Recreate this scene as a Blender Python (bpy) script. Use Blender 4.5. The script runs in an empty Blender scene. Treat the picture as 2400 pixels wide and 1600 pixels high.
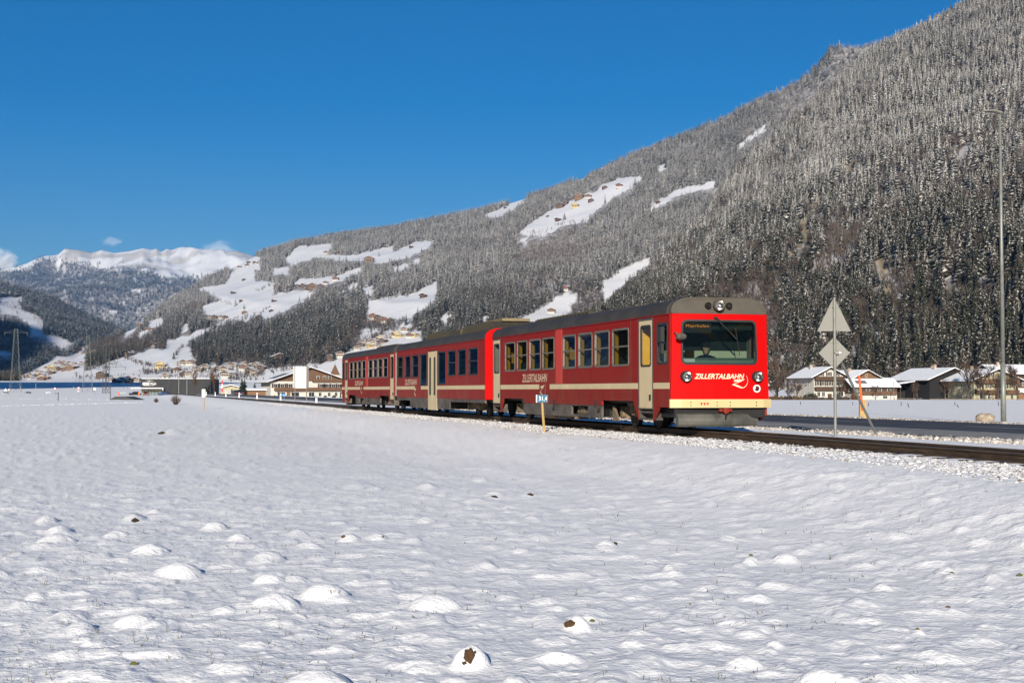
import bpy, bmesh, math, random
import numpy as np
from mathutils import Vector, Matrix
R = math.radians
random.seed(7)
rng = np.random.default_rng(11)
scene = bpy.context.scene
col = scene.collection

# ------------------------------------------------------------------ camera
F = 3333.0            # focal length in photograph pixels (50 mm on 36 mm, 2400 px wide)
CAMZ = 1.65
PITCH = math.atan(114.0 / F)
cam_d = bpy.data.cameras.new('camera')
cam_d.lens = 50.0
cam_d.sensor_width = 36.0
cam_d.clip_start = 0.3
cam_d.clip_end = 60000
cam = bpy.data.objects.new('camera', cam_d)
cam.location = (0, 0, CAMZ)
cam.rotation_euler = (R(90) + PITCH, 0, 0)
col.objects.link(cam)
scene.camera = cam

# ------------------------------------------------------------------ light
SUN_EL, SUN_AZX = R(15.5), 0.11       # shadows fall along (SUN_AZX, 1)
world = bpy.data.worlds.new('World')
scene.world = world
world.use_nodes = True
wn = world.node_tree.nodes
wl = world.node_tree.links
bg = wn['Background']
sky = wn.new('ShaderNodeTexSky')
sky.sky_type = 'NISHITA'
sky.sun_disc = False
sky.sun_elevation = SUN_EL
sky.sun_rotation = math.pi + math.atan(SUN_AZX)
sky.altitude = 1200
sky.air_density = 1.0
sky.dust_density = 0.8
sky.ozone_density = 4.0
hs = wn.new('ShaderNodeHueSaturation')
hs.inputs['Hue'].default_value = 0.505
hs.inputs['Saturation'].default_value = 1.39
wl.new(sky.outputs[0], hs.inputs['Color'])
wl.new(hs.outputs[0], bg.inputs['Color'])
bg.inputs['Strength'].default_value = 0.063
sun_d = bpy.data.lights.new('sun', 'SUN')
sun_d.energy = 5.0
sun_d.angle = R(0.53)
sun_d.color = (1.0, 0.93, 0.82)
sun = bpy.data.objects.new('sun', sun_d)
sdir = Vector((SUN_AZX, 1.0, 0)).normalized() * math.cos(SUN_EL) + Vector((0, 0, -math.sin(SUN_EL)))
sun.rotation_euler = sdir.to_track_quat('-Z', 'Y').to_euler()
sun.location = (-20, -60, 60)
col.objects.link(sun)
scene.view_settings.view_transform = 'Standard'
scene.view_settings.look = 'None'
scene.view_settings.exposure = 0.40
scene.view_settings.gamma = 1.0
scene.view_settings.use_curve_mapping = False
scene.render.engine = 'CYCLES'
scene.cycles.use_denoising = True
scene.cycles.max_bounces = 6
scene.cycles.diffuse_bounces = 2
scene.cycles.glossy_bounces = 3
scene.cycles.transmission_bounces = 6
scene.cycles.transparent_max_bounces = 10
scene.cycles.volume_bounces = 0
scene.cycles.caustics_reflective = False
scene.cycles.caustics_refractive = False

# ------------------------------------------------------------------ helpers
def tag(o, label=None, cat=None, group=None, kind=None):
    if label: o['label'] = label
    if cat: o['category'] = cat
    if group: o['group'] = group
    if kind: o['kind'] = kind
    return o

def empty(name, loc=(0, 0, 0), rz=0.0, parent=None):
    o = bpy.data.objects.new(name, None)
    o.empty_display_size = 0.2
    o.location = loc
    o.rotation_euler = (0, 0, rz)
    col.objects.link(o)
    if parent: o.parent = parent
    return o

def link(name, me, parent=None, loc=None, rz=None):
    o = bpy.data.objects.new(name, me)
    if loc is not None: o.location = loc
    if rz is not None: o.rotation_euler = (0, 0, rz)
    col.objects.link(o)
    if parent: o.parent = parent
    return o

def copy_tree(o, parent=None):
    c = o.copy()
    col.objects.link(c)
    c.parent = parent
    for ch in list(o.children):
        copy_tree(ch, c)
    return c

class MB:
    """collects faces; build() links them as one mesh object"""
    def __init__(s):
        s.v, s.f, s.m = [], [], []
    def face(s, pts, mi=0):
        n = len(s.v); s.v.extend([tuple(p) for p in pts]); s.f.append(tuple(range(n, n + len(pts)))); s.m.append(mi)
    def box(s, x0, x1, y0, y1, z0, z1, mi=0):
        if x0 > x1: x0, x1 = x1, x0
        if y0 > y1: y0, y1 = y1, y0
        if z0 > z1: z0, z1 = z1, z0
        n = len(s.v)
        s.v += [(x0, y0, z0), (x1, y0, z0), (x1, y1, z0), (x0, y1, z0), (x0, y0, z1), (x1, y0, z1), (x1, y1, z1), (x0, y1, z1)]
        s.f += [(n, n+3, n+2, n+1), (n+4, n+5, n+6, n+7), (n, n+1, n+5, n+4), (n+1, n+2, n+6, n+5), (n+2, n+3, n+7, n+6), (n+3, n, n+4, n+7)]
        s.m += [mi] * 6
        return s
    def tube(s, p0, p1, r0, r1=None, n=8, mi=0, caps=True):
        if r1 is None: r1 = r0
        p0, p1 = Vector(p0), Vector(p1)
        d = (p1 - p0).normalized()
        a = d.orthogonal().normalized(); b = d.cross(a)
        k = len(s.v)
        for (p, r) in ((p0, r0), (p1, r1)):
            for i in range(n):
                t = 2 * math.pi * i / n
                s.v.append(tuple(p + a * (r * math.cos(t)) + b * (r * math.sin(t))))
        for i in range(n):
            j = (i + 1) % n
            s.f.append((k + i, k + j, k + n + j, k + n + i)); s.m.append(mi)
        if caps:
            s.f.append(tuple(k + n - 1 - i for i in range(n))); s.m.append(mi)
            s.f.append(tuple(k + n + i for i in range(n))); s.m.append(mi)
        return s
    def path(s, pts, r, n=6, mi=0):
        for a, b in zip(pts[:-1], pts[1:]): s.tube(a, b, r, r, n, mi)
        return s
    def prism(s, poly, fn, a, b, mi=0):
        """poly: 2-D outline (ccw), fn(p, q, w) -> 3-D, extruded from w=a to w=b"""
        k = len(s.v); n = len(poly)
        for w in (a, b):
            for (p, q) in poly: s.v.append(tuple(fn(p, q, w)))
        for i in range(n):
            j = (i + 1) % n
            s.f.append((k + i, k + j, k + n + j, k + n + i)); s.m.append(mi)
        s.f.append(tuple(k + n - 1 - i for i in range(n))); s.m.append(mi)
        s.f.append(tuple(k + n + i for i in range(n))); s.m.append(mi)
        return s
    def ring(s, outer, inner, fn, a, b, mi=0):
        """frame between two outlines with the same number of points"""
        k = len(s.v); n = len(outer)
        for w in (a, b):
            for (p, q) in outer: s.v.append(tuple(fn(p, q, w)))
            for (p, q) in inner: s.v.append(tuple(fn(p, q, w)))
        for i in range(n):
            j = (i + 1) % n
            for q in ((k+i, k+j, k+n+j, k+n+i), (k+2*n+i, k+3*n+i, k+3*n+j, k+2*n+j), (k+i, k+2*n+i, k+2*n+j, k+j), (k+n+i, k+n+j, k+3*n+j, k+3*n+i)):
                s.f.append(q); s.m.append(mi)
        return s
    def lathe(s, prof, c, axis='x', n=16, mi=0):
        k = len(s.v); c = Vector(c)
        for (r, h) in prof:
            for i in range(n):
                t = 2 * math.pi * i / n; a, b = r * math.cos(t), r * math.sin(t)
                o = {'x': (h, a, b), 'y': (a, h, b), 'z': (a, b, h)}[axis]
                s.v.append(tuple(c + Vector(o)))
        for j in range(len(prof) - 1):
            for i in range(n):
                i2 = (i + 1) % n
                s.f.append((k + j*n + i, k + j*n + i2, k + (j+1)*n + i2, k + (j+1)*n + i)); s.m.append(mi)
        return s
    def mesh(s, name, mats, smooth=False, recalc=True):
        me = bpy.data.meshes.new(name)
        me.from_pydata(s.v, [], s.f)
        for m in (mats if isinstance(mats, (list, tuple)) else [mats]): me.materials.append(m)
        me.polygons.foreach_set('material_index', s.m)
        if recalc:
            bm = bmesh.new(); bm.from_mesh(me); bmesh.ops.recalc_face_normals(bm, faces=bm.faces); bm.to_mesh(me); bm.free()
        if smooth: me.polygons.foreach_set('use_smooth', [True] * len(me.polygons))
        me.update()
        return me
    def build(s, name, mats, parent=None, smooth=False, recalc=True):
        return link(name, s.mesh(name, mats, smooth, recalc), parent)

def np_mesh(name, verts, quads, mats, smooth=True, attrs=None):
    me = bpy.data.meshes.new(name)
    nv, nf = len(verts), len(quads)
    k = quads.shape[1]
    me.vertices.add(nv); me.vertices.foreach_set('co', np.asarray(verts, dtype=np.float32).ravel())
    me.loops.add(nf * k); me.loops.foreach_set('vertex_index', np.asarray(quads, dtype=np.int32).ravel())
    me.polygons.add(nf)
    me.polygons.foreach_set('loop_start', np.arange(0, nf * k, k, dtype=np.int32))
    me.polygons.foreach_set('loop_total', np.full(nf, k, dtype=np.int32))
    if smooth: me.polygons.foreach_set('use_smooth', np.ones(nf, dtype=bool))
    for m in (mats if isinstance(mats, (list, tuple)) else [mats]): me.materials.append(m)
    for nm, a in (attrs or {}).items():
        at_ = me.attributes.new(nm, 'FLOAT', 'POINT'); at_.data.foreach_set('value', np.asarray(a, dtype=np.float32).ravel())
    me.update(calc_edges=True)
    return me

def grid_quads(nr, nc):
    i = np.arange(nr - 1)[:, None] * nc + np.arange(nc - 1)[None, :]
    i = i.ravel()
    return np.stack([i, i + 1, i + nc + 1, i + nc], axis=1)

# noise -------------------------------------------------------------
def _h(ix, iy, seed):
    n = (ix.astype(np.int64) * 374761393 + iy.astype(np.int64) * 668265263 + seed * 1442695041) & 0x7fffffff
    n = ((n ^ (n >> 13)) * 1274126177) & 0x7fffffff
    n = (n ^ (n >> 16)) & 0xffff
    return n / 65535.0
def vnoise(x, y, seed=0):
    x = np.asarray(x, float); y = np.asarray(y, float)
    ix, iy = np.floor(x), np.floor(y)
    fx, fy = x - ix, y - iy
    fx = fx*fx*fx*(fx*(fx*6-15)+10); fy = fy*fy*fy*(fy*(fy*6-15)+10)
    a, b = _h(ix, iy, seed), _h(ix+1, iy, seed)
    c, d = _h(ix, iy+1, seed), _h(ix+1, iy+1, seed)
    return (a + (b-a)*fx) * (1-fy) + (c + (d-c)*fx) * fy
def fbm(x, y, oct=4, seed=0, gain=0.5):
    s, a, t = 0.0, 1.0, 0.0
    for k in range(oct):
        s = s + a * vnoise(x * 2**k + 17.3*k, y * 2**k - 9.1*k, seed + k); t += a; a *= gain
    return s / t
def sstep(a, b, x):
    t = np.clip((np.asarray(x, float) - a) / (b - a), 0, 1)
    return t * t * (3 - 2 * t)

# pixel <-> world ----------------------------------------------------
_cp, _sp = math.cos(PITCH), math.sin(PITCH)
def ray(px, py):
    u, v = px - 1200.0, 800.0 - py
    return Vector((u, F * _cp - v * _sp, F * _sp + v * _cp))
def at(px, py, Y):
    d = ray(px, py)
    return Vector((0, 0, CAMZ)) + d * (Y / d.y)
def tanel(py):
    v = 800.0 - np.asarray(py, float)
    return (F * _sp + v * _cp) / (F * _cp - v * _sp)
def xr(px, py=880.0):
    v = 800.0 - np.asarray(py, float)
    return (np.asarray(px, float) - 1200.0) / (F * _cp - v * _sp)
def project(x, y, z):
    dz = z - CAMZ
    dep = y * _cp + dz * _sp
    up = -y * _sp + dz * _cp
    return 1200 + F * x / dep, 800 - F * up / dep
def in_poly(px, py, poly):
    inside = np.zeros(np.shape(px), bool)
    n = len(poly)
    for i in range(n):
        x1, y1 = poly[i]; x2, y2 = poly[(i + 1) % n]
        if y1 == y2: continue
        c = ((y1 > py) != (y2 > py)) & (px < (x2 - x1) * (py - y1) / (y2 - y1) + x1)
        inside ^= c
    return inside

# materials ----------------------------------------------------------
def new_mat(name):
    m = bpy.data.materials.new(name); m.use_nodes = True
    nt = m.node_tree; nt.nodes.clear()
    out = nt.nodes.new('ShaderNodeOutputMaterial')
    return m, nt, out
def N(nt, t, **kw):
    n = nt.nodes.new(t)
    for k, v in kw.items():
        if k.startswith('i_'): n.inputs[k[2:].replace('_', ' ')].default_value = v
        else: setattr(n, k, v)
    return n
def ramp(nt, fac, stops):
    r = nt.nodes.new('ShaderNodeValToRGB')
    el = r.color_ramp.elements
    while len(el) > len(stops): el.remove(el[-1])
    while len(el) < len(stops): el.new(0.5)
    for e, (p, c) in zip(el, stops):
        e.position = p; e.color = (c[0], c[1], c[2], 1) if not isinstance(c, (int, float)) else (c, c, c, 1)
    nt.links.new(fac, r.inputs[0])
    return r.outputs[0]
def mixc(nt, fac, a, b):
    m = nt.nodes.new('ShaderNodeMix'); m.data_type = 'RGBA'
    for s, v in ((m.inputs[0], fac), (m.inputs[6], a), (m.inputs[7], b)):
        if isinstance(v, (int, float)): s.default_value = v
        elif isinstance(v, (tuple, list)): s.default_value = (v[0], v[1], v[2], 1)
        else: nt.links.new(v, s)
    return m.outputs[2]
def math_(nt, op, a, b=None, c=None, clamp=False):
    m = nt.nodes.new('ShaderNodeMath'); m.operation = op; m.use_clamp = clamp
    for i, v in enumerate((a, b, c)):
        if v is None: continue
        if isinstance(v, (int, float)): m.inputs[i].default_value = v
        else: nt.links.new(v, m.inputs[i])
    return m.outputs[0]
def noise(nt, scale, detail=3, vec=None, rough=0.55, coord='Object'):
    n = nt.nodes.new('ShaderNodeTexNoise')
    n.inputs['Scale'].default_value = scale; n.inputs['Detail'].default_value = detail; n.inputs['Roughness'].default_value = rough
    if vec is None:
        tc = nt.nodes.new('ShaderNodeTexCoord'); vec = tc.outputs[coord]
    nt.links.new(vec, n.inputs['Vector'])
    return n.outputs['Fac']
def scaled(nt, sx, sy, sz, coord='Object'):
    tc = nt.nodes.new('ShaderNodeTexCoord'); mp = nt.nodes.new('ShaderNodeMapping')
    mp.inputs['Scale'].default_value = (sx, sy, sz)
    nt.links.new(tc.outputs[coord], mp.inputs[0])
    return mp.outputs[0]
MATS = {}
def mat(name, c, rough=0.6, var=0.18, scale=4.0, c2=None, bump=0.0, bscale=None, metal=0.0, spec=0.4, stretch=None, dirt=None, dirt_amt=0.5, coat=0.0):
    """plain procedural surface: base colour broken up by noise, optional second colour, bump and dirt"""
    if name in MATS: return MATS[name]
    m, nt, out = new_mat(name)
    b = N(nt, 'ShaderNodeBsdfPrincipled')
    vec = scaled(nt, *stretch) if stretch else None
    n1 = noise(nt, scale, 5, vec)
    lo = tuple(max(0, k * (1 - var)) for k in c); hi = tuple(min(1, k * (1 + var)) for k in c)
    if c2: hi = c2
    cc = ramp(nt, n1, [(0.3, lo), (0.7, hi)])
    if dirt:
        n2 = noise(nt, scale * 0.37 + 0.3, 6, vec, 0.7)
        fac = ramp(nt, n2, [(0.45, 0.0), (0.72, dirt_amt)])
        cc = mixc(nt, fac, cc, dirt)
    nt.links.new(cc, b.inputs['Base Color'])
    b.inputs['Metallic'].default_value = metal
    b.inputs['Specular IOR Level'].default_value = spec
    if coat: b.inputs['Coat Weight'].default_value = coat
    rr = ramp(nt, n1, [(0.2, max(0.02, rough - 0.1)), (0.8, min(1, rough + 0.1))])
    nt.links.new(rr, b.inputs['Roughness'])
    if bump:
        nb = noise(nt, bscale or scale * 4, 4, vec)
        bp = N(nt, 'ShaderNodeBump'); bp.inputs['Strength'].default_value = bump; bp.inputs['Distance'].default_value = 0.02
        nt.links.new(nb, bp.inputs['Height']); nt.links.new(bp.outputs[0], b.inputs['Normal'])
    nt.links.new(b.outputs[0], out.inputs[0])
    MATS[name] = m
    return m
def emit(name, c, s):
    m, nt, out = new_mat(name)
    e = N(nt, 'ShaderNodeEmission'); e.inputs[0].default_value = (*c, 1); e.inputs[1].default_value = s
    nt.links.new(e.outputs[0], out.inputs[0]); MATS[name] = m
    return m
def glass_mat(name, tint=(0.35, 0.42, 0.4), refl=0.6, rough=0.02):
    """thin tinted pane: see-through with a Fresnel sheen"""
    if name in MATS: return MATS[name]
    m, nt, out = new_mat(name)
    t = N(nt, 'ShaderNodeBsdfTransparent'); t.inputs[0].default_value = (*tint, 1)
    g = N(nt, 'ShaderNodeBsdfGlossy'); g.inputs['Roughness'].default_value = rough
    fr = N(nt, 'ShaderNodeFresnel'); fr.inputs[0].default_value = 1.5
    fac = math_(nt, 'MULTIPLY', fr.outputs[0], refl * 1.6, clamp=True)
    mx = N(nt, 'ShaderNodeMixShader')
    nt.links.new(fac, mx.inputs[0]); nt.links.new(t.outputs[0], mx.inputs[1]); nt.links.new(g.outputs[0], mx.inputs[2])
    nt.links.new(mx.outputs[0], out.inputs[0])
    MATS[name] = m
    return m
# ================================================================== TERRAIN
SB, SN = math.sin(math.atan(910 / F)), math.cos(math.atan(910 / F))
def perp(x, y): return x * SN + y * SB            # distance across the railway line
def along(x, y): return -x * SB + y * SN          # distance along it (growing away from the camera)
def dw(d, s, z=0.0):                              # (across, along, height) -> world
    return Vector((d * SN - s * SB, d * SB + s * SN, z))
D_TRACK, Z_RAIL = 13.07, 0.73
D_ROAD0, D_ROAD1, Z_ROAD = 19.7, 29.2, 0.50

def floor_z(x, y):
    x = np.asarray(x, float); y = np.asarray(y, float)
    px = 1200 + F * x / np.maximum(y, 40.0)
    z5 = np.interp(px, [0, 400, 700, 1500], [-0.2, -0.3, -1.2, -1.4])
    k = np.interp(y, [0, 60, 150, 300, 500, 800], [0, 0, .1, .55, 1, 0])
    far = np.interp(y, [0, 500, 800, 1500, 2500, 4000, 14000], [0, 0, .6, 6, 17, 40, 300])
    return z5 * k + far
def ground_z(x, y):
    """valley floor with the railway and road embankment"""
    z = floor_z(x, y)
    d = perp(x, y)
    e = np.interp(d, [0, 6.6, 8.0, 9.6, 10.6, 15.0, 19.4, 29.6, 34, 60], [0, 0, .12, .46, .57, .585, .47, .47, .36, 0])
    fade = 1 - sstep(330, 460, y)
    return z + (e - z * sstep(6, 10, d) * (1 - sstep(34, 60, d))) * fade

# ---- mountains: for each viewing azimuth the foot and crest distance and the crest's height
SKY_A = [(0, 960), (1195, 960), (1250, 815), (1330, 770), (1417, 701), (1478, 655), (1528, 612), (1593, 545), (1650, 500), (1700, 425), (1746, 365), (1805, 330), (1843, 283), (1907, 220), (1971, 184), (2019, 140), (2083, 104), (2178, 58), (2260, 12), (2400, -80), (2800, -330)]
SKY_B = [(-300, 905), (20, 893), (60, 884), (100, 862), (170, 838), (215, 815), (260, 798), (300, 775), (340, 742), (400, 696), (440, 672), (480, 650), (560, 612), (600, 590), (690, 562), (800, 542), (900, 532), (1000, 511), (1100, 491), (1200, 466), (1300, 436), (1400, 396), (1480, 356), (1600, 311), (1700, 270), (1800, 216), (1870, 190), (1920, 150), (1950, 108), (1975, 99), (2000, 102), (2030, 101), (2090, 83), (2150, 62), (2260, 20), (2500, -60), (2800, -150)]
SKY_C = [(-3600, 200), (-2000, 330), (-1000, 470), (-400, 590), (0, 657), (60, 672), (130, 693), (190, 726), (250, 751), (300, 775), (360, 810), (450, 850), (600, 890)]
SKY_D = [(-300, 720), (-60, 668), (0, 650), (38, 629), (77, 608), (97, 604), (133, 596), (150, 582), (163, 584), (184, 586), (212, 592), (235, 585), (265, 592), (301, 588), (334, 581), (352, 585), (365, 582), (377, 590), (388, 584), (400, 590), (418, 584), (434, 587), (449, 584), (472, 589), (497, 588), (531, 597), (553, 594), (569, 598), (600, 602), (800, 640)]
LAY = {
 'A': dict(sky=SKY_A, foot=[(1250, 1500), (1417, 1300), (1800, 990), (2100, 850), (2400, 760), (2800, 700)], crest=[(1250, 1600), (1417, 1750), (1700, 2080), (2000, 2270), (2400, 2520), (2800, 2600)], drop=14, amp=105, p=1.05, back=.32),
 'B': dict(sky=SKY_B, foot=[(-300, 2500), (60, 2600), (300, 2450), (500, 2250), (800, 1900), (1200, 1750), (1700, 2000), (2800, 2300)], crest=[(-300, 2900), (60, 3200), (250, 4000), (340, 4600), (560, 5200), (800, 5000), (1200, 4600), (1700, 3900), (2000, 3700), (2800, 3400)], drop=13, amp=30, p=1.0, back=.3),
 'C': dict(sky=SKY_C, foot=[(-3600, 1100), (-1500, 1900), (-400, 3300), (600, 3500)], crest=[(-3600, 2600), (-1500, 3900), (-400, 5200), (600, 5200)], drop=14, amp=40, p=.95, back=.2),
 'D': dict(sky=SKY_D, foot=[(-300, 7000), (800, 7500)], crest=[(-300, 13000), (800, 13000)], drop=0, amp=210, p=1.0, back=.4),
}
for L in LAY.values():
    for k in ('sky', 'foot', 'crest'): L[k] = (np.array([p[0] for p in L[k]], float), np.array([p[1] for p in L[k]], float))
for k, w in (('B', 140.0), ('D', 90.0)):
    q = np.linspace(-400, 2900, 1200); sk = np.interp(q, *LAY[k]['sky'])
    ker = np.exp(-np.linspace(-3, 3, int(6 * w / 2.75)) ** 2 / 2); ker /= ker.sum()
    pad = len(ker) // 2
    LAY[k]['smooth'] = (q, np.convolve(np.pad(sk, pad, mode='edge'), ker, mode='same')[pad:-pad] + (8 if k == 'D' else 0))
def layer_ref(L, px):
    yf = np.interp(px, *L['foot']); ys = np.interp(px, *L['crest']); sk = np.interp(px, *L['sky'])
    zs = CAMZ + ys * tanel(sk) - L['drop']
    return yf, ys, zs
def layer_z(key, x, y):
    L = LAY[key]
    x = np.asarray(x, float); y = np.asarray(y, float)
    ye = np.maximum(y, 1.0)
    px = 1200 + F * x / ye
    yf, ys, zs = layer_ref(L, px)
    zf = floor_z(xr(px) * yf, yf) - 1.0
    t = (y - yf) / (ys - yf)
    if key in 'BD':                       # the crest's small teeth stay on the crest
        sm = CAMZ + ys * tanel(np.interp(px, *L['smooth'])) - L['drop']
        zc = zs; zs = sm + (zs - sm) * sstep(.72 if key == 'D' else .8, 1.0, t)
    g = np.where(t > 0, np.clip(t, 0, 1) ** L['p'], 0)
    z = zf + (zs - zf) * g
    z = np.where(t > 1, zs - (y - ys) * L['back'], z)
    z = np.where(t < 0, zf + (y - yf) * 0.35, z)
    w = np.clip(4 * t * (1 - t), 0, 1) if key != 'D' else np.clip(t * 3, 0, 1) * np.clip((1 - t) * 9, .012, 1)
    sc = {'A': 380, 'B': 380, 'C': 420, 'D': 900}[key]
    n1 = fbm(x / sc, y / sc * 0.6, 4, seed=5) - 0.5
    ks = .45 if key == 'A' else .8
    rid = 1 - np.abs(2 * fbm(x / (sc * ks) + y / (sc * 2.2), y / (sc * 3) - 4.2, 3, seed=31) - 1)
    if key == 'D':
        r2 = 1 - np.abs(2 * fbm(x / 420 + 3, y / 700, 4, seed=97) - 1)
        z = z + w * 70 * (r2 - .75)
    return z + w * L['amp'] * (1.6 * n1 + 0.9 * (rid - 0.7))
def terrain_z(x, y):
    z = ground_z(x, y)
    for k in 'ABCD': z = np.maximum(z, layer_z(k, x, y))
    return z
_HD = np.geomspace(300, 9000, 1000)
def hit(px, py):
    """first point of the terrain along a photograph pixel's ray"""
    d = ray(px, py)
    x = d.x / d.y * _HD; z = CAMZ + d.z / d.y * _HD
    h = terrain_z(x, _HD)
    i = np.argmax(z <= h)
    if z[i] > h[i]: return None
    return Vector((x[i], _HD[i], h[i]))

# ---- clearings in the forest (outlines in photograph pixels, laid onto the slopes)
MEADOWS = [
 [(668,610),(695,585),(710,577),(781,571),(782,582),(757,597),(796,598),(846,595),(876,585),(930,576),(900,600),(870,612),(858,614),(800,610),(740,603),(690,620)],
 [(868,612),(880,604),(936,585),(980,567),(1022,562),(1013,573),(980,595),(921,611),(894,617)],
 [(846,626),(823,633),(796,646),(698,656),(686,668),(712,671),(757,669),(796,658),(846,637)],
 [(918,629),(989,605),(983,615),(924,637)],
 [(465,678),(531,665),(540,641),(558,632),(528,626),(579,608),(611,604),(608,626),(602,638),(602,659),(635,661),(647,668),(638,686),(698,680),(739,683),(724,695),(686,713),(662,730),(614,747),(605,738),(579,747),(519,745),(489,735),(471,722),(495,711),(520,702),(500,690)],
 [(383,804),(434,787),(485,769),(528,749),(524,762),(500,772),(439,804),(434,810),(451,815),(449,837),(429,858),(403,862),(357,843),(321,832),(339,823),(393,815)],
 [(860,730),(864,707),(936,687),(951,695),(1022,660),(1022,673),(1013,706),(983,726),(960,747),(891,744),(861,747)],
 [(832,680),(900,664),(880,678),(867,694),(858,686)],
 [(784,691),(834,664),(838,671),(802,689)],
 [(283,756),(339,719),(336,754),(329,761),(303,784),(281,792),(293,777),(303,761)],
 [(344,756),(383,743),(380,756),(360,769),(327,789),(326,782),(350,764)],
 [(418,772),(444,752),(441,771),(421,779)],
 [(1230,537),(1268,506),(1329,474),(1390,451),(1413,433),(1444,424),(1505,410),(1494,426),(1471,447),(1436,462),(1417,478),(1383,504),(1375,520),(1329,523),(1287,550),(1245,550),(1218,543)],
 [(1214,569),(1237,555),(1233,571)],
 [(1134,506),(1184,484),(1233,454),(1226,474),(1199,490),(1161,511)],
 [(1532,480),(1593,443),(1674,428),(1666,441),(1593,459),(1555,478),(1528,493)],
 [(1541,393),(1566,379),(1563,392),(1547,401)],
 [(1725,340),(1800,290),(1790,308),(1735,344)],
 [(1346,411),(1385,397),(1367,420)],
 [(1415,661),(1452,634),(1522,604),(1511,627),(1471,656),(1421,702)],
 [(1207,755),(1276,720),(1318,690),(1344,692),(1335,730),(1230,768)],
 [(1025,755),(1042,735),(1061,735),(1059,755)],
 [(1112,755),(1142,739),(1147,755)],
 [(804,840),(814,824),(900,778),(950,755),(985,779),(990,800),(967,815),(899,825),(814,845)],
 [(846,776),(868,770),(897,773),(865,803),(851,797)],
 [(420,905),(565,880),(620,866),(742,853),(812,838),(812,905)],
 [(40,898),(50,884),(132,838),(184,827),(221,809),(199,825),(199,860),(110,898)],
 [(110,898),(197,862),(233,857),(269,845),(291,839),(340,855),(337,880),(500,880),(500,900),(178,900)],
 [(440,905),(440,872),(500,858),(600,862),(640,862),(640,905)],
 [(0,698),(59,698),(41,711),(56,728),(102,749),(97,782),(143,790),(166,805),(140,813),(102,790),(64,779),(69,762),(33,739),(0,736)],
 [(-60,818),(20,823),(28,832),(-60,830)],
]
MEAD_D = [[(290,672),(311,670),(337,684),(342,695),(318,684)],[(208,694),(222,699),(226,704),(211,702)],[(280,706),(297,704),(291,716),(284,714)],[(246,728),(278,726),(274,734),(250,732)],[(107,660),(115,657),(117,668),(110,670)],[(124,660),(140,648),(138,656),(128,666)],[(150,667),(168,659),(166,664),(152,669)],[(131,612),(141,613),(136,636),(128,628)],[(146,616),(158,618),(152,640),(146,636)],[(205,684),(214,680),(212,688)],[(334,668),(343,664),(342,672)],[(151,676),(156,676),(155,692),(152,690)],[(75,636),(88,636),(84,644)],[(305,645),(320,652),(322,662),(312,658)],[(230,655),(240,660),(243,668),(236,666)],[(258,694),(266,696),(262,704)],[(270,688),(276,690),(274,704),(271,702)],[(190,640),(200,638),(196,646)],[(395,655),(402,660),(398,668)]]
TREELINE_D = (np.array([-300, 60, 90, 102, 143, 179, 217, 255, 306, 357, 377, 428, 800], float), np.array([640, 632, 612, 607, 611, 615, 621, 634, 629, 634, 647, 648, 660], float))
ROCKS = [(1898,222,9),(1879,272,8),(1997,380,11),(1992,395,8),(1907,474,10),(1890,530,12),(1884,548,10),(2068,604,12),(2072,622,10),(2075,672,10),(2210,600,7),(1990,770,6),(1870,560,10),(1850,590,7)]
BROWN = [(1775,770,70,80),(1850,855,90,35),(1330,700,60,40),(1960,600,40,60),(2090,690,50,40),(860,780,60,40),(300,812,110,22),(560,860,60,12),(900,770,60,30),(440,720,40,12),(680,640,40,8),(1290,590,90,40),(1430,440,40,15),(1870,250,60,40),(2000,110,90,25)]

MEADOWS.append([(300,838),(345,830),(455,842),(450,900),(300,900)])
MEADOWS.append([(634,633),(660,626),(682,628),(672,641),(642,646)])
def _grow(P, k=1.07):
    cx = sum(p[0] for p in P) / len(P); cy = sum(p[1] for p in P) / len(P)
    return [(cx + (x - cx) * k, cy + (y - cy) * k) for x, y in P]
MEADOWS = [_grow(P, 1.04 if max(p[0] for p in P) - min(p[0] for p in P) > 150 else 1.12) for P in MEADOWS]
def in_any(px, py, polys):
    px = px + 9 * (vnoise(px / 13, py / 7, 301) - .5) + 5 * (vnoise(px / 4, py / 3, 303) - .5); py = py + 6 * (vnoise(px / 12 + 40, py / 7, 302) - .5) + 3 * (vnoise(px / 4, py / 3, 304) - .5)
    m = np.zeros(np.shape(px), bool)
    for p in polys: m |= in_poly(px, py, p)
    return m
def near_any(px, py, spots, grow=1.0):
    m = np.zeros(np.shape(px), bool)
    for (a, b, r) in spots: m |= ((px - a) / (r * grow)) ** 2 + ((py - b) / (r * 1.6 * grow)) ** 2 < 1
    return m

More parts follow.
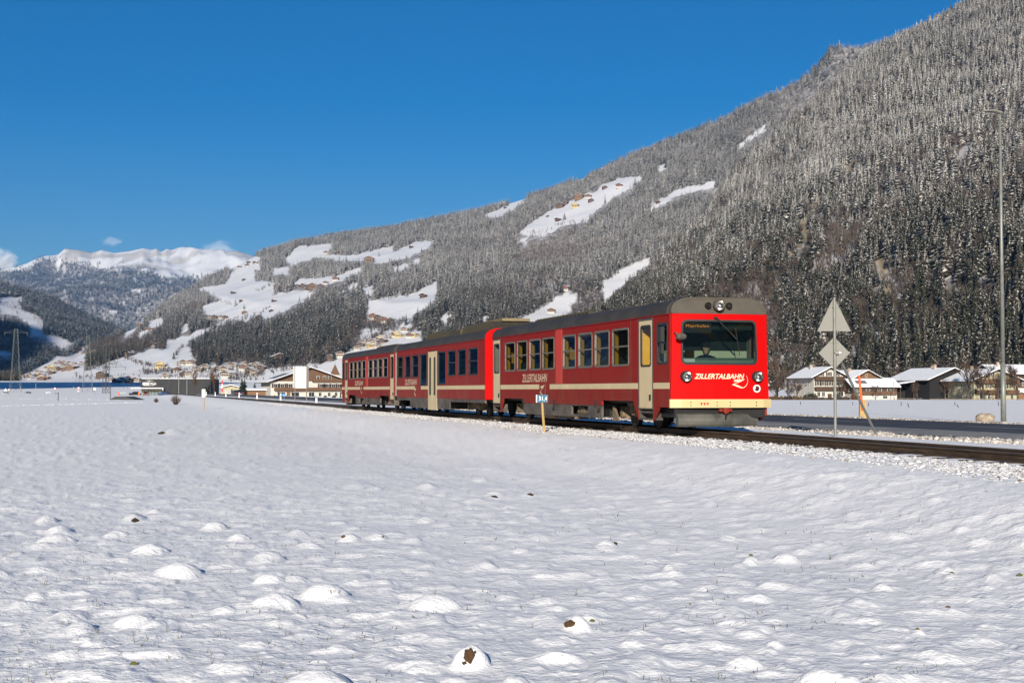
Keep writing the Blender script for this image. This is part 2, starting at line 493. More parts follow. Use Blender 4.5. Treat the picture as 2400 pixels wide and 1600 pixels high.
# ---- ground materials
def snow_mat(name, litter=False, rock=False, bump_scale=(7.0, 40.0), bump=0.25, far=False, sparkle=False):
    m, nt, out = new_mat(name)
    b = N(nt, 'ShaderNodeBsdfPrincipled')
    geo = N(nt, 'ShaderNodeNewGeometry')
    pos = geo.outputs['Position']
    n1 = noise(nt, bump_scale[0], 5, pos); n2 = noise(nt, bump_scale[1], 3, pos)
    c = ramp(nt, n1, [(0.25, (0.80, 0.79, 0.785)), (0.75, (0.89, 0.875, 0.86))])
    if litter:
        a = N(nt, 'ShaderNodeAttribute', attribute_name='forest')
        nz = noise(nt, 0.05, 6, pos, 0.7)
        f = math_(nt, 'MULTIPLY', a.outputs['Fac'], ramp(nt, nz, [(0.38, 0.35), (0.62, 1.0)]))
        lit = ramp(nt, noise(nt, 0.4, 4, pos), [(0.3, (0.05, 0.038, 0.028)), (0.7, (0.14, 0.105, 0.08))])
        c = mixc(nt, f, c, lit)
    if rock:
        a = N(nt, 'ShaderNodeAttribute', attribute_name='rock')
        rc = ramp(nt, noise(nt, 0.12, 6, pos, 0.7), [(0.3, (0.10, 0.08, 0.06)), (0.5, (0.36, 0.29, 0.19)), (0.72, (0.45, 0.38, 0.27))])
        c = mixc(nt, a.outputs['Fac'], c, rc)
    nt.links.new(c, b.inputs['Base Color'])
    b.inputs['Roughness'].default_value = 0.65
    if sparkle: b.inputs['Sheen Weight'].default_value = .07; b.inputs['Sheen Roughness'].default_value = .5
    b.inputs['Specular IOR Level'].default_value = 0.25
    bp = N(nt, 'ShaderNodeBump'); bp.inputs['Strength'].default_value = bump; bp.inputs['Distance'].default_value = 6.0 if far else 0.045
    h = math_(nt, 'ADD', n1, math_(nt, 'MULTIPLY', n2, 0.5))
    nt.links.new(h, bp.inputs['Height']); nt.links.new(bp.outputs[0], b.inputs['Normal'])
    nt.links.new(b.outputs[0], out.inputs[0])
    MATS[name] = m
    return m
M_FIELD = snow_mat('field_snow', bump_scale=(6.0, 26.0), bump=0.6, sparkle=True)
M_SLOPE = snow_mat('slope_snow', litter=True, rock=True, bump_scale=(0.02, 0.12), bump=0.25, far=True)
M_ALPINE = snow_mat('alpine_snow', litter=True, rock=True, bump_scale=(0.004, 0.02), bump=0.6, far=True)

# ---- mole hills (photograph pixel, width px, height factor)
def zz(x, y, w, ox, oy, s): return (ox + x / s, oy + y / s, w / s)
MOLES = [zz(*p, 0, 1100, 2.352) for p in [(330,345,150),(990,585,260),(1530,760,270),(1785,708,280),(1480,500,200),(640,372,140),(830,462,200),(1185,322,150),(1930,385,130),(2075,380,130),(740,262,120),(260,276,120),(1480,622,180),(740,860,210),(850,870,150),(310,415,220),(1000,176,90),(1640,815,110),(200,700,120)]]
MOLES += [zz(*p, 1200, 1200, 1.96) for p in [(300,535,140),(430,158,120),(1095,222,90),(1065,700,170),(1520,790,190),(1255,215,110),(1990,296,110),(1866,545,70),(1205,605,90),(2060,170,90),(1700,352,110),(720,250,70),(880,345,60)]]
MOLES += [(1104, 1560, 95), (745, 1622, 170), (1015, 1428, 130), (1120, 1125, 45), (1240, 1165, 50), (1160, 1165, 60), (880, 1150, 50), (1000, 1150, 70), (560, 1265, 60), (1920, 1600, 110), (410, 1015, 50), (440, 1100, 40), (900, 1100, 30)]
_mp = []
for (a, b, w) in MOLES:
    if b <= 935: continue
    d = ray(a, b); y = 1.63 / (-d.z / d.y); w_ = w * y / F; y += .5 * w_; _mp.append((d.x / d.y * y, y, w_, {(1104, 1560): 1.9}.get((a, b), 1.7 if abs(a - 1353) < 2 else 1.0)))
def bumps(x, y):
    """relief of the snow cover: wind ripples over tussocks, and mole hills"""
    d = perp(x, y)
    amp = 1 - sstep(9.9, 10.6, d) * 0.75
    warp = 0.5 * vnoise(x * .9, y * .9, 3)
    n = fbm(x / .55 + warp, y / .62 + warp, 3, seed=40)
    z = 0.030 * (n - .5)
    t = vnoise(x / .17 + 3 * warp, y / .19, 51); z += 0.062 * np.clip(t - .60, 0, 1) ** 1.0
    t2 = vnoise(x / .27, y / .30 + 2 * warp, 77); z += 0.110 * np.clip(t2 - .62, 0, 1) ** 1.1
    t3 = vnoise(x / .062 + warp, y / .075, 91); z += (0.007 * (t3 - .5) + 0.020 * np.clip(t3 - .66, 0, 1)) * (1 - sstep(18, 40, y))
    z += 0.10 * (fbm(x / 6.0, y / 4.5, 2, seed=60) - .5)
    z = z * amp
    for (mx, my, w, hf) in _mp:
        r2 = ((x - mx) / (w * .52)) ** 2 + ((y - my) / (w * .60)) ** 2
        k = r2 < 5
        if k.any():
            rr = r2[k] * (.85 + .5 * vnoise(x[k] / (w * .45) + mx, y[k] / (w * .45), 13))
            dome = .80 * np.clip(1 - rr, 0, 1) ** .8 + .20 * np.exp(-rr)
            z[k] = z[k] * (1 - .75 * np.exp(-rr * rr)) + w * .27 * hf * dome
    return z

# ---- the field: one sheet, finer near the camera, reaching under the mountains
rows_px = np.concatenate([np.linspace(1860, 1150, 330), np.linspace(1148, 934, 90)])
rowY = 1.65 / (-tanel(rows_px))
rowY = np.concatenate([rowY, np.geomspace(rowY[-1] * 1.02, 4200, 70)])
colpx = np.linspace(-700, 3100, 1000)
GX = xr(colpx)[None, :] * rowY[:, None]
GY = np.repeat(rowY[:, None], len(colpx), 1)
GZ = ground_z(GX, GY)
GZ += bumps(GX, GY) * (1 - sstep(70, 160, GY)) * (1 - sstep(14.5, 15.5, perp(GX, GY)) * .6)
dd = perp(GX, GY)
for key in 'ABC':                       # keep the sheet below the mountain foots
    GZ = np.where(layer_z(key, GX, GY) > GZ + 3, GZ - 6, GZ)
me = np_mesh('field', np.stack([GX, GY, GZ], -1).reshape(-1, 3), grid_quads(*GX.shape), M_FIELD)
tag(link('field', me), 'wide snow covered field in front of the railway', kind='structure')
# apron under and behind the camera
mb = MB(); mb.face([(-60, -60, -.15), (60, -60, -.15), (60, 6.2, -.15), (-60, 6.2, -.15)])
tag(mb.build('ground', M_FIELD), 'snow covered ground behind the camera', kind='structure')

def layer_mesh(key, name, label, nr, px0, px1, npx, m, t0=-.06, t1=1.2):
    L = LAY[key]
    px = np.linspace(px0, px1, npx)
    yf, ys, zs = layer_ref(L, px)
    t = np.linspace(t0, t1, nr)
    Y = yf[None, :] + (ys - yf)[None, :] * t[:, None]
    X = xr(px)[None, :] * Y
    Z = layer_z(key, X, Y)
    ppx, ppy = project(X, Y, Z)
    if key == 'D':
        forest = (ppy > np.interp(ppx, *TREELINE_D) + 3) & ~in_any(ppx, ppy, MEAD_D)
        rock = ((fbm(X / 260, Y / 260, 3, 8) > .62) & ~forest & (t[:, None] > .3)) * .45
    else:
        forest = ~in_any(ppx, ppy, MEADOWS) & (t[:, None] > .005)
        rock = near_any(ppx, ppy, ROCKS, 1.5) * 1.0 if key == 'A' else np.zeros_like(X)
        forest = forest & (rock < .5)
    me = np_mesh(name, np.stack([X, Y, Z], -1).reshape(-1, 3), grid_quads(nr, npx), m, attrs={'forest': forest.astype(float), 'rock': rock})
    return tag(link(name, me), label, kind='structure')
layer_mesh('A', 'mountain', 'steep near mountainside behind the farmhouses', 170, 1230, 2800, 420, M_SLOPE)
layer_mesh('B', 'hillside', 'long hillside with meadows behind the train', 190, -260, 2700, 620, M_SLOPE)
layer_mesh('C', 'hill', 'wooded hill on the far side of the valley', 90, -3500, 560, 420, M_SLOPE)
layer_mesh('D', 'snowy_mountain', 'distant snow capped mountain range', 150, -280, 780, 460, M_ALPINE)

# the valley's other flank, left of the picture: its shadow lies across the far meadows
def flank_z(x, y):
    w = sstep(330, 600, -x) * 490 + sstep(1250, 1800, -x) * 750
    w = w * sstep(-500, 250, y) * (1 - sstep(470, 760, y))
    return w * (1 + .12 * (fbm(x / 160, y / 160, 3, 4) - .5)) - 3
fx = np.linspace(-330, -2200, 90); fy = np.linspace(-600, 900, 90)
FX, FY = np.meshgrid(fx, fy)
FZ = flank_z(FX, FY)
me = np_mesh('valley_flank', np.stack([FX, FY, FZ], -1).reshape(-1, 3), grid_quads(*FX.shape), M_SLOPE, attrs={'forest': np.full(FX.size, .8), 'rock': np.zeros(FX.size)})
tag(link('valley_flank', me), 'steep wooded flank on the other side of the valley', kind='structure')

# ================================================================== FOREST
def foliage_mat(name, dark, snowc, z0, z1, lo, hi, brown=None):
    """needles with snow lying on the boughs; more of it higher up the mountain"""
    m, nt, out = new_mat(name)
    b = N(nt, 'ShaderNodeBsdfPrincipled')
    a = N(nt, 'ShaderNodeAttribute', attribute_name='snow')
    geo = N(nt, 'ShaderNodeNewGeometry')
    sep = N(nt, 'ShaderNodeSeparateXYZ'); nt.links.new(geo.outputs['Position'], sep.inputs[0])
    mr = N(nt, 'ShaderNodeMapRange', interpolation_type='SMOOTHSTEP'); nt.links.new(sep.outputs[2], mr.inputs[0])
    mr.inputs[1].default_value = z0; mr.inputs[2].default_value = z1; mr.inputs[3].default_value = lo; mr.inputs[4].default_value = hi
    oi = N(nt, 'ShaderNodeObjectInfo')
    n1 = noise(nt, 0.012, 3, geo.outputs['Position'])
    cov = math_(nt, 'ADD', mr.outputs[0], math_(nt, 'MULTIPLY', math_(nt, 'SUBTRACT', n1, 0.5), 0.5))
    cov = math_(nt, 'ADD', cov, math_(nt, 'MULTIPLY', math_(nt, 'SUBTRACT', oi.outputs['Random'], 0.5), 0.22))
    s = math_(nt, 'ADD', a.outputs['Fac'], math_(nt, 'SUBTRACT', cov, 1.0))
    f = N(nt, 'ShaderNodeMapRange'); nt.links.new(s, f.inputs[0]); f.inputs[1].default_value = -.22; f.inputs[2].default_value = .24
    nd = noise(nt, 0.35, 3, geo.outputs['Position'])
    dk = ramp(nt, nd, [(0.3, tuple(k * .6 for k in dark)), (0.7, tuple(k * 1.4 for k in dark))])
    if brown: dk = mixc(nt, ramp(nt, oi.outputs['Random'], [(0.55, 0.0), (0.9, 0.8)]), dk, brown)
    c = mixc(nt, f.outputs[0], dk, snowc)
    nt.links.new(c, b.inputs['Base Color']); b.inputs['Roughness'].default_value = .85
    b.inputs['Specular IOR Level'].default_value = .1
    nt.links.new(b.outputs[0], out.inputs[0]); MATS[name] = m
    return m
M_NEEDLE = foliage_mat('spruce_needles', (0.042, 0.043, 0.026), (0.66, 0.63, 0.59), 30, 300, .11, .57, brown=(0.085, 0.064, 0.040))
M_NEEDLE_FAR = foliage_mat('distant_needles', (0.03, 0.042, 0.034), (0.62, 0.64, 0.68), 0, 900, .20, .33)
M_TWIG = foliage_mat('bare_twigs', (0.105, 0.078, 0.060), (0.55, 0.52, 0.49), 30, 420, .0, .58, brown=(0.13, 0.095, 0.07))
M_BARK = mat('bark', (0.075, 0.055, 0.042), .9, .35, 6, bump=.5)

def conifer(seed, tiers, per, rad=.17, lean=0.0, dens=1.0):
    """unit-high spruce crown: drooping boughs in tiers; attribute snow is high along each bough's back"""
    r = random.Random(seed); v, f, s = [], [], []
    for i in range(tiers):
        q = i / (tiers - 1)
        z = .07 + .90 * q ** .92
        rr = rad * ((1 - q) ** .8 * (.86 + .3 * r.random()) + .03)
        n = max(4, int(round(per * (1 - .45 * q))))
        a0 = r.random() * 6.28
        for k in range(n):
            if r.random() > dens: continue
            a = a0 + 6.283 * k / n + r.uniform(-.25, .25)
            L = rr * r.uniform(.62, 1.22); w = L * r.uniform(.20, .34) + .005
            dz = r.uniform(-.012, .012); dr = L * r.uniform(.28, .55)
            ca, sa = math.cos(a), math.sin(a)
            def P(l, t, h): return (ca * l - sa * t, sa * l + ca * t, z + dz + h)
            b0 = len(v); sn = r.uniform(-.34, .34)
            v += [P(.0, 0, .035), P(L * .58, w, -dr * .62), P(L * .62, -w, -dr * .62), P(L, 0, -dr), P(L * .55, 0, -dr * .30)]
            s += [.25, .30 + sn, .25 + sn, .55 + sn, .88 + sn]
            f += [(b0, b0+4, b0+1), (b0, b0+2, b0+4), (b0+4, b0+3, b0+1), (b0+4, b0+2, b0+3)]
    b0 = len(v)                         # leader
    v += [(.012, 0, .93), (-.008, .01, .93), (-.006, -.01, .93), (0, 0, 1.0)]; s += [.3, .3, .3, .8]
    f += [(b0, b0+1, b0+3), (b0+1, b0+2, b0+3), (b0+2, b0, b0+3)]
    return v, f, s
def tri_mesh(name, v, f, s, m, trunk=None):
    me = np_mesh(name, np.array(v), np.array(f), m, smooth=False, attrs={'snow': s})
    return me
def trunk_part(h=.2, r=.016):
    v, f = [], []
    for j, (z, k) in enumerate(((0, 1.25), (h, .9), (.9, .12))):
        for i in range(5):
            a = 6.283 * i / 5; v.append((r * k * math.cos(a), r * k * math.sin(a), z))
    for j in range(2):
        for i in range(5):
            a, b = j*5+i, j*5+(i+1) % 5
            f += [(a, b, b+5), (a, b+5, a+5)]
    return v, f, [0.0] * len(v)
def bare_tree(seed, levels=3, spread=.55):
    """unit-high leafless tree of tapering twigs"""
    r = random.Random(seed); v, f, s = [], [], []
    def limb(p, d, L, w, lev):
        q = p + d * L
        a = d.orthogonal().normalized(); b = d.cross(a)
        k = len(v); w2 = w * .55
        for (c, ww) in ((p, w), (q, w2)):
            for i in range(3):
                t = 2.094 * i; v.append(tuple(c + a * ww * math.cos(t) + b * ww * math.sin(t))); s.append(.25 + .65 * (i == 0) * r.random() + (.25 if lev == 0 else 0))
        for i in range(3):
            j = (i + 1) % 3; f.append((k+i, k+j, k+3+j)); f.append((k+i, k+3+j, k+3+i))
        if lev == 0: return
        for i in range(r.choice((3, 4, 4)) + (lev == levels) * 3):
            t = r.uniform(.35, 1.0)
            nd = (d + Vector((r.uniform(-1, 1), r.uniform(-1, 1), r.uniform(-.25, .75))) * spread * 1.25).normalized()
            limb(p + (q - p) * t, nd, L * r.uniform(.45, .72), w * (.48 if levels < 4 else .62), lev - 1)
    limb(Vector((0, 0, 0)), Vector((0, 0, 1)), .45, .018, levels)
    zm = max(p[2] for p in v)
    v = [(p[0] / zm, p[1] / zm, p[2] / zm) for p in v]
    return v, f, s
PROTO = bpy.data.collections.new('tree_kinds')      # not linked to the scene: only instanced
def proto(name, me):
    o = bpy.data.objects.new(name, me); PROTO.objects.link(o); return o
def join_vfs(*parts):
    v, f, s = [], [], []
    for (a, b, c) in parts:
        k = len(v); v += list(a); s += list(c); f += [tuple(i + k for i in t) for t in b]
    return v, f, s
crown_me = [tri_mesh('crown', *conifer(10 + i, 19 + i % 3, 9, rad=[.22, .19, .25, .18][i]), M_NEEDLE) for i in range(4)]
trunk_me = np_mesh('trunk', *[np.array(k) for k in trunk_part()[:2]], M_BARK, smooth=True, attrs={'snow': trunk_part()[2]})
for i in range(4): proto('a_spruce_%d' % i, tri_mesh('spruce', *join_vfs(conifer(10 + i, 19 + i % 3, 9, rad=[.22, .19, .25, .18][i]), trunk_part()), M_NEEDLE))
for i in range(3): proto('b_spruce_%d' % i, tri_mesh('spruce', *join_vfs(conifer(30 + i, 11, 7, rad=[.22, .19, .25][i])), M_NEEDLE))
for i in range(2): proto('d_spruce_%d' % i, tri_mesh('spruce', *join_vfs(conifer(60 + i, 8, 6, rad=.24)), M_NEEDLE_FAR))
for i in range(3): proto('c_bare_%d' % i, tri_mesh('bare', *bare_tree(50 + i, 3, [.6, .45, .75][i]), M_TWIG))
KIND = {'a': [0, 1, 2, 3], 'b': [4, 5, 6], 'c': [7, 8, 9], 'd': [10, 11]}       # alphabetical order inside the collection

def instancer(name, pts, scl, rot, idx, label, kind='stuff'):
    me = bpy.data.meshes.new(name)
    n = len(pts)
    me.vertices.add(n); me.vertices.foreach_set('co', np.asarray(pts, np.float32).ravel())
    a = me.attributes.new('tree_scale', 'FLOAT_VECTOR', 'POINT'); a.data.foreach_set('vector', np.asarray(scl, np.float32).ravel())
    a = me.attributes.new('tree_turn', 'FLOAT_VECTOR', 'POINT'); a.data.foreach_set('vector', np.asarray(rot, np.float32).ravel())
    a = me.attributes.new('tree_kind', 'INT', 'POINT'); a.data.foreach_set('value', np.asarray(idx, np.int32))
    o = link(name, me)
    ng = bpy.data.node_groups.new(name, 'GeometryNodeTree')
    ng.interface.new_socket('Geometry', in_out='INPUT', socket_type='NodeSocketGeometry')
    ng.interface.new_socket('Geometry', in_out='OUTPUT', socket_type='NodeSocketGeometry')
    gi = ng.nodes.new('NodeGroupInput'); go = ng.nodes.new('NodeGroupOutput')
    ci = ng.nodes.new('GeometryNodeCollectionInfo'); ci.inputs[0].default_value = PROTO
    ci.inputs['Separate Children'].default_value = True; ci.inputs['Reset Children'].default_value = True
    ip = ng.nodes.new('GeometryNodeInstanceOnPoints'); ip.inputs['Pick Instance'].default_value = True
    def attr(nm, t):
        q = ng.nodes.new('GeometryNodeInputNamedAttribute'); q.data_type = t; q.inputs[0].default_value = nm
        return q.outputs[0]
    ng.links.new(gi.outputs[0], ip.inputs['Points']); ng.links.new(ci.outputs[0], ip.inputs['Instance'])
    ng.links.new(attr('tree_kind', 'INT'), ip.inputs['Instance Index'])
    ng.links.new(attr('tree_turn', 'FLOAT_VECTOR'), ip.inputs['Rotation'])
    ng.links.new(attr('tree_scale', 'FLOAT_VECTOR'), ip.inputs['Scale'])
    ng.links.new(ip.outputs[0], go.inputs[0])
    md = o.modifiers.new('trees', 'NODES'); md.node_group = ng
    return tag(o, label, kind=kind)

def scatter(key, sp, px0, px1, h0, h1, kinds, bare=.2, t0=.0, t1=1.04):
    L = LAY[key]
    ppx = np.linspace(px0, px1, 50)
    yf, ys, _ = layer_ref(L, ppx)
    Y0, Y1 = yf.min(), (yf + (ys - yf) * t1).max()
    w = xr(px1) - xr(px0)
    n = int(1.9 * w * .5 * (Y1**2 - Y0**2) / sp**2)
    Y = np.sqrt(rng.random(n) * (Y1**2 - Y0**2) + Y0**2)
    X = (xr(px0) + rng.random(n) * w) * Y
    cell = np.floor(X / sp).astype(np.int64) * 1000003 + np.floor(Y / sp).astype(np.int64)
    _, i = np.unique(cell, return_index=True)
    X, Y = X[i], Y[i]
    yf, ys, zs = layer_ref(L, 1200 + F * X / Y)
    t = (Y - yf) / (ys - yf)
    k = (t > t0) & (t < t1); X, Y, t = X[k], Y[k], t[k]
    Z = layer_z(key, X, Y)
    h = h0 + (h1 - h0) * rng.random(len(X)) ** .8 * (.75 + .5 * vnoise(X / 60, Y / 60, 3))
    px, pb = project(X, Y, Z)
    _, pm = project(X, Y, Z + h * .5); _, pq = project(X, Y, Z + h * .88)
    _, pt = project(X, Y, Z + h)
    ok = (px > -160) & (px < 2560) & (pt < 935)
    if key == 'D':
        ok &= (pb > np.interp(px, *TREELINE_D) + rng.normal(0, 5, len(px))) & ~in_any(px, pm, MEAD_D)
    else:
        ok &= ~in_any(px, pb, MEADOWS) & ~(in_any(px, pm, MEADOWS) & (rng.random(len(px)) > .04)) & ~(in_any(px, pq, MEADOWS) & (rng.random(len(px)) > .25))
        ok &= ~(near_any(px, pm, ROCKS, 1.25) & (rng.random(len(px)) > .12))
    if key == 'B': ok &= pt < np.interp(px, *LAY['A']['sky']) + 40 + (px < 1250) * 900
    if key in 'CD': ok &= pt < np.interp(px, *LAY['B']['sky']) + 40
    if key == 'D': ok &= pt < np.interp(px, *LAY['C']['sky']) + 40 + (px > 330) * 900
    dn = fbm(X / 90, Y / 90, 3, 21)
    ok &= (dn > .36) | (rng.random(len(X)) < .55)
    bw = np.zeros(len(X))
    for (a, b, rx, ry) in BROWN: bw = np.maximum(bw, np.exp(-(((px - a) / rx) ** 2 + ((pb - b) / ry) ** 2)))
    pbare = np.clip(bare * sstep(.42, .60, fbm(X / 140 + 9, Y / 140, 3, 71)) + .95 * bw + .8 * (1 - sstep(.0, .018, t)) * (key in 'AB'), 0, .96)
    isb = rng.random(len(X)) < pbare
    X, Y, Z, h, isb, px, pt = [q[ok] for q in (X, Y, Z, h, isb, px, pt)]
    h = np.where(isb, np.clip(h, 13, 40) * .66, h)
    idx = np.where(isb, rng.choice(KIND['c'], len(X)), rng.choice(KIND[kinds], len(X)))
    wd = h * (.75 + .6 * rng.random(len(X))) * np.where(isb, 1.25, 1.2)
    scl = np.stack([wd, wd, h], -1)
    rot = np.stack([rng.normal(0, .05, len(X)), rng.normal(0, .05, len(X)), rng.random(len(X)) * 6.283], -1)
    return np.stack([X, Y, Z - .3], -1), scl, rot, idx, px, pt
FA = scatter('A', 5.2, 1200, 2620, 9, 26, 'a', bare=.55)
# the three hundred nearest spruces stand as trees of their own
pts, scl, rot, idx, px, pt = FA
cand = np.where((idx < 4) & (px > 1800) & (px < 2400) & (pt < 850))[0]
near = cand[np.argsort(pts[cand, 1])[:300]]
keep = np.ones(len(pts), bool); keep[near] = False
for i in near:
    o = empty('spruce_tree', pts[i], rot[i][2])
    o.scale = tuple(scl[i])
    link('crown', crown_me[idx[i]], o); link('trunk', trunk_me, o)
    tag(o, 'dark snow dusted spruce in the lowest rows of forest behind the farmhouses', 'tree', 'spruces at the foot of the near mountain')
instancer('forest', pts[keep], scl[keep], rot[keep], idx[keep], 'dense snowy forest covering the near mountainside')
FB = scatter('B', 7.6, -100, 2400, 13, 25, 'b', bare=.5)
instancer('forest', *FB[:4], 'snowy forest on the long hillside behind the train')
FC = scatter('C', 9.0, -160, 420, 17, 26, 'd', bare=.3)
instancer('forest', *FC[:4], 'forest on the wooded hill across the valley')
FD = scatter('D', 24.0, -150, 620, 22, 38, 'd', bare=.0, t0=.12)
instancer('forest', *FD[:4], 'dark forest below the snow line of the distant mountain')
print('TREES', len(FA[0]), len(FB[0]), len(FC[0]), len(FD[0]))
# ================================================================== HAZE
mb = MB()
mb.box(-9500, 9500, -900, 16500, -130, 1800)
m, nt, out = new_mat('haze_air')
pv = N(nt, 'ShaderNodeVolumePrincipled')
pv.inputs['Color'].default_value = (0.22, 0.50, 1.0, 1)
pv.inputs['Density'].default_value = 0.000028
pv.inputs['Anisotropy'].default_value = 0.0
nt.links.new(pv.outputs[0], out.inputs['Volume'])
HAZE = tag(mb.build('haze', m), 'thin blue winter haze over the valley', kind='stuff')

# ================================================================== RAILWAY
M_RAIL = mat('rusty_rail', (0.055, 0.036, 0.024), .65, .3, 6, c2=(0.10, 0.065, 0.04), metal=.3, stretch=(.4, .4, 3))
M_RAILTOP = mat('rail_head', (0.30, 0.27, 0.24), .35, .2, 3, metal=.8)
M_SNOWLUMP = mat('snow_lump', (0.83, 0.84, 0.87), .7, .05, 8, spec=.2, bump=.3, bscale=30)
S0, S1 = -40.0, 430.0
def rail(doff):
    mb = MB()
    prof = [(-.055, -.13), (.055, -.13), (.055, -.115), (.012, -.10), (.012, -.04), (.032, -.03), (.032, 0), (-.032, 0), (-.032, -.03), (-.012, -.04), (-.012, -.10), (-.055, -.115)]
    prof = [(a * 1.1, b) for a, b in prof]
    ss = [S0, 0, 20, 40, 60, 100, 200, S1]
    for s0, s1 in zip(ss[:-1], ss[1:]):
        for i in range(len(prof)):
            (a, b), (c, d) = prof[i], prof[(i + 1) % len(prof)]
            mb.face([dw(D_TRACK + doff + a, s0, Z_RAIL + b), dw(D_TRACK + doff + c, s0, Z_RAIL + d), dw(D_TRACK + doff + c, s1, Z_RAIL + d), dw(D_TRACK + doff + a, s1, Z_RAIL + b)], 1 if i == 6 else 0)
    return mb
trk = empty('railway_track', dw(D_TRACK, 0, Z_RAIL - .14))
for o_ in (-.40, .40):
    mb = rail(o_)
    base = Vector(trk.location)
    mb.v = [tuple(Vector(p) - base) for p in mb.v]
    mb.build('rail', [M_RAIL, M_RAILTOP], trk)
M_SLEEPER = mat('sleeper_wood', (0.07, 0.05, 0.035), .9, .3, 5, bump=.4)
sl = MB(); sl.box(-.85, .85, -.11, .11, -.12, -.003); slm = sl.mesh('sleeper', M_SLEEPER)
slw = MB()
for k in range(110):
    o = link('sleeper', slm, trk, dw(D_TRACK, 6 + k * .72, Z_RAIL - .13) - Vector(trk.location), math.atan2(SB, SN))
tag(trk, 'narrow gauge railway track with rusty brown rails running to the valley', 'track')

# ---- stones, clods and lumps: one mesh each
def lump_mesh(name, centers, sizes, mats, mi, seed=1, flat=.7, kind='stuff', label=None, sub=0):
    r = np.random.default_rng(seed)
    ico = bmesh.new(); bmesh.ops.create_icosphere(ico, subdivisions=1 + sub, radius=1.0)
    bv = np.array([v.co for v in ico.verts]); bf = np.array([[v.index for v in f.verts] for f in ico.faces]); ico.free()
    n = len(centers); k = len(bv)
    jit = 1 + r.uniform(-.32, .32, (n, k))
    ax = r.uniform(.7, 1.3, (n, 1, 3)); ax[:, :, 2] *= flat
    ang = r.random(n) * 6.283
    V = bv[None] * jit[..., None] * ax
    c, s_ = np.cos(ang)[:, None], np.sin(ang)[:, None]
    V = np.stack([V[..., 0] * c - V[..., 1] * s_, V[..., 0] * s_ + V[..., 1] * c, V[..., 2]], -1)
    V = V * np.asarray(sizes)[:, None, None] + np.asarray(centers)[:, None, :]
    Fq = (bf[None] + (np.arange(n) * k)[:, None, None]).reshape(-1, 3)
    me = np_mesh(name, V.reshape(-1, 3), Fq, mats, smooth=True)
    if len(mats) > 1: me.polygons.foreach_set('material_index', np.repeat(np.asarray(mi, np.int32), len(bf)))
    return tag(link(name, me), label, kind=kind)
def stone_mat():
    m, nt, out = new_mat('snowy_ballast')
    b = N(nt, 'ShaderNodeBsdfPrincipled'); geo = N(nt, 'ShaderNodeNewGeometry')
    sep = N(nt, 'ShaderNodeSeparateXYZ'); nt.links.new(geo.outputs['Normal'], sep.inputs[0])
    n1 = noise(nt, 3.5, 4, geo.outputs['Position']); n2 = noise(nt, 26, 3, geo.outputs['Position'])
    f = math_(nt, 'ADD', sep.outputs[2], math_(nt, 'MULTIPLY', math_(nt, 'SUBTRACT', n1, .5), 1.7))
    f = math_(nt, 'ADD', f, math_(nt, 'MULTIPLY', math_(nt, 'SUBTRACT', n2, .5), .5))
    sn = ramp(nt, f, [(0.30, 0.0), (0.48, 1.0)])
    st = ramp(nt, noise(nt, 9, 4, geo.outputs['Position']), [(.3, (.10, .075, .055)), (.7, (.27, .22, .17))])
    nt.links.new(mixc(nt, sn, st, (.62, .61, .60)), b.inputs['Base Color'])
    b.inputs['Roughness'].default_value = .8; b.inputs['Specular IOR Level'].default_value = .2
    nt.links.new(b.outputs[0], out.inputs[0]); return m
M_BALLAST = stone_mat()
n = 24000
s_ = np.concatenate([rng.uniform(-14, 34, 15000), rng.uniform(30, 120, n - 15000)])
d_ = 10.55 + 1.65 * rng.random(n) ** .7 + .35 * np.sin(s_ * .3) * (rng.random(n) < .5)
X = d_ * SN - s_ * SB; Y = d_ * SB + s_ * SN
k = Y > 6
X, Y = X[k], Y[k]
sz = rng.uniform(.018, .042, len(X)) * np.where(rng.random(len(X)) < .10, 1.7, 1)
Z = ground_z(X, Y) - sz * .12
lump_mesh('ballast', np.stack([X, Y, Z], -1), sz, [M_BALLAST], [0], 3, .75, label='snow covered ballast stones along the track')
# ballast on the far shoulder
n = 3500
s_ = rng.uniform(-12, 60, n); d_ = rng.uniform(13.9, 15.0, n)
X = d_ * SN - s_ * SB; Y = d_ * SB + s_ * SN
sz = rng.uniform(.025, .05, n)
lump_mesh('ballast', np.stack([X, Y, ground_z(X, Y) + .02], -1), sz, [M_BALLAST], [0], 4, .7, label='snowy stones between the track and the road')
# dirty ploughed snow beside the road
M_DIRTY = mat('dirty_snow', (0.42, 0.36, 0.30), .85, .25, 4, c2=(0.66, 0.62, 0.57), bump=.4, bscale=20)
M_DIRTY2 = mat('muddy_snow', (0.22, 0.18, 0.14), .9, .35, 5, c2=(0.45, 0.40, 0.34), bump=.4, bscale=18)
n = 9000
s_ = rng.uniform(-14, 90, n); d_ = 18.5 + rng.normal(0, .45, n) + rng.random(n) * .9
X = d_ * SN - s_ * SB; Y = d_ * SB + s_ * SN
sz = rng.uniform(.018, .052, n) * (1 + .7 * (fbm(s_ / 2.2, s_ * 0, 2, 9) > .55))
lump_mesh('ploughed_snow', np.stack([X, Y, ground_z(X, Y) + sz * .2], -1), sz, [M_DIRTY, M_DIRTY2], (rng.random(n) < .2).astype(int), 5, .75, label='dirty clods of ploughed snow on the near road verge')
n = 3000
s_ = rng.uniform(-10, 150, n); d_ = 29.75 + rng.normal(0, .22, n)
X = d_ * SN - s_ * SB; Y = d_ * SB + s_ * SN
sz = rng.uniform(.03, .08, n)
lump_mesh('ploughed_snow', np.stack([X, Y, ground_z(X, Y) + .02], -1), sz, [M_DIRTY2, M_DIRTY], (rng.random(n) < .3).astype(int), 6, .7, label='low brown ridge of muddy snow along the far road edge')

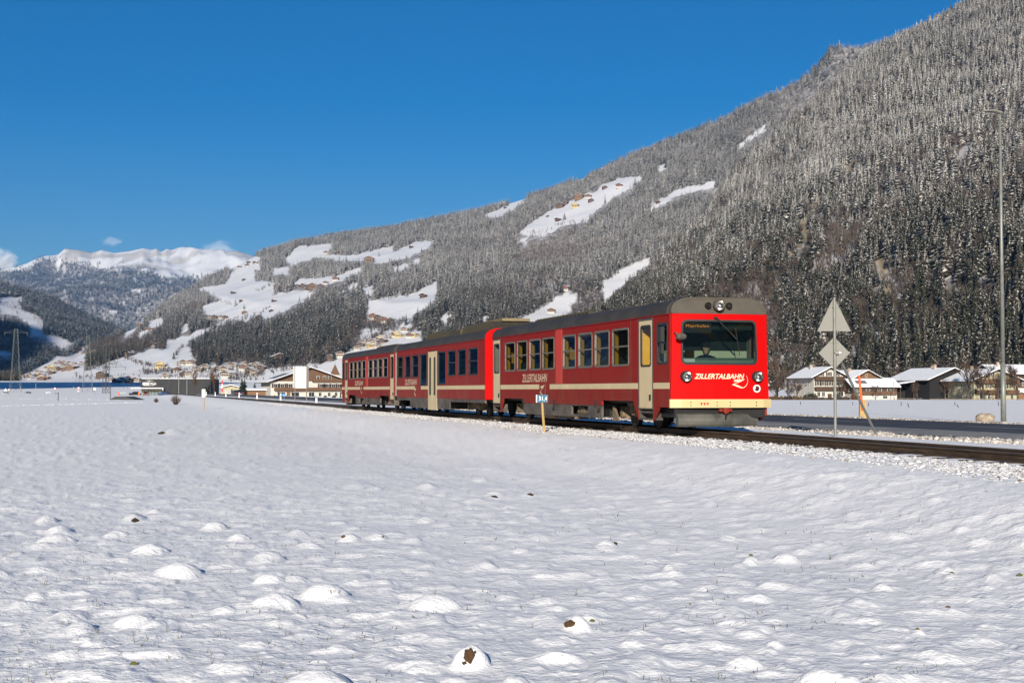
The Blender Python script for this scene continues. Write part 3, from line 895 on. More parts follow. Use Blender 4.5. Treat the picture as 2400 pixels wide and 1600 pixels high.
# ================================================================== ROAD
M_ASPH = mat('asphalt', (0.040, 0.043, 0.052), .75, .25, .8, c2=(0.062, 0.064, 0.072), bump=.25, bscale=120, dirt=(0.11, 0.105, 0.10), dirt_amt=.5)
M_SHOULDER = mat('dusty_asphalt', (0.27, 0.255, 0.24), .85, .2, .6, c2=(0.37, 0.35, 0.325), bump=.25, bscale=120, dirt=(0.07, 0.07, 0.07), dirt_amt=.6)
M_LINE = mat('road_paint', (0.62, 0.62, 0.60), .7, .15, 3, dirt=(0.2, 0.2, 0.19), dirt_amt=.8)
def strip(d0, d1, s0, s1, z, step=8.0):
    mb = MB(); n = max(1, int((s1 - s0) / step))
    for i in range(n):
        a, b = s0 + (s1 - s0) * i / n, s0 + (s1 - s0) * (i + 1) / n
        mb.face([dw(d0, a, z), dw(d1, a, z), dw(d1, b, z), dw(d0, b, z)])
    return mb
road = strip(22.6, D_ROAD1, -60, 460, Z_ROAD).build('road', M_ASPH); tag(road, 'dark asphalt country road behind the railway', kind='structure')
sh = strip(D_ROAD0, 22.6, -60, 460, Z_ROAD + .002).build('road_shoulder', M_SHOULDER); tag(sh, 'pale dusty asphalt strip beside the road', kind='structure')
ln = strip(22.62, 22.74, -60, 460, Z_ROAD + .006)
for k in range(40):
    q = strip(25.8, 25.92, -50 + 12 * k, -44 + 12 * k, Z_ROAD + .006); b0 = len(ln.v)
    ln.v += q.v; ln.f += [tuple(i + b0 for i in f) for f in q.f]; ln.m += q.m
o = ln.build('lane_marking', M_LINE, road)
# ================================================================== TRAIN
def paint_mat(name, c, dust, dust_amt, rough=.35, streak=True, coat=.3):
    """railway paint: road dust thickest low down (local height), vertical streaks"""
    m, nt, out = new_mat(name)
    b = N(nt, 'ShaderNodeBsdfPrincipled')
    tc = N(nt, 'ShaderNodeTexCoord'); sep = N(nt, 'ShaderNodeSeparateXYZ'); nt.links.new(tc.outputs['Object'], sep.inputs[0])
    mr = N(nt, 'ShaderNodeMapRange'); nt.links.new(sep.outputs[2], mr.inputs[0])
    mr.inputs[1].default_value = .45; mr.inputs[2].default_value = 2.0; mr.inputs[3].default_value = 1.0; mr.inputs[4].default_value = .25
    n1 = noise(nt, 1.0, 6, scaled(nt, 3.0, 3.0, .35), .7)
    n2 = noise(nt, 14, 4)
    f = math_(nt, 'MULTIPLY', ramp(nt, n1, [(.35, .25), (.7, 1.0)]), math_(nt, 'MULTIPLY', mr.outputs[0], dust_amt))
    f = math_(nt, 'ADD', f, math_(nt, 'MULTIPLY', ramp(nt, n2, [(.58, 0.0), (.72, .35)]), dust_amt * .6), clamp=True)
    base = ramp(nt, noise(nt, .8, 3), [(.3, tuple(k * .92 for k in c)), (.7, tuple(min(1, k * 1.06) for k in c))])
    nt.links.new(mixc(nt, f, base, dust), b.inputs['Base Color'])
    rr = math_(nt, 'ADD', math_(nt, 'MULTIPLY', f, .5), rough, clamp=True)
    nt.links.new(rr, b.inputs['Roughness']); b.inputs['Specular IOR Level'].default_value = .10; b.inputs['Coat Weight'].default_value = coat; b.inputs['Coat Roughness'].default_value = .25
    bp = N(nt, 'ShaderNodeBump'); bp.inputs['Strength'].default_value = .05; bp.inputs['Distance'].default_value = .05
    nt.links.new(noise(nt, 1.6, 2), bp.inputs['Height']); nt.links.new(bp.outputs[0], b.inputs['Normal'])
    nt.links.new(b.outputs[0], out.inputs[0]); MATS[name] = m
    return m
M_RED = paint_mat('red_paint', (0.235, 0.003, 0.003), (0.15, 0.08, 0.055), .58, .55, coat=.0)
M_REDLIT = paint_mat('sunlit_red_paint', (0.50, 0.0012, 0.0015), (0.22, 0.05, 0.03), .06, .5, coat=.0)  # same red, base brightened for the sunlit ends of the cars
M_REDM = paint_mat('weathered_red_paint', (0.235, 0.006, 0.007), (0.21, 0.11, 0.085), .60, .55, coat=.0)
M_PALE = paint_mat('faded_red_paint', (0.48, 0.04, 0.028), (0.3, 0.18, 0.14), .25, .5, coat=0)
M_CREAM = paint_mat('cream_paint', (0.62, 0.50, 0.29), (0.25, 0.20, 0.14), .30, .45)
M_BUMP = paint_mat('cream_bumper_paint', (0.58, 0.46, 0.23), (0.33, 0.24, 0.14), .16, .45)
M_ROOF = mat('roof_grey', (0.034, 0.031, 0.030), .7, .25, 1.5, stretch=(1, 1, 1), dirt=(0.08, 0.065, 0.05), dirt_amt=.5)
M_VISOR = mat('visor_grey', (0.080, 0.068, 0.052), .55, .12, 2)
M_SKIRT = mat('skirt_grey', (0.065, 0.055, 0.048), .75, .25, 2.5, dirt=(0.20, 0.17, 0.13), dirt_amt=.6)
M_DUST = mat('dusty_iron', (0.13, 0.095, 0.06), .85, .35, 5, c2=(0.24, 0.18, 0.11), bump=.3)
M_BLACK = mat('black_iron', (0.012, 0.011, 0.010), .7, .3, 4)
M_RUBBER = mat('black_rubber', (0.022, 0.022, 0.022), .6, .2, 6)
M_ALU = mat('window_aluminium', (0.22, 0.19, 0.15), .5, .15, 6, metal=.6)
M_CHROME = mat('lamp_chrome', (0.75, 0.74, 0.72), .18, .08, 8, metal=1.0)
M_LENS = glass_mat('lamp_glass', (0.9, 0.9, 0.88), .8)
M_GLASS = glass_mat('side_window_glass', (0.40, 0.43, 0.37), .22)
M_GLASSF = glass_mat('darkened_window_glass', (0.15, 0.16, 0.14), .35)  # tint darkened on one side so daylight leaves the interior dark
M_GLASSD = glass_mat('door_window_glass', (0.8, 0.8, 0.76), .2)
M_GLASSM = glass_mat('coach_window_glass', (0.24, 0.26, 0.23), .22)
M_WIND = glass_mat('windscreen_glass', (0.42, 0.50, 0.46), .35)
M_INT = mat('interior_grey', (0.20, 0.21, 0.20), .8, .15, 2)
M_INTY = mat('interior_yellow', (0.80, 0.46, 0.02), .6, .1, 2)
M_SEAT = mat('seat_cloth', (0.03, 0.05, 0.055), .9, .3, 8)
M_DASH = mat('dashboard_green', (0.23, 0.30, 0.26), .7, .12, 3)
M_DARK = mat('cab_dark', (0.02, 0.025, 0.026), .85, .2, 3)
M_IVORY = mat('cab_ivory', (0.62, 0.60, 0.46), .7, .1, 3)
M_LETTER = mat('ivory_lettering', (0.74, 0.62, 0.42), .55, .1, 8)
M_LETTERD = mat('dusty_lettering', (0.52, 0.40, 0.27), .6, .2, 8)
M_PLOUGH = mat('plough_steel', (0.085, 0.085, 0.07), .6, .25, 3, c2=(0.15, 0.148, 0.125), metal=.3, dirt=(0.12, 0.10, 0.08), dirt_amt=.6)
M_MESH = mat('grille_brown', (0.045, 0.038, 0.026), .8, .3, 8)
M_REDLAMP = mat('red_lamp', (0.10, 0.005, 0.006), .25, .1, 6, spec=.6)
M_WHITE = mat('white_enamel', (0.78, 0.77, 0.73), .5, .06, 5)
M_BLUE = mat('blue_enamel', (0.008, 0.10, 0.17), .5, .12, 5)
M_LED = emit('amber_led', (1.0, 0.32, 0.05), 1.1)

_txt = {}
def text_mesh(s, w, h, mat_, shear=0.0, bold=.012, depth=.003, spacing=1.0):
    """lettering w wide and h high in the x/y plane, origin bottom left"""
    cu = bpy.data.curves.new('text', 'FONT'); cu.body = s; cu.shear = shear; cu.offset = bold; cu.space_character = spacing
    cu.resolution_u = 3
    o = bpy.data.objects.new('text', cu); col.objects.link(o)
    bpy.context.view_layer.update()
    me = bpy.data.meshes.new_from_object(o.evaluated_get(bpy.context.evaluated_depsgraph_get()))
    bpy.data.objects.remove(o)
    co = np.zeros(len(me.vertices) * 3); me.vertices.foreach_get('co', co); co = co.reshape(-1, 3)
    lo, hi = co.min(0), co.max(0)
    co[:, 0] = (co[:, 0] - lo[0]) / (hi[0] - lo[0]) * w
    co[:, 1] = (co[:, 1] - lo[1]) / (hi[1] - lo[1]) * h
    co[:, 2] = 0
    me.vertices.foreach_set('co', co.ravel()); me.materials.clear(); me.materials.append(mat_); me.update()
    return me
def flat_put(me, fn):
    for v in me.vertices: v.co = fn(v.co.x, v.co.y)
    me.update(); return me
def rrect(x0, x1, z0, z1, r, n=4, m=1):
    """rounded rectangle outline; n points per corner, m-1 extra points per edge"""
    pts = []
    for (cx, cz, a0) in ((x1 - r, z0 + r, -90), (x1 - r, z1 - r, 0), (x0 + r, z1 - r, 90), (x0 + r, z0 + r, 180)):
        for i in range(n):
            a = R(a0 + 90 * i / (n - 1)); pts.append((cx + r * math.cos(a), cz + r * math.sin(a)))
    out = []
    k = len(pts)
    for c in range(4):
        out += pts[c*n:(c+1)*n]
        a, b = pts[c*n+n-1], pts[((c+1)*n) % k]
        for j in range(1, m): out.append((a[0] + (b[0]-a[0]) * j / m, a[1] + (b[1]-a[1]) * j / m))
    return out
def wall_cells(mb, x0, x1, z0, z1, holes, y0, y1, mi=0):
    xs = sorted({x0, x1, *[h[0] for h in holes], *[h[1] for h in holes]})
    zs = sorted({z0, z1, *[h[2] for h in holes], *[h[3] for h in holes]})
    xs = [x for x in xs if x0 <= x <= x1]; zs = [z for z in zs if z0 <= z <= z1]
    for a, b in zip(xs[:-1], xs[1:]):
        for c, d in zip(zs[:-1], zs[1:]):
            mx, mz = (a + b) / 2, (c + d) / 2
            if any(h[0] < mx < h[1] and h[2] < mz < h[3] for h in holes): continue
            mb.box(a, b, y0, y1, c, d, mi)
def side_fn(sd, base=1.2): return lambda x, z, w: (x, sd * (base + w), z)

def window(parent, sd, x0, x1, z0, z1, fm, gm, name='window', split=True, y=1.2, r=.07):
    fn = side_fn(sd, y)
    mb = MB(); mb.ring(rrect(x0 - .02, x1 + .02, z0 - .02, z1 + .02, r), rrect(x0 + .03, x1 - .03, z0 + .03, z1 - .03, r * .7), fn, -.022, .012)
    if split:
        zm = z0 + (z1 - z0) * .52
        mb.prism([(x0 + .03, zm - .018), (x1 - .03, zm - .018), (x1 - .03, zm + .018), (x0 + .03, zm + .018)], fn, -.028, .010)
    o = mb.build(name, fm, parent)
    g = MB(); g.face([fn(p, q, -.015) for p, q in rrect(x0 + .03, x1 - .03, z0 + .03, z1 - .03, r * .7)])
    g.build('pane', gm, o)
    return o
def roof_profile(hw=1.22, z0=2.645, zc=3.03, n=14):
    pts = []
    for i in range(n + 1):
        a = math.pi * i / n
        c, s = math.cos(a), math.sin(a)
        pts.append((hw * math.copysign(abs(c) ** .46, c), z0 + (zc - z0) * abs(s) ** .78))
    return pts
def roof_mesh(mb, x0, x1, prof, mi=0, n=6, drop_end=0.0):
    for i in range(len(prof) - 1):
        (a, b), (c, d) = prof[i], prof[i + 1]
        mb.face([(x0, a, b), (x1, a, b), (x1, c, d), (x0, c, d)], mi)
    mb.face([(x0, p, q) for p, q in prof], mi); mb.face([(x1, p, q) for p, q in reversed(prof)], mi)
def wheelset(parent, xc, tag_='bogie'):
    """bogie: side frames, springs, axle boxes, two wheel pairs"""
    b = MB()
    for s in (-1, 1):
        y = .62 * s
        b.prism([(xc - 1.15, .46), (xc - 1.0, .36), (xc - .45, .34), (xc - .3, .26), (xc + .3, .26), (xc + .45, .34), (xc + 1.0, .36), (xc + 1.15, .46), (xc + .5, .58), (xc - .5, .58)], lambda p, q, w: (p, w, q), y - .05, y + .05)
        for k in range(4):
            b.tube((xc - .22 + .147 * k, y + .10 * s, .30), (xc - .22 + .147 * k, y + .10 * s, .55), .05, .05, 7)
        b.box(xc - .38, xc + .38, y + .02 * s, y + .2 * s, .55, .60)
        b.box(xc - 1.0, xc - .98, y, y + .18 * s, .2, .5); b.box(xc + .98, xc + 1.0, y, y + .18 * s, .2, .5)
    b.box(xc - .25, xc + .25, -.6, .6, .42, .58)
    bo = b.build('bogie', M_DUST, parent)
    for dx in (-.8, .8):
        for s in (-1, 1):
            w = MB(); y = .40 * s
            w.lathe([(.0, -.06), (.30, -.06), (.335, -.05), (.335, .05), (.30, .06), (.0, .06)], (xc + dx, y, .335), 'y', 20)
            w.lathe([(.365, -.065 if s < 0 else .035), (.365, -.035 if s < 0 else .065)], (xc + dx, y, .335), 'y', 20)
            w.build('wheel', M_BLACK, bo, smooth=False)
            a = MB(); a.box(xc + dx - .14, xc + dx + .14, .55 * s, .76 * s, .22, .48); a.lathe([(.11, .0), (.11, .07 * s), (.0, .08 * s)], (xc + dx, .76 * s, .335), 'y', 12)
            a.build('axle_box', M_DUST, bo)
    return bo
def logo_mesh(mb, fn, h=.32, arc=True):
    P = [(.19, .455), (.80, .49), (.58, .37), (.17, .225), (.36, .16), (.64, .045), (.55, .0), (.20, .12), (0, .19), (.42, .35), (.10, .36)]
    tri = [(0, 1, 2), (0, 2, 9), (0, 9, 10), (9, 2, 3), (8, 9, 3), (8, 3, 4), (8, 4, 7), (7, 4, 5), (7, 5, 6)]
    s = h / .8
    for t in tri: mb.face([fn(P[i][0] * s, P[i][1] * s) for i in t])
    if arc:
        pts = []
        for i in range(13):
            a = R(38 - 150 * i / 12); w = .008 + .022 * (i / 12)
            cx, cy, rx, ry = .60, .42, .38, .42
            pts.append(((cx + rx * math.cos(a)) * s, (cy + ry * math.sin(a)) * s, (cx + (rx - w * 1.4) * math.cos(a)) * s, (cy + (ry - w * 1.4) * math.sin(a)) * s))
        for p, q in zip(pts[:-1], pts[1:]): mb.face([fn(p[0], p[1]), fn(q[0], q[1]), fn(q[2], q[3]), fn(p[2], p[3])])
def door(parent, sd, x0, x1, z0, z1, yel=True):
    fn = side_fn(sd)
    mb = MB()
    wall_cells(mb, x0, x1, z0, z1, [(x0 + .13, x1 - .13, 1.50, z1 - .14)], sd * 1.155, sd * 1.193)
    d = mb.build('door', M_CREAM, parent)
    g = MB(); g.ring(rrect(x0 + .10, x1 - .10, 1.47, z1 - .11, .08), rrect(x0 + .145, x1 - .145, 1.515, z1 - .155, .06), fn, -.03, .004); g.build('gasket', M_RUBBER, d)
    g = MB(); g.face([fn(p, q, -.02) for p, q in rrect(x0 + .14, x1 - .14, 1.51, z1 - .15, .06)]); g.build('pane', M_GLASSD, d)
    h = MB(); h.box(x0 + .12 if sd > 0 else x1 - .16, x0 + .16 if sd > 0 else x1 - .12, sd * 1.193, sd * 1.23, .68, .82); h.build('handle', M_BLACK, d)
    f = MB(); f.ring([(x0 - .05, z0 - .03), (x1 + .05, z0 - .03), (x1 + .05, z1 + .05), (x0 - .05, z1 + .05)], [(x0 - .002, z0 - .002), (x1 + .002, z0 - .002), (x1 + .002, z1 + .002), (x0 - .002, z1 + .002)], fn, -.06, .006)
    f.build('door_frame', M_SKIRT, parent)
    st = MB()
    st.box(x0, x1, sd * .95, sd * 1.17, z0 - .12, z0 - .07); st.box(x0, x1, sd * 1.0, sd * 1.2, z0 - .28, z0 - .24)
    st.box(x0 - .03, x0, sd * .95, sd * 1.19, z0 - .28, z0 - .035); st.box(x1, x1 + .03, sd * .95, sd * 1.19, z0 - .28, z0 - .035)
    st.build('step', M_SKIRT, parent)
    return d

def build_railcar(label):
    root = empty('railcar'); tag(root, label, 'railcar', 'vehicles of the red train')
    L = 15.98
    wins = [(2.74, 3.93), (4.18, 5.32), (5.54, 6.70), (6.97, 8.11), (8.96, 10.12), (10.34, 11.53), (11.79, 12.92), (13.19, 14.35)]
    doors = [(1.14, 2.03), (15.02, 15.90)]
    for sd in (1, -1):
        w = MB()
        holes = [(a, b, 1.53, 2.43) for a, b in wins] + [(a, b, .45, 2.58) for a, b in doors] + [(.16, .84, 1.53, 2.44)]
        wall_cells(w, .05, L, .66, 2.65, holes, sd * 1.15, sd * 1.2)
        # lower edge: strips between bogie cut-outs, fairings beside the doors
        for a, b in ((.05, 1.09), (4.78, 12.1)): w.box(a, b, sd * 1.15, sd * 1.199, .53, .66)
        fn = side_fn(sd)
        for P in ([(.72, .53), (1.09, .53), (1.09, .22)], [(2.08, .66), (2.08, .22), (2.34, .53), (2.45, .66)], [(14.6, .66), (14.7, .53), (14.97, .22), (14.97, .66)]):
            w.prism(P, fn, -.05, -.002)
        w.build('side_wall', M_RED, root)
        iv = MB(); wall_cells(iv, .3, L - .1, .66, 2.62, holes, sd * 1.13, sd * 1.148); iv.build('wall_lining', M_INT, root)
        pl = MB(); pl.box(8.2, 8.78, sd * 1.2, sd * 1.212, 1.10, 2.63); pl.build('centre_post', M_PALE, root)
        ribs = MB()
        for z in (.74, .83): ribs.box(2.1, 14.9, sd * 1.2, sd * 1.205, z, z + .008)
        ribs.box(.06, L, sd * 1.2, sd * 1.222, 2.628, 2.652)
        ribs.build('moulding', M_RED, root)
        pj = MB()
        for x in (2.58, 8.14, 8.84, 14.52): pj.box(x, x + .012, sd * 1.2, sd * 1.2025, .68, 2.62)
        pj.build('panel_joint', M_SKIRT, root)
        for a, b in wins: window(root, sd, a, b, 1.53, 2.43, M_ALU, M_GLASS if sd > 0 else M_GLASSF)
        window(root, sd, .18, .82, 1.53, 2.44, M_RUBBER, M_GLASS, 'cab_side_window', split=False)
        for a, b in doors: door(root, sd, a, b, .50, 2.56)
        # cream stripe, interrupted by the emblem
        t0 = 9.40 if sd > 0 else 7.45
        st = MB()
        for a, b in ((.06, 1.08), (2.09, t0), (t0 + 1.08, 14.96)) if sd > 0 else ((.06, 1.08), (2.09, t0 - 1.08), (t0, 14.96)): st.box(a, b, sd * 1.2, sd * 1.203, .95, 1.09)
        st.build('stripe', M_CREAM, root)
        x_start = 12.33 if sd > 0 else 4.63
        me = text_mesh('ZILLERTALBAHN', 2.68, .24, M_LETTERD, .12, .022)
        flat_put(me, lambda u, v: (x_start - sd * u, sd * 1.204, 1.165 + v)); link('lettering', me, root)
        lg = MB(); xl = x_start - sd * 1.90
        logo_mesh(lg, lambda u, v: (xl - sd * u, sd * 1.2045, .72 + v * 1.1), .52); lg.build('emblem', M_LETTERD, root)
        # equipment skirt
        sk = MB()
        wall_cells(sk, 4.85, 12.05, .20, .53, [(5.95, 7.42, .27, .50)], sd * 1.12, sd * 1.185)
        sk.prism([(12.05, .53), (12.05, .20), (12.3, .30), (12.3, .53)], side_fn(sd, 1.12), 0, .06)
        sk.build('skirt', M_SKIRT, root)
        small = MB()
        for x in (12.1, 8.9, 5.2): small.box(x, x + .05, sd * 1.199, sd * 1.24, .50, .66)
        small.lathe([(.05, 0), (.05, sd * .05), (.0, sd * .055)], (5.0, sd * 1.185, .40), 'y', 10); small.lathe([(.05, 0), (.05, sd * .05), (.0, sd * .055)], (9.0, sd * 1.185, .40), 'y', 10)
        small.build('fitting', M_BLACK, root)
        eng = MB()
        eng.tube((6.0, sd * .95, .33), (7.3, sd * .95, .33), .09, .09, 10); eng.tube((6.3, sd * .9, .42), (6.9, sd * 1.02, .36), .05, .05, 8); eng.box(7.0, 7.35, sd * .7, sd * 1.0, .3, .46); eng.lathe([(.09, 0), (.09, sd * .14), (0, sd * .15)], (6.75, sd * .9, .38), 'y', 10)
        eng.build('engine_part', M_DUST, root)
    for x, w_ in ((3.5, 0), (13.4, 0)): wheelset(root, x)
    fr = MB(); fr.box(.3, L - .1, -1.0, 1.0, .60, .66); fr.box(5.0, 12.0, -.9, .9, .22, .58); fr.build('underframe', M_BLACK, root)
    ta = MB()
    ta.prism([(4.62, .52), (4.62, .14), (4.2, .14), (4.55, .52)], side_fn(1, .9), 0, .06); ta.tube((9.5, .9, .22), (11.6, .9, .22), .13, .13, 10); ta.box(7.9, 9.3, .55, 1.02, .12, .24)
    ta.build('sand_box', M_DUST, root)
    # roof
    rf = MB(); prof = roof_profile(); roof_mesh(rf, .20, L, prof); rfo = rf.build('roof', M_ROOF, root)
    g = MB()
    g.box(7.6, 12.9, -.55, .62, 2.95, 3.10); g.box(8.0, 12.5, -.45, .5, 3.10, 3.14)
    for k in range(14): g.box(7.9 + .36 * k, 7.94 + .36 * k, -.5, .64, 3.04, 3.125)
    g.build('roof_walkway', M_MESH, rfo)
    e = MB(); e.path([(7.3, .25, 2.95), (7.3, .25, 3.14), (7.34, .25, 3.19), (7.48, .25, 3.21)], .055, 8); e.build('exhaust_pipe', M_BLACK, rfo)
    h = MB(); h.path([(6.35, .3, 2.95), (6.2, .3, 3.08), (4.0, .3, 3.09), (3.9, .3, 3.0)], .018, 6); h.path([(6.35, .1, 2.98), (6.2, .1, 3.10), (4.4, .1, 3.10), (4.3, .1, 3.0)], .018, 6); h.path([(6.3, .2, 3.0), (6.2, .2, 3.1), (4.2, .2, 3.085)], .014, 6); h.build('grab_rail', M_DUST, rfo)
    # front
    def ff(y, z, w=0.0):                        # bulge and slight rake of the cab front
        k = 1 - .045 * max(0, (z - .7)) / 2.0
        return (-.02 - .075 * (1 - (y / 1.2) ** 2) + .05 * (z - .7) / 2.0 - w, y * k, z)
    mb = MB()
    o_ = rrect(-1.2, 1.2, .70, 2.65, .03, 3, 7); i_ = rrect(-.905, .955, 1.52, 2.49, .12, 3, 7)
    mb.ring(o_, i_, lambda p, q, w: ff(p, q, w), -.05, .0)
    fo = mb.build('front_panel', M_REDLIT, root)
    g = MB(); g.ring(rrect(-.93, .98, 1.495, 2.515, .13, 4, 6), rrect(-.885, .935, 1.54, 2.47, .11, 4, 6), lambda p, q, w: ff(p, q, w), -.02, .018); g.build('gasket', M_RUBBER, fo)
    g = MB(); pts = rrect(-.89, .94, 1.535, 2.475, .11, 4, 6)
    for i in range(len(pts)): g.face([ff(.02, 2.0, -.005), ff(*pts[i], -.005), ff(*pts[(i + 1) % len(pts)], -.005)])
    ws = g.build('windscreen', M_WIND, root, smooth=True)
    v = MB()
    vp = [(a * .985, b) for a, b in roof_profile(1.2, 2.655, 3.04, 20)]
    v.prism(vp, lambda p, q, w: (ff(p, 2.65)[0] + .02 + (q - 2.65) * .12 - w, p * .99, q), -.28, .03)
    vo = v.build('visor', M_VISOR, root)
    def lamp(y, z, r, parent, name='headlight'):
        x = ff(y, min(z, 2.65))[0] - .045
        q = MB(); q.lathe([(r * 1.18, .06), (r * 1.18, -.05), (r * 1.05, -.07), (r * 1.0, -.05)], (x, y, z), 'x', 24)
        lo = q.build(name, M_VISOR if z > 2.65 else M_RUBBER, parent, smooth=False)
        q = MB(); q.lathe([(r, -.05), (r * .85, -.02), (r * .5, .02), (r * .12, .036), (0, .036)], (x, y, z), 'x', 24); q.build('reflector', M_CHROME, lo, smooth=True)
        q = MB(); q.lathe([(r * 1.0, -.052), (r * .8, -.068), (r * .4, -.080), (0, -.084)], (x, y, z), 'x', 24); q.build('lens', M_LENS, lo, smooth=True)
        q = MB(); q.lathe([(.018, .0), (.018, -.03), (0, -.034)], (x, y, z), 'x', 8); q.build('bulb', M_WHITE, lo)
        return lo
    lamp(.855, 1.228, .108, root); lamp(-.89, 1.228, .108, root); lamp(.054, 2.84, .108, root)
    for y in (.30, -.21):
        q = MB(); x = ff(y, 2.65)[0]; q.lathe([(.07, .03), (.07, -.04), (.06, -.05), (.045, -.02), (.03, .0), (0, .0)], (x, y, 2.84), 'x', 14); q.build('horn', M_BLACK, root)
    q = MB(); q.path([(ff(.30, 2.65)[0] - .05, .30, 2.84), (ff(.38, 2.65)[0] - .06, .38, 2.85)], .02, 6); q.build('horn_stub', M_BLACK, root)
    q = MB(); x = ff(-.88, .97)[0]; q.lathe([(.088, .02), (.088, -.025), (.060, -.03), (.060, .0)], (x, -.88, .955), 'x', 20); tl = q.build('tail_light', M_WHITE, root)
    q = MB(); q.lathe([(.062, -.015), (.04, -.03), (0, -.034)], (x, -.88, .955), 'x', 16); q.build('lens', M_REDLAMP, tl, smooth=True)
    me = text_mesh('ZILLERTALBAHN', 1.235, .116, M_LETTER, .28, .022)
    flat_put(me, lambda u, v: ff(.658 - u, 1.175 + v, .004)); link('lettering', me, root)
    lg = MB(); logo_mesh(lg, lambda u, v: ff(-.255 - u, .965 + v, .005), .335); lg.build('emblem', M_LETTER, root)
    # bumper beam
    b = MB()
    P = [(1.235, .0), (1.235, -.06), (1.0, -.15), (.5, -.18), (-.5, -.18), (-1.0, -.15), (-1.235, -.06), (-1.235, .0)]
    b.prism([(y, x) for y, x in P], lambda p, q, w: (q, p, w), .525, .715)
    bo = b.build('bumper', M_BUMP, root)
    t = MB()
    for y in (.78, .15, -.17, -.82):
        for z in (.575, .645): t.lathe([(.014, .0), (.014, -.012), (0, -.014)], (-.178 if abs(y) < .5 else -.165, y, z), 'x', 8)
    t.build('bolt', M_SKIRT, bo)
    t = MB()
    for y in (.53, .455, .38): t.face([(-.186, y + .03, .635), (-.186, y - .03, .635), (-.186, y, .575)])
    t.build('marking', M_REDLIT, bo)
    # plough, coupler hook, cab skirt
    pr = [(-.10, .40), (-.17, .37), (-.21, .30), (-.225, .22), (-.21, .15), (-.17, .10)]
    pg = MB()
    ys = [(1.10, .0), (.75, -.02), (.35, -.05), (.0, -.06)]
    sta = ys + [(-.02, -.05), (-.35, .04), (-.75, .20), (-.98, .32)]
    for (ya, xa), (yb, xb) in zip(sta[:-1], sta[1:]):
        for (p, q), (p2, q2) in zip(pr[:-1], pr[1:]): pg.face([(p + xa, ya, q), (p + xb, yb, q), (p2 + xb, yb, q2), (p2 + xa, ya, q2)])
    pg.face([(-.10, 1.10, .40)] + [(p, 1.10, q) for p, q in pr[1:]] + [(-.05, 1.10, .10)])
    pg.box(-.10, .05, -.5, 1.0, .16, .34); pg.build('snow_plough', M_PLOUGH, root)
    c = MB(); c.box(-.34, .1, -.05, .05, .42, .50); c.lathe([(.07, -.30), (.07, -.36), (0, -.37)], (0, 0, .46), 'x', 12); c.box(-.25, -.21, -.18, .12, .44, .50); c.build('coupler', M_RED, root)
    hk = MB(); hk.path([(-.3, 0, .44), (-.33, 0, .34), (-.30, 0, .27)], .02, 6); hk.build('hook', M_BLACK, root)
    ap = MB(); ap.box(.0, .06, -1.1, 1.1, .30, .70); ap.box(.06, 1.1, -1.0, 1.0, .30, .60); ap.build('apron', M_BLACK, root)
    rc = MB(); rc.prism([(.02, .70), (.02, .34), (.35, .22), (.6, .53), (.6, .70)], lambda p, q, w: (p, w, q), -1.17, -1.12); rc.build('corner_skirt', M_RED, root)
    # wiper and mirrors
    wp = MB(); a0, a1 = ff(.14, 2.555, .035), ff(-.40, 2.07, .06)
    wp.tube(a0, a1, .016, .012, 6); wp.tube(ff(.10, 2.56, .03), ff(-.37, 2.07, .05), .008, .008, 5)
    wp.tube(ff(-.36, 2.33, .045), ff(-.46, 1.70, .03), .011, .008, 6); wp.lathe([(.035, .03), (.035, -.05), (0, -.055)], ff(.14, 2.555, .0), 'x', 10)
    wp.build('wiper', M_BLACK, root)
    mr = MB(); mr.path([ff(1.15, 2.22, .0), (-.22, 1.15, 2.2), (-.25, 1.08, 2.15)], .012, 6)
    for i in range(10):
        pass
    mr.lathe([(0, -.13), (.05, -.12), (.075, -.06), (.08, .02), (.06, .09), (0, .10)], (-.24, 1.05, 2.12), 'y', 12); mr.build('mirror', M_SKIRT, root)
    ms = MB(); ms.box(.34, .54, 1.21, 1.30, 2.02, 2.36); ms.box(.38, .52, 1.21, 1.27, 1.76, 1.98); ms.path([(.30, 1.2, 2.30), (.40, 1.25, 2.30)], .015, 6); ms.path([(.42, 1.24, 2.02), (.44, 1.24, 1.96)], .02, 6); ms.build('side_mirror', M_RUBBER, root)
    # inside
    it = MB(); it.box(.12, L - .1, -1.12, 1.12, .66, .72); it.box(.1, L - .1, -1.1, 1.1, 2.56, 2.60); it.box(L - .12, L - .06, -1.15, 1.15, .66, 2.64); it.build('interior_shell', M_INT, root)
    bk = MB(); bk.box(1.02, 1.06, -1.12, 1.12, 1.84, 2.58); bk.box(.2, .9, -.9, .95, 2.30, 2.56); bk.build('blind_stand_in', M_DARK, root)  # dark panels stand in for the cab's lowered sun blinds
    bl = MB(); bl.box(1.0, 1.04, -1.12, .2, .72, 1.84); bl.box(1.0, 1.04, .45, 1.12, .72, 1.84); bl.build('bulkhead_panel', M_IVORY, root)
    ds = MB(); ds.prism([(.10, .72), (.10, 1.60), (.30, 1.66), (.62, 1.60), (.62, .72)], lambda p, q, w: (p, w, q), -.95, 1.0); ds.build('dashboard', M_DASH, root)
    pp = MB(); pp.box(.068, .075, .58, .88, 1.55, 1.63); pp.build('notice', M_WHITE, root)
    di = MB(); di.box(.06, .16, .18, .86, 2.22, 2.45); dio = di.build('destination_display', M_RUBBER, root)
    me = text_mesh('Mayrhofen', .56, .085, M_LED, 0, 0, spacing=1.1)
    flat_put(me, lambda u, v: (.057, .80 - u, 2.325 + v)); link('display_text', me, dio)
    for x in (2.1, 8.5, 14.75):
        y = MB(); y.box(x, x + .04, .35, 1.12, .72, 2.55); y.box(x, x + .04, -1.12, -.35, .72, 2.55); y.build('partition', M_INTY, root)
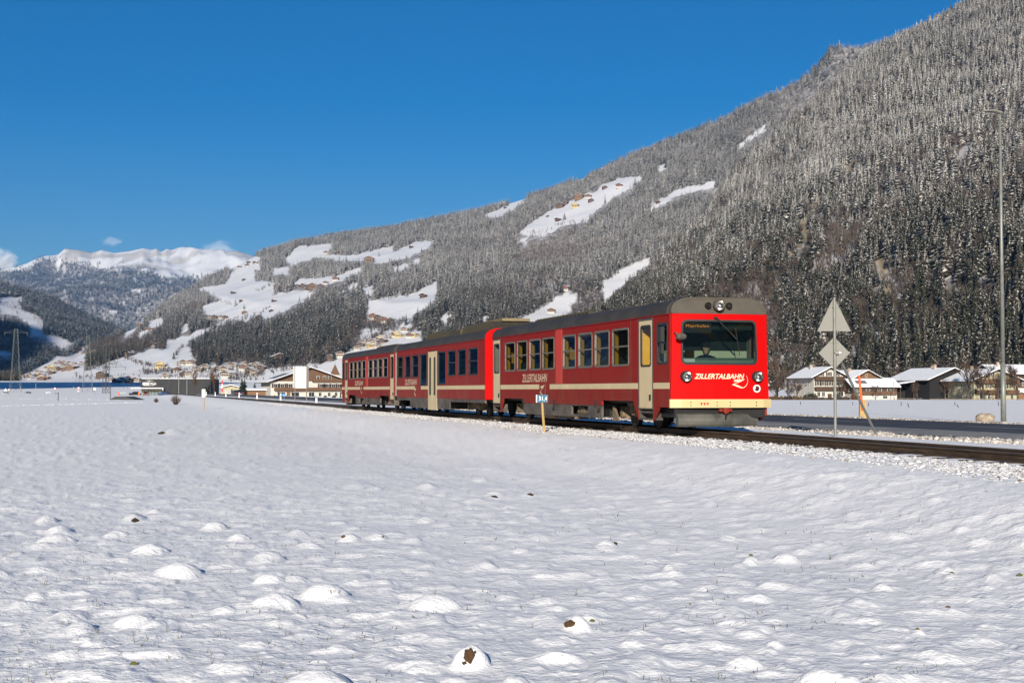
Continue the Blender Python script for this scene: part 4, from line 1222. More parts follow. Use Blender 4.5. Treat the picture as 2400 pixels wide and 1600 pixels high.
    for sd in (1, -1):
        y = MB()
        for a, b in wins: y.box(b + .03, b + .06, sd * 1.03, sd * 1.125, 1.45, 2.45)
        y.build('window_pillar', M_INTY, root)
    for x0 in (1.05, 14.98):
        y = MB(); y.box(x0 + .02, x0 + .95, -.02, .02, .72, 2.5); y.build('vestibule_panel', M_INTY, root)
    st = MB(); st.box(0, .42, .38, 1.08, .72, 1.15); st.box(.36, .46, .38, 1.08, 1.1, 1.78); stm = st.mesh('seat', M_SEAT)
    st2 = MB(); st2.box(0, .42, -1.08, -.38, .72, 1.15); st2.box(.36, .46, -1.08, -.38, 1.1, 1.78); stm2 = st2.mesh('seat', M_SEAT)
    for k in range(11):
        x = 2.6 + k * 1.1
        link('seat', stm, root, (x, 0, 0)); link('seat', stm2, root, (x, 0, 0))
    return root

def build_coach(label):
    root = empty('railcar'); tag(root, label, 'railcar', 'vehicles of the red train')
    L = 16.3
    wins = [(1.08, 2.42, 1.47, 2.39), (2.86, 4.13, 1.47, 2.39), (4.48, 5.82, 1.47, 2.39), (6.20, 7.56, 1.16, 2.40), (9.70, 11.02, 1.12, 2.39), (11.39, 12.70, 1.47, 2.39), (13.10, 14.32, 1.47, 2.39), (14.82, 16.02, 1.47, 2.39)]
    d0, d1 = 7.76, 9.44
    H = 1.215
    for sd in (1, -1):
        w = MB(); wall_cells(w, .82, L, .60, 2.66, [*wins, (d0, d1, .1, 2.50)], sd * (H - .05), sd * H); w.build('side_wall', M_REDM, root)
        w = MB(); w.box(.05, .82, sd * (H - .05), sd * (H + .002), .60, 2.66); w.build('end_panel', M_RED, root)
        iv = MB(); wall_cells(iv, .2, L - .1, .6, 2.6, [*wins, (d0, d1, .1, 2.5)], sd * (H - .075), sd * (H - .052)); iv.build('wall_lining', M_INT, root)
        for i, (a, b, c, d) in enumerate(wins): window(root, sd, a, b, c, d, M_RUBBER, M_GLASSM, split=(i in (0, 2, 5, 7)), y=H, r=.10)
        fn = side_fn(sd, H)
        for a, b in ((d0, (d0 + d1) / 2 - .012), ((d0 + d1) / 2 + .012, d1)):
            m_ = MB(); c = (a + b) / 2
            wall_cells(m_, a, b, .14, 2.46, [(c - .13, c + .13, .75, 2.2)], sd * (H - .05), sd * (H + .004)); dr = m_.build('door', M_CREAM, root)
            g = MB(); g.ring(rrect(c - .16, c + .16, .72, 2.23, .08), rrect(c - .115, c + .115, .765, 2.185, .06), fn, -.03, .010); g.build('gasket', M_RUBBER, dr)
            g = MB(); g.face([fn(p, q, -.02) for p, q in rrect(c - .12, c + .12, .76, 2.19, .06)]); g.build('pane', M_GLASSM, dr)
        dg = MB(); dg.box((d0 + d1) / 2 - .01, (d0 + d1) / 2 + .01, sd * (H - .05), sd * H, .14, 2.46); dg.build('door_seal', M_RUBBER, root)
        st = MB()
        tA = (11.62, 12.50) if sd > 0 else (3.8, 4.7)
        for a, b in ((.05, d0 - .03), (d1 + .03, tA[0] - 1.0 + .25), (tA[1] - .35, L)) if sd > 0 else ((.05, d0 - .03), (d1 + .03, L)): st.box(a, b, sd * H, sd * (H + .004), .95, 1.09)
        st.build('stripe', M_CREAM, root)
        me = text_mesh('ZILLERTALBAHN', 2.63, .24, M_LETTERD, .12, .022)
        xs = 14.32 if sd > 0 else 1.6
        flat_put(me, lambda u, v: (xs - sd * u, sd * (H + .005), 1.15 + v)); link('lettering', me, root)
        lg = MB(); xl = xs - sd * 2.0; logo_mesh(lg, lambda u, v: (xl - sd * u, sd * (H + .0055), .66 + v * 1.1), .52, arc=False); lg.build('emblem', M_LETTERD, root)
        sk = MB(); wall_cells(sk, 5.6, 13.2, .19, .60, [(d0, d1, .1, .7)], sd * 1.15, sd * 1.205); sk.box(.1, 5.6, sd * 1.15, sd * 1.2, .48, .60); sk.box(13.2, L, sd * 1.15, sd * 1.2, .48, .60)
        for x in (6.1, 6.9, 10.4, 11.6): sk.box(x, x + .015, sd * 1.205, sd * 1.209, .22, .58)
        sk.build('skirt', M_SKIRT, root)
        gm = MB(); gm.box(.05, L, sd * H, sd * (H + .02), 2.64, 2.665); gm.build('gutter', M_RED, root)
        pnl = MB()
        for x in (4.3, 5.98, 11.2, 12.9, 14.6): pnl.box(x, x + .012, sd * H, sd * (H + .003), .62, 2.62)
        pnl.build('panel_joint', M_REDM, root)
    wheelset(root, 3.3); wheelset(root, 14.0)
    u = MB(); u.box(.2, L - .1, -1.0, 1.0, .52, .60); u.box(6, 7.6, -.9, .9, .2, .55); u.box(9.6, 12.8, -.9, .9, .2, .55); u.build('underframe', M_BLACK, root)
    en = MB()
    outline = [(a * 1.003, b + .01) for a, b in roof_profile(1.222, 2.66, 3.04, 16)]
    poly = [(-1.222, .60), (1.222, .60)] + outline
    en.prism([(a, b) for a, b in poly], lambda p, q, w: (w, p, q), .0, .05); en.build('end_wall', M_REDLIT, root)
    be = MB(); be.box(-.85, .0, -.5, .5, .75, 2.6); be.build('gangway_bellows', M_RUBBER, root)
    be = MB(); be.box(L, L + .7, -.5, .5, .75, 2.6); be.build('gangway_bellows', M_RUBBER, root)
    rf = MB(); roof_mesh(rf, .05, L, roof_profile(1.222, 2.66, 3.04)); ro = rf.build('roof', M_ROOF, root)
    g = MB()
    def tray(x0, x1, z1, y0=-.75, y1=.85):
        g.prism([(x0, 2.93), (x0 + .75, z1), (x1 - .55, z1), (x1, 2.93)], lambda p, q, w: (p, w, q), y0, y1)
        n = int((x1 - x0) / .16)
        for k in range(n):
            x = x0 + .1 + k * .16
            zt = min(z1, 2.93 + (x - x0) / .75 * (z1 - 2.93), 2.93 + (x1 - x) / .55 * (z1 - 2.93))
            if zt > 2.97: g.box(x, x + .03, y0 - .015, y1 + .015, 2.95, zt)
    tray(-.1, 5.2, 3.30); tray(6.7, 11.7, 3.26)
    g.build('roof_grille', M_MESH, ro)
    c = MB(); c.box(.5, 3.2, -.5, .5, 3.305, 3.40); c.box(5.35, 6.6, -.5, .55, 3.0, 3.24); c.build('roof_unit', mat('roof_unit_beige', (0.22, 0.17, 0.09), .7, .2, 2, dirt=(0.1, 0.08, 0.05)), ro)
    for k in range(9):
        pass
    it = MB(); it.box(.1, L - .1, -1.12, 1.12, .60, .66); it.box(.1, L - .1, -1.1, 1.1, 2.56, 2.60); it.box(L - .08, L - .02, -1.15, 1.15, .6, 2.64); it.build('interior_shell', M_INT, root)
    st = MB(); st.box(0, .42, .38, 1.08, .66, 1.1); st.box(.36, .46, .38, 1.08, 1.05, 1.74); stm = st.mesh('seat', M_SEAT)
    for k in range(13):
        x = .9 + k * 1.1
        if 7.2 < x < 9.6: continue
        link('seat', stm, root, (x, 0, 0)); link('seat', stm, root, (x, -1.46, 0))
    return root
TRAIN_RZ = math.atan2(SN, -SB)
def on_track(X): return dw(D_TRACK, 0, Z_RAIL) + (dw(0, 1) * (X + along(4.72, 32.32)))
car1 = build_railcar('leading red railcar with flat lit cab front, headlights and snow plough')
car1.location = on_track(0); car1.rotation_euler = (0, 0, TRAIN_RZ)
car3 = copy_tree(car1)
tag(car3, 'rearmost dusty red railcar, last of the three coupled train vehicles')
car3.location = on_track(49.9); car3.rotation_euler = (0, 0, TRAIN_RZ + math.pi)
car2 = build_coach('middle weathered red coach with cream double doors and roof grilles')
car2.location = on_track(16.9); car2.rotation_euler = (0, 0, TRAIN_RZ)

# ---- driver behind the windscreen
M_SKIN = mat('skin', (0.52, 0.31, 0.23), .6, .08, 12)
M_JACKET = mat('navy_jacket', (0.012, 0.018, 0.035), .85, .25, 8)
M_CAP = mat('black_cap', (0.010, 0.010, 0.012), .85, .2, 8)
def skin_body(name, joints, edges, m, parent=None, loc=None, rz=0, sub=2, root=0):
    me = bpy.data.meshes.new(name); me.from_pydata([j[0] for j in joints], edges, [])
    o = link(name, me)
    sk = o.modifiers.new('skin', 'SKIN'); sk.use_smooth_shade = True
    for i, j in enumerate(joints):
        r = j[1]; me.skin_vertices[0].data[i].radius = (r, r) if isinstance(r, (int, float)) else r
        me.skin_vertices[0].data[i].use_root = (i == root)
    ss = o.modifiers.new('sub', 'SUBSURF'); ss.levels = sub; ss.render_levels = sub
    bpy.context.view_layer.update()
    m2 = bpy.data.meshes.new_from_object(o.evaluated_get(bpy.context.evaluated_depsgraph_get()))
    bpy.data.objects.remove(o)
    m2.materials.clear(); m2.materials.append(m)
    m2.polygons.foreach_set('use_smooth', [True] * len(m2.polygons))
    return link(name, m2, parent, loc, rz)
drv = empty('person', on_track(.80) + (dw(-1, 0) * .0) + Vector((0, 0, .72)), TRAIN_RZ)
# seated, facing -x; local z=0 at the cab floor
J = [((.05, 0, .46), (.15, .17)), ((.04, 0, .70), (.13, .17)), ((.02, 0, .93), (.11, .18)), ((.01, 0, 1.03), .06), ((.0, .20, .93), .065), ((-.06, .27, .70), .052), ((-.26, .20, .66), .042), ((.0, -.20, .93), .065), ((-.06, -.27, .70), .052), ((-.26, -.20, .66), .042),
     ((-.30, .11, .47), .085), ((-.34, .11, .08), .055), ((-.44, .11, .04), .045), ((-.30, -.11, .47), .085), ((-.34, -.11, .08), .055), ((-.44, -.11, .04), .045)]
E_ = [(0, 1), (1, 2), (2, 3), (2, 4), (4, 5), (5, 6), (2, 7), (7, 8), (8, 9), (0, 10), (10, 11), (11, 12), (0, 13), (13, 14), (14, 15)]
skin_body('clothing', J, E_, M_JACKET, drv)
JH = [((.0, 0, 1.02), .05), ((-.005, 0, 1.10), .055), ((-.02, 0, 1.16), (.080, .070)), ((-.012, 0, 1.235), (.086, .074)), ((.0, 0, 1.28), (.05, .05)), ((-.10, 0, 1.17), .014), ((-.03, .085, 1.19), .014), ((-.03, -.085, 1.19), .014)]
skin_body('body', JH, [(0, 1), (1, 2), (2, 3), (3, 4), (2, 5), (2, 6), (2, 7)], M_SKIN, drv, sub=2)
cp = MB(); cp.lathe([(.100, 1.200), (.106, 1.24), (.104, 1.29), (.08, 1.325), (0, 1.335)], (0, 0, 0), 'z', 16); cp.prism([(-.08, -.075), (-.15, -.05), (-.165, 0), (-.15, .05), (-.08, .075)], lambda p, q, w: (p, q, w), 1.198, 1.212)
cp.build('cap', M_CAP, drv, smooth=False)
fh = MB()
for s in (-1, 1):
    base = Vector((-.27, .20 * s, .66))
    fh.box(base.x - .07, base.x, base.y - .04, base.y + .04, base.z - .015, base.z + .015)
    for k, (dy, l) in enumerate(((-.03, .06), (-.01, .07), (.01, .068), (.03, .052))): fh.path([base + Vector((-.07, dy, 0)), base + Vector((-.07 - l * .6, dy, -.008)), base + Vector((-.07 - l, dy, -.035))], .009, 6)
    fh.path([base + Vector((-.01, -.04 * s, 0)), base + Vector((-.05, -.065 * s, -.005)), base + Vector((-.075, -.07 * s, -.02))], .010, 6)
fh.build('hands', M_SKIN, drv)
tag(drv, 'train driver in dark cap and navy jacket seated behind the windscreen', 'person')
# ================================================================== ROADSIDE THINGS
M_GALV = mat('galvanised_steel', (0.22, 0.225, 0.20), .5, .15, 6, metal=.3)
M_SIGNBACK = mat('sign_back_grey', (0.21, 0.205, 0.18), .6, .08, 5, metal=.1)
M_WOODP = mat('post_wood', (0.40, 0.27, 0.11), .8, .25, 3, stretch=(6, 6, .8), bump=.3)
M_WOODG = mat('grey_wood', (0.20, 0.16, 0.12), .85, .3, 3, stretch=(6, 6, .8), bump=.3)
M_ORANGE = mat('orange_paint', (0.75, 0.12, 0.02), .6, .12, 4)
M_CONC = mat('concrete', (0.36, 0.33, 0.29), .9, .15, 3, bump=.2)
def gp(px, py, z):
    """ground point under a pixel for a surface at height z"""
    d = ray(px, py); y = (z - CAMZ) / d.z * d.y
    return Vector((d.x / d.y * y, y, z))
def gz(x, y): return float(ground_z(np.array([x]), np.array([y]))[0])

# crossing sign seen from behind
g0 = dw(16.4, along(7.72, 34.0)); zg = gz(g0.x, g0.y)
sg = empty('road_sign', (g0.x, g0.y, zg - .1), .02)
s1 = 34.0 / F
H = lambda py: CAMZ - (py - 914) * s1 - (zg - .1)
mb = MB(); mb.tube((0, 0, 0), (0, 0, H(697)), .035, .033, 12); mb.build('post', M_GALV, sg)
tri = [(-40 * s1, H(776)), (40 * s1, H(776)), (2 * s1, H(699)), (-2 * s1, H(699))]
mb = MB(); mb.prism(tri, lambda p, q, w: (p, w, q), .045, .055); t = mb.build('triangle_plate', M_SIGNBACK, sg)
mb = MB()
for zz_, hw in ((H(719), .085), (H(773), .26)): mb.box(-hw, hw, .03, .047, zz_ - .012, zz_ + .012); mb.tube((0, 0, zz_ - .02), (0, 0, zz_ + .02), .042, .042, 12)
mb.build('clamp', M_GALV, t)
dia = [(0, H(865)), (37 * s1, H(827)), (0, H(789)), (-37 * s1, H(827))]
mb = MB(); mb.prism(dia, lambda p, q, w: (p, w, q), .045, .055); t = mb.build('diamond_plate', M_SIGNBACK, sg)
mb = MB()
for zz_ in (H(802), H(852)): mb.box(-.11, .11, .03, .047, zz_ - .012, zz_ + .012); mb.tube((0, 0, zz_ - .02), (0, 0, zz_ + .02), .042, .042, 12)
mb.build('clamp', M_GALV, t)
mb = MB(); mb.box(.10, .17, .036, .044, H(826) - .01, H(826) + .012); mb.build('sticker', M_WHITE, t)
fb = gp(2062, 1019, .5); lf = fb - Vector(sg.location)
mb = MB(); mb.tube((.03, -.03, H(824)), (lf.x, lf.y, lf.z - .05), .032, .032, 12); mb.tube((.0, -.03, H(824)), (.06, -.035, H(824) - .05), .04, .04, 10); mb.build('brace', M_GALV, sg)
tag(sg, 'grey backs of a triangle and a diamond sign on a braced steel post', 'road sign')

# lamp post
p = gp(2352, 990, .46)
lp = empty('street_lamp', (p.x, p.y, .40))
k = p.y / F; top = (990 - 264) * k + .06
mb = MB(); mb.tube((0, 0, 0), (0, 0, 2.2), .098, .093, 16); mb.tube((0, 0, 2.2), (0, 0, 2.24), .093, .080, 16); mb.tube((0, 0, 2.24), (0, 0, top - .35), .080, .047, 16); mb.tube((0, 0, top - .35), (0, 0, top), .036, .036, 12); mb.build('pole', M_GALV, lp, smooth=True)
mb = MB(); n = 9; rings = []
for i in range(n + 1):
    q = i / n; x = -.74 * q + .07; w = .13 * math.sin(math.pi * min(1, .18 + q * .82)) ** .6 + .01; zc = top + .03 + .10 * math.sin(q * 2.2) - .02 * q; th = .05 * (1 - q) ** .5 + .012
    rings.append([(x, -w, zc - .02), (x, -w * .6, zc + th), (x, w * .6, zc + th), (x, w, zc - .02), (x, w * .5, zc - th), (x, -w * .5, zc - th)])
for a, b in zip(rings[:-1], rings[1:]):
    for j in range(6): mb.face([a[j], a[(j+1) % 6], b[(j+1) % 6], b[j]])
mb.face(rings[0]); mb.face(rings[-1][::-1]); hd = mb.build('lamp_head', M_SIGNBACK, lp, smooth=True)
mb = MB(); mb.face([(-.15, -.07, top + .02), (-.58, -.06, top + .045), (-.58, .06, top + .045), (-.15, .07, top + .02)]); mb.build('lens', M_LENS, hd)
mb = MB(); mb.lathe([(.16, 0), (.16, .05), (.12, .07)], (0, 0, .04), 'z', 14); mb.build('base_collar', M_CONC, lp)
tag(lp, 'tall grey street lamp at the far edge of the road', 'street lamp')

# boulder
bs = bmesh.new(); bmesh.ops.create_icosphere(bs, subdivisions=4, radius=1.0)
for v in bs.verts:
    c = np.array([v.co.x * 1.6 + 5, v.co.y * 1.6 + v.co.z]); q = float(fbm(c[:1], c[1:], 4, 5)[0]); v.co *= .78 + .42 * q
bme = bpy.data.meshes.new('boulder'); bs.to_mesh(bme); bs.free(); bme.materials.append(mat('boulder_stone', (0.30, 0.23, 0.16), .9, .35, 3, c2=(0.46, 0.38, 0.28), bump=.8, bscale=14))
bme.polygons.foreach_set('use_smooth', [True] * len(bme.polygons))
p = gp(2310, 990, .46); b = link('boulder', bme, None, (p.x, p.y, .60)); b.scale = (.34, .28, .21)
tag(b, 'rough brown boulder lying at the road edge near the lamp', 'boulder')

# snow pole
p = gp(2023, 979, .46); k = p.y / F
sp_ = empty('snow_pole', (p.x, p.y, .42))
mb = MB(); mb.box(-.18 * .9, .12, -.08, .08, 0, 45 * k); mb.v = [(a * (.95 if c > .3 else 1.05), b_, c) for a, b_, c in mb.v]; mb.build('stump', M_WOODP, sp_)
mb = MB(); mb.tube((-.05, -.1, 20 * k), (-.19, -.1, 102 * k), .055, .05, 10); mb.build('stake', M_ORANGE, sp_)
tag(sp_, 'leaning orange snow stake on a pale wooden stump beside the road', 'snow pole')

# kilometre post
p = gp(1276, 1019, .49); k = p.y / F
km = empty('kilometre_post', (p.x, p.y, gz(p.x, p.y) - .05), .05)
hh = 70 * k + .06
mb = MB(); mb.tube((0, 0, 0), (-.06, 0, hh), .038, .030, 10); mb.build('post', M_WOODP, km)
mb = MB(); mb.box(-.22, .09, -.045, -.03, hh - .02, hh + .185); bd = mb.build('board', M_BLUE, km)
me = text_mesh('31,4', .21, .13, M_WHITE, 0, .015, spacing=1.12); flat_put(me, lambda u, v: (-.145 + u, -.0465, hh + .015 + v)); link('number', me, bd)
mb = MB(); mb.box(-.22, -.195, -.047, -.0455, hh - .015, hh + .18); mb.build('edge_stripe', M_WHITE, bd)
tag(km, 'blue distance board reading 31,4 on a yellow wooden post', 'distance sign')

# white marker board near the far end of the track
p = gp(478, 955, .20); k = p.y / F
mk = empty('marker_post', (p.x, p.y, gz(p.x, p.y) - .05))
mb = MB(); mb.tube((0, 0, 0), (-.03, 0, 50 * k), .06, .055, 8); mb.build('post', M_WOODP, mk)
mb = MB(); mb.box(-.16, .12, -.08, -.06, 33 * k, 51 * k); mb.build('board', M_WHITE, mk)
tag(mk, 'small white marker board on a post beside the far track', 'marker')

# delineator posts along the verge behind the rail
dl = MB(); dl.prism([(-.07, -.05), (.07, -.05), (.07, .05), (-.07, .05)], lambda p, q, w: (p, q, w), 0, .78); dl.prism([(-.07, -.05), (.07, -.05), (.05, .05), (-.05, .05)], lambda p, q, w: (p, q, w), .78, .86)
dlm = dl.mesh('shaft', M_WHITE)
rf_ = MB(); rf_.box(-.05, .05, -.056, -.051, .58, .70); rfm = rf_.mesh('reflector', M_BLACK)
order = ['nearest the train', 'second from the train', 'third from the train', 'fourth from the train', 'fifth from the train', 'sixth from the train', 'farthest along the road']
for i, px in enumerate((742, 658, 603, 561, 530, 505, 484)):
    r_ = (px - 1200) / F; y = 15.6 / (r_ * SN + SB); x = r_ * y
    o = empty('delineator_post', (x, y, gz(x, y) - .12), .15)
    link('shaft', dlm, o); link('reflector', rfm, o)
    tag(o, 'white plastic verge post behind the rail, ' + order[i], 'verge post', 'white verge posts along the road')

# blank billboard and blue sign
bb_ = empty('billboard', (0, 0, 0)); p = gp(705, 944, .25); bb_.location = (p.x, p.y, gz(p.x, p.y) - .05); k = p.y / F
zt = 82 * k
mb = MB(); mb.box(-12.5 * k, 12.5 * k, -.05, .05, 31 * k, zt - 1 * k); pn = mb.build('panel', M_WHITE, bb_)
mb = MB()
for z in (47.5, 64.0): mb.box(-12.5 * k, 12.5 * k, -.055, -.051, z * k, (z + .5) * k)
mb.build('panel_joint', M_GALV, pn)
mb = MB(); mb.prism([(-20 * k, .5), (-14.2 * k, -.05), (-14.2 * k, .0), (-20 * k, .55)], lambda p, q, w: (p, q, w), 31 * k, zt); mb.build('side_panel', M_WHITE, bb_)
mb = MB(); mb.prism([(14.2 * k, -.05), (17 * k, .4), (17 * k, .45), (14.2 * k, .0)], lambda p, q, w: (p, q, w), 31 * k, zt); mb.build('side_panel', M_WHITE, bb_)
for x in (-13.4, 13.4):
    mb = MB(); mb.box((x - 1) * k, (x + 1) * k, -.08, .08, 0, zt); mb.build('post', M_WOODG, bb_)
tag(bb_, 'blank white panel billboard on two wooden posts before the hotel', 'billboard')
p = gp(666, 943, .3); k = p.y / F
sb_ = empty('direction_sign', (p.x, p.y, gz(p.x, p.y) - .05))
mb = MB(); mb.tube((0, 0, 0), (0, 0, 17 * k), .035, .035, 8); mb.build('post', M_GALV, sb_)
mb = MB(); mb.box(-3.8 * k, 3.8 * k, -.06, -.04, 11.5 * k, 16.5 * k); mb.build('plate', mat('sky_blue_plate', (0.05, 0.25, 0.62), .5, .1, 5), sb_)
tag(sb_, 'small blue road sign on a white post before the hotel', 'road sign')

# stakes in the right-hand field
M_STAKE = mat('dark_stake', (0.05, 0.045, 0.04), .85, .3, 8)
sk_spots = [(1876, 948, 8, 0), (1999, 949, 7, .1), (2035, 954, 8, -.05), (2112, 951, 9, 0), (2131, 958, 11, .3), (2238, 951, 9, 0), (2247, 959, 8, .35), (2340, 952, 10, 0)]
stm = MB(); stm.tube((0, 0, 0), (0, 0, 1), .5, .4, 6); stm = stm.mesh('field_stake', M_STAKE)
wh = ['leftmost, nearest the train', 'upright below the wooden house', 'short, right of the orange snow stake', 'thin, below the dark open shed', 'strongly leaning, below the dark open shed', 'thin, below the big farmhouse', 'leaning, below the big farmhouse', 'rightmost, just left of the lamp pole']
for i, (px, py, h, a) in enumerate(sk_spots):
    y = 190.0; pt_ = at(px, py, y); z = gz(pt_.x, y); pt_ = gp(px, py, z)
    o = link('field_stake', stm, None, (pt_.x, pt_.y, gz(pt_.x, pt_.y) - .1)); kk = pt_.y / F
    o.scale = (.09, .09, h * kk + .1); o.rotation_euler = (0, a * -1.0, 0)
    tag(o, 'dark stake in the snowy field, ' + wh[i], 'stake', 'stakes in the field beyond the road')

# railway signal behind the last vehicle
p = gp(799, 940, .55); k = p.y / F
rs = empty('railway_signal', (p.x - .2, p.y + 8, gz(p.x, p.y + 8)))
k = (p.y + 8) / F
mb = MB(); mb.tube((0, 0, 0), (0, 0, 80 * k), .06, .06, 8); mb.build('mast', M_GALV, rs)
mb = MB(); mb.box(-.14, .14, -.2, -.04, 62 * k, 84 * k); mb.box(-.2, .16, -.16, 0, 53 * k, 60 * k); hd = mb.build('lamp_box', M_BLACK, rs)
mb = MB()
for z in (66, 73, 80): mb.lathe([(.06, -.2), (.06, -.3), (.045, -.3), (.04, -.22)], (0, 0, z * k), 'y', 10)
mb.build('hood', M_BLACK, hd)
tag(rs, 'black railway signal mast standing behind the last railcar', 'signal')
# ================================================================== HOUSES
M_PLASTER = mat('white_plaster', (0.52, 0.49, 0.43), .9, .06, 1.5, dirt=(0.45, 0.41, 0.35), dirt_amt=.3)
M_CREAMW = mat('cream_plaster', (0.38, 0.345, 0.22), .9, .06, 1.5, dirt=(0.45, 0.40, 0.28), dirt_amt=.3)
M_YELLOWW = mat('yellow_plaster', (0.50, 0.39, 0.18), .9, .06, 1.5)
M_ORANGEW = mat('apricot_plaster', (0.45, 0.28, 0.16), .9, .06, 1.5)
M_GREYW = mat('grey_plaster', (0.40, 0.38, 0.34), .9, .08, 1.5)
M_TIMBER = mat('dark_timber', (0.075, 0.042, 0.026), .85, .3, 2, stretch=(5, 5, .6), bump=.3)
M_TIMBERB = mat('brown_timber', (0.125, 0.066, 0.036), .85, .25, 2, stretch=(5, 5, .6), bump=.3)
M_TIMBERO = mat('orange_timber', (0.19, 0.10, 0.05), .8, .2, 2, stretch=(5, 5, .6), bump=.3)
M_TIMBERR = mat('red_timber', (0.16, 0.065, 0.042), .85, .25, 2, stretch=(5, 5, .6))
M_SHADOWW = mat('shadow_black_boards', (0.014, 0.013, 0.014), .9, .3, 2)  # dark wood taken near black for shadow on barn and in shed
M_ROOFSNOW = mat('roof_snow', (0.88, 0.88, 0.89), .75, .05, .6, spec=.2, bump=.25, bscale=2)
M_TILE = mat('roof_tiles', (0.07, 0.05, 0.045), .85, .25, 3)
M_PANE = mat('dark_pane', (0.018, 0.020, 0.024), .12, .25, 2, spec=.6)
M_FRAME = mat('white_frame', (0.55, 0.53, 0.48), .7, .08, 5)
M_SHUT = mat('brown_shutter', (0.06, 0.035, 0.022), .8, .2, 4)
M_CHIM = mat('chimney_plaster', (0.42, 0.34, 0.27), .9, .15, 3)
M_SOLAR = mat('solar_panel', (0.03, 0.035, 0.06), .2, .15, 2, spec=.7)

def add_window(root, face, u, z, w, h, W2, D2, shutters=False, frame=M_FRAME, arch=False):
    """face f: gable toward -y, l: side at -x, r: side at +x"""
    if face == 'f': fn = lambda p, q, n: (p, -D2 - n, q)
    elif face == 'l': fn = lambda p, q, n: (-W2 - n, p, q)
    else: fn = lambda p, q, n: (W2 + n, p, q)
    o_ = [(u - w/2, z), (u + w/2, z), (u + w/2, z + h), (u - w/2, z + h)]
    t = min(.12, w * .12)
    i_ = [(u - w/2 + t, z + t), (u + w/2 - t, z + t), (u + w/2 - t, z + h - t), (u - w/2 + t, z + h - t)]
    mb = MB(); mb.ring(o_, i_, fn, -.05, .05)
    mb.prism([(u - .03, z + t), (u + .03, z + t), (u + .03, z + h - t), (u - .03, z + h - t)], fn, -.04, .045)
    wo = mb.build('window', frame, root)
    mb = MB(); mb.prism(i_, fn, -.04, .02); mb.build('pane', M_PANE, wo)
    if shutters:
        for s in (-1, 1):
            a, b = sorted((u + s * (w/2 + .02), u + s * (w/2 + w * .48)))
            mb = MB(); mb.prism([(a, z), (b, z), (b, z + h), (a, z + h)], fn, .0, .07); mb.build('shutter', M_SHUT, wo)
    return wo
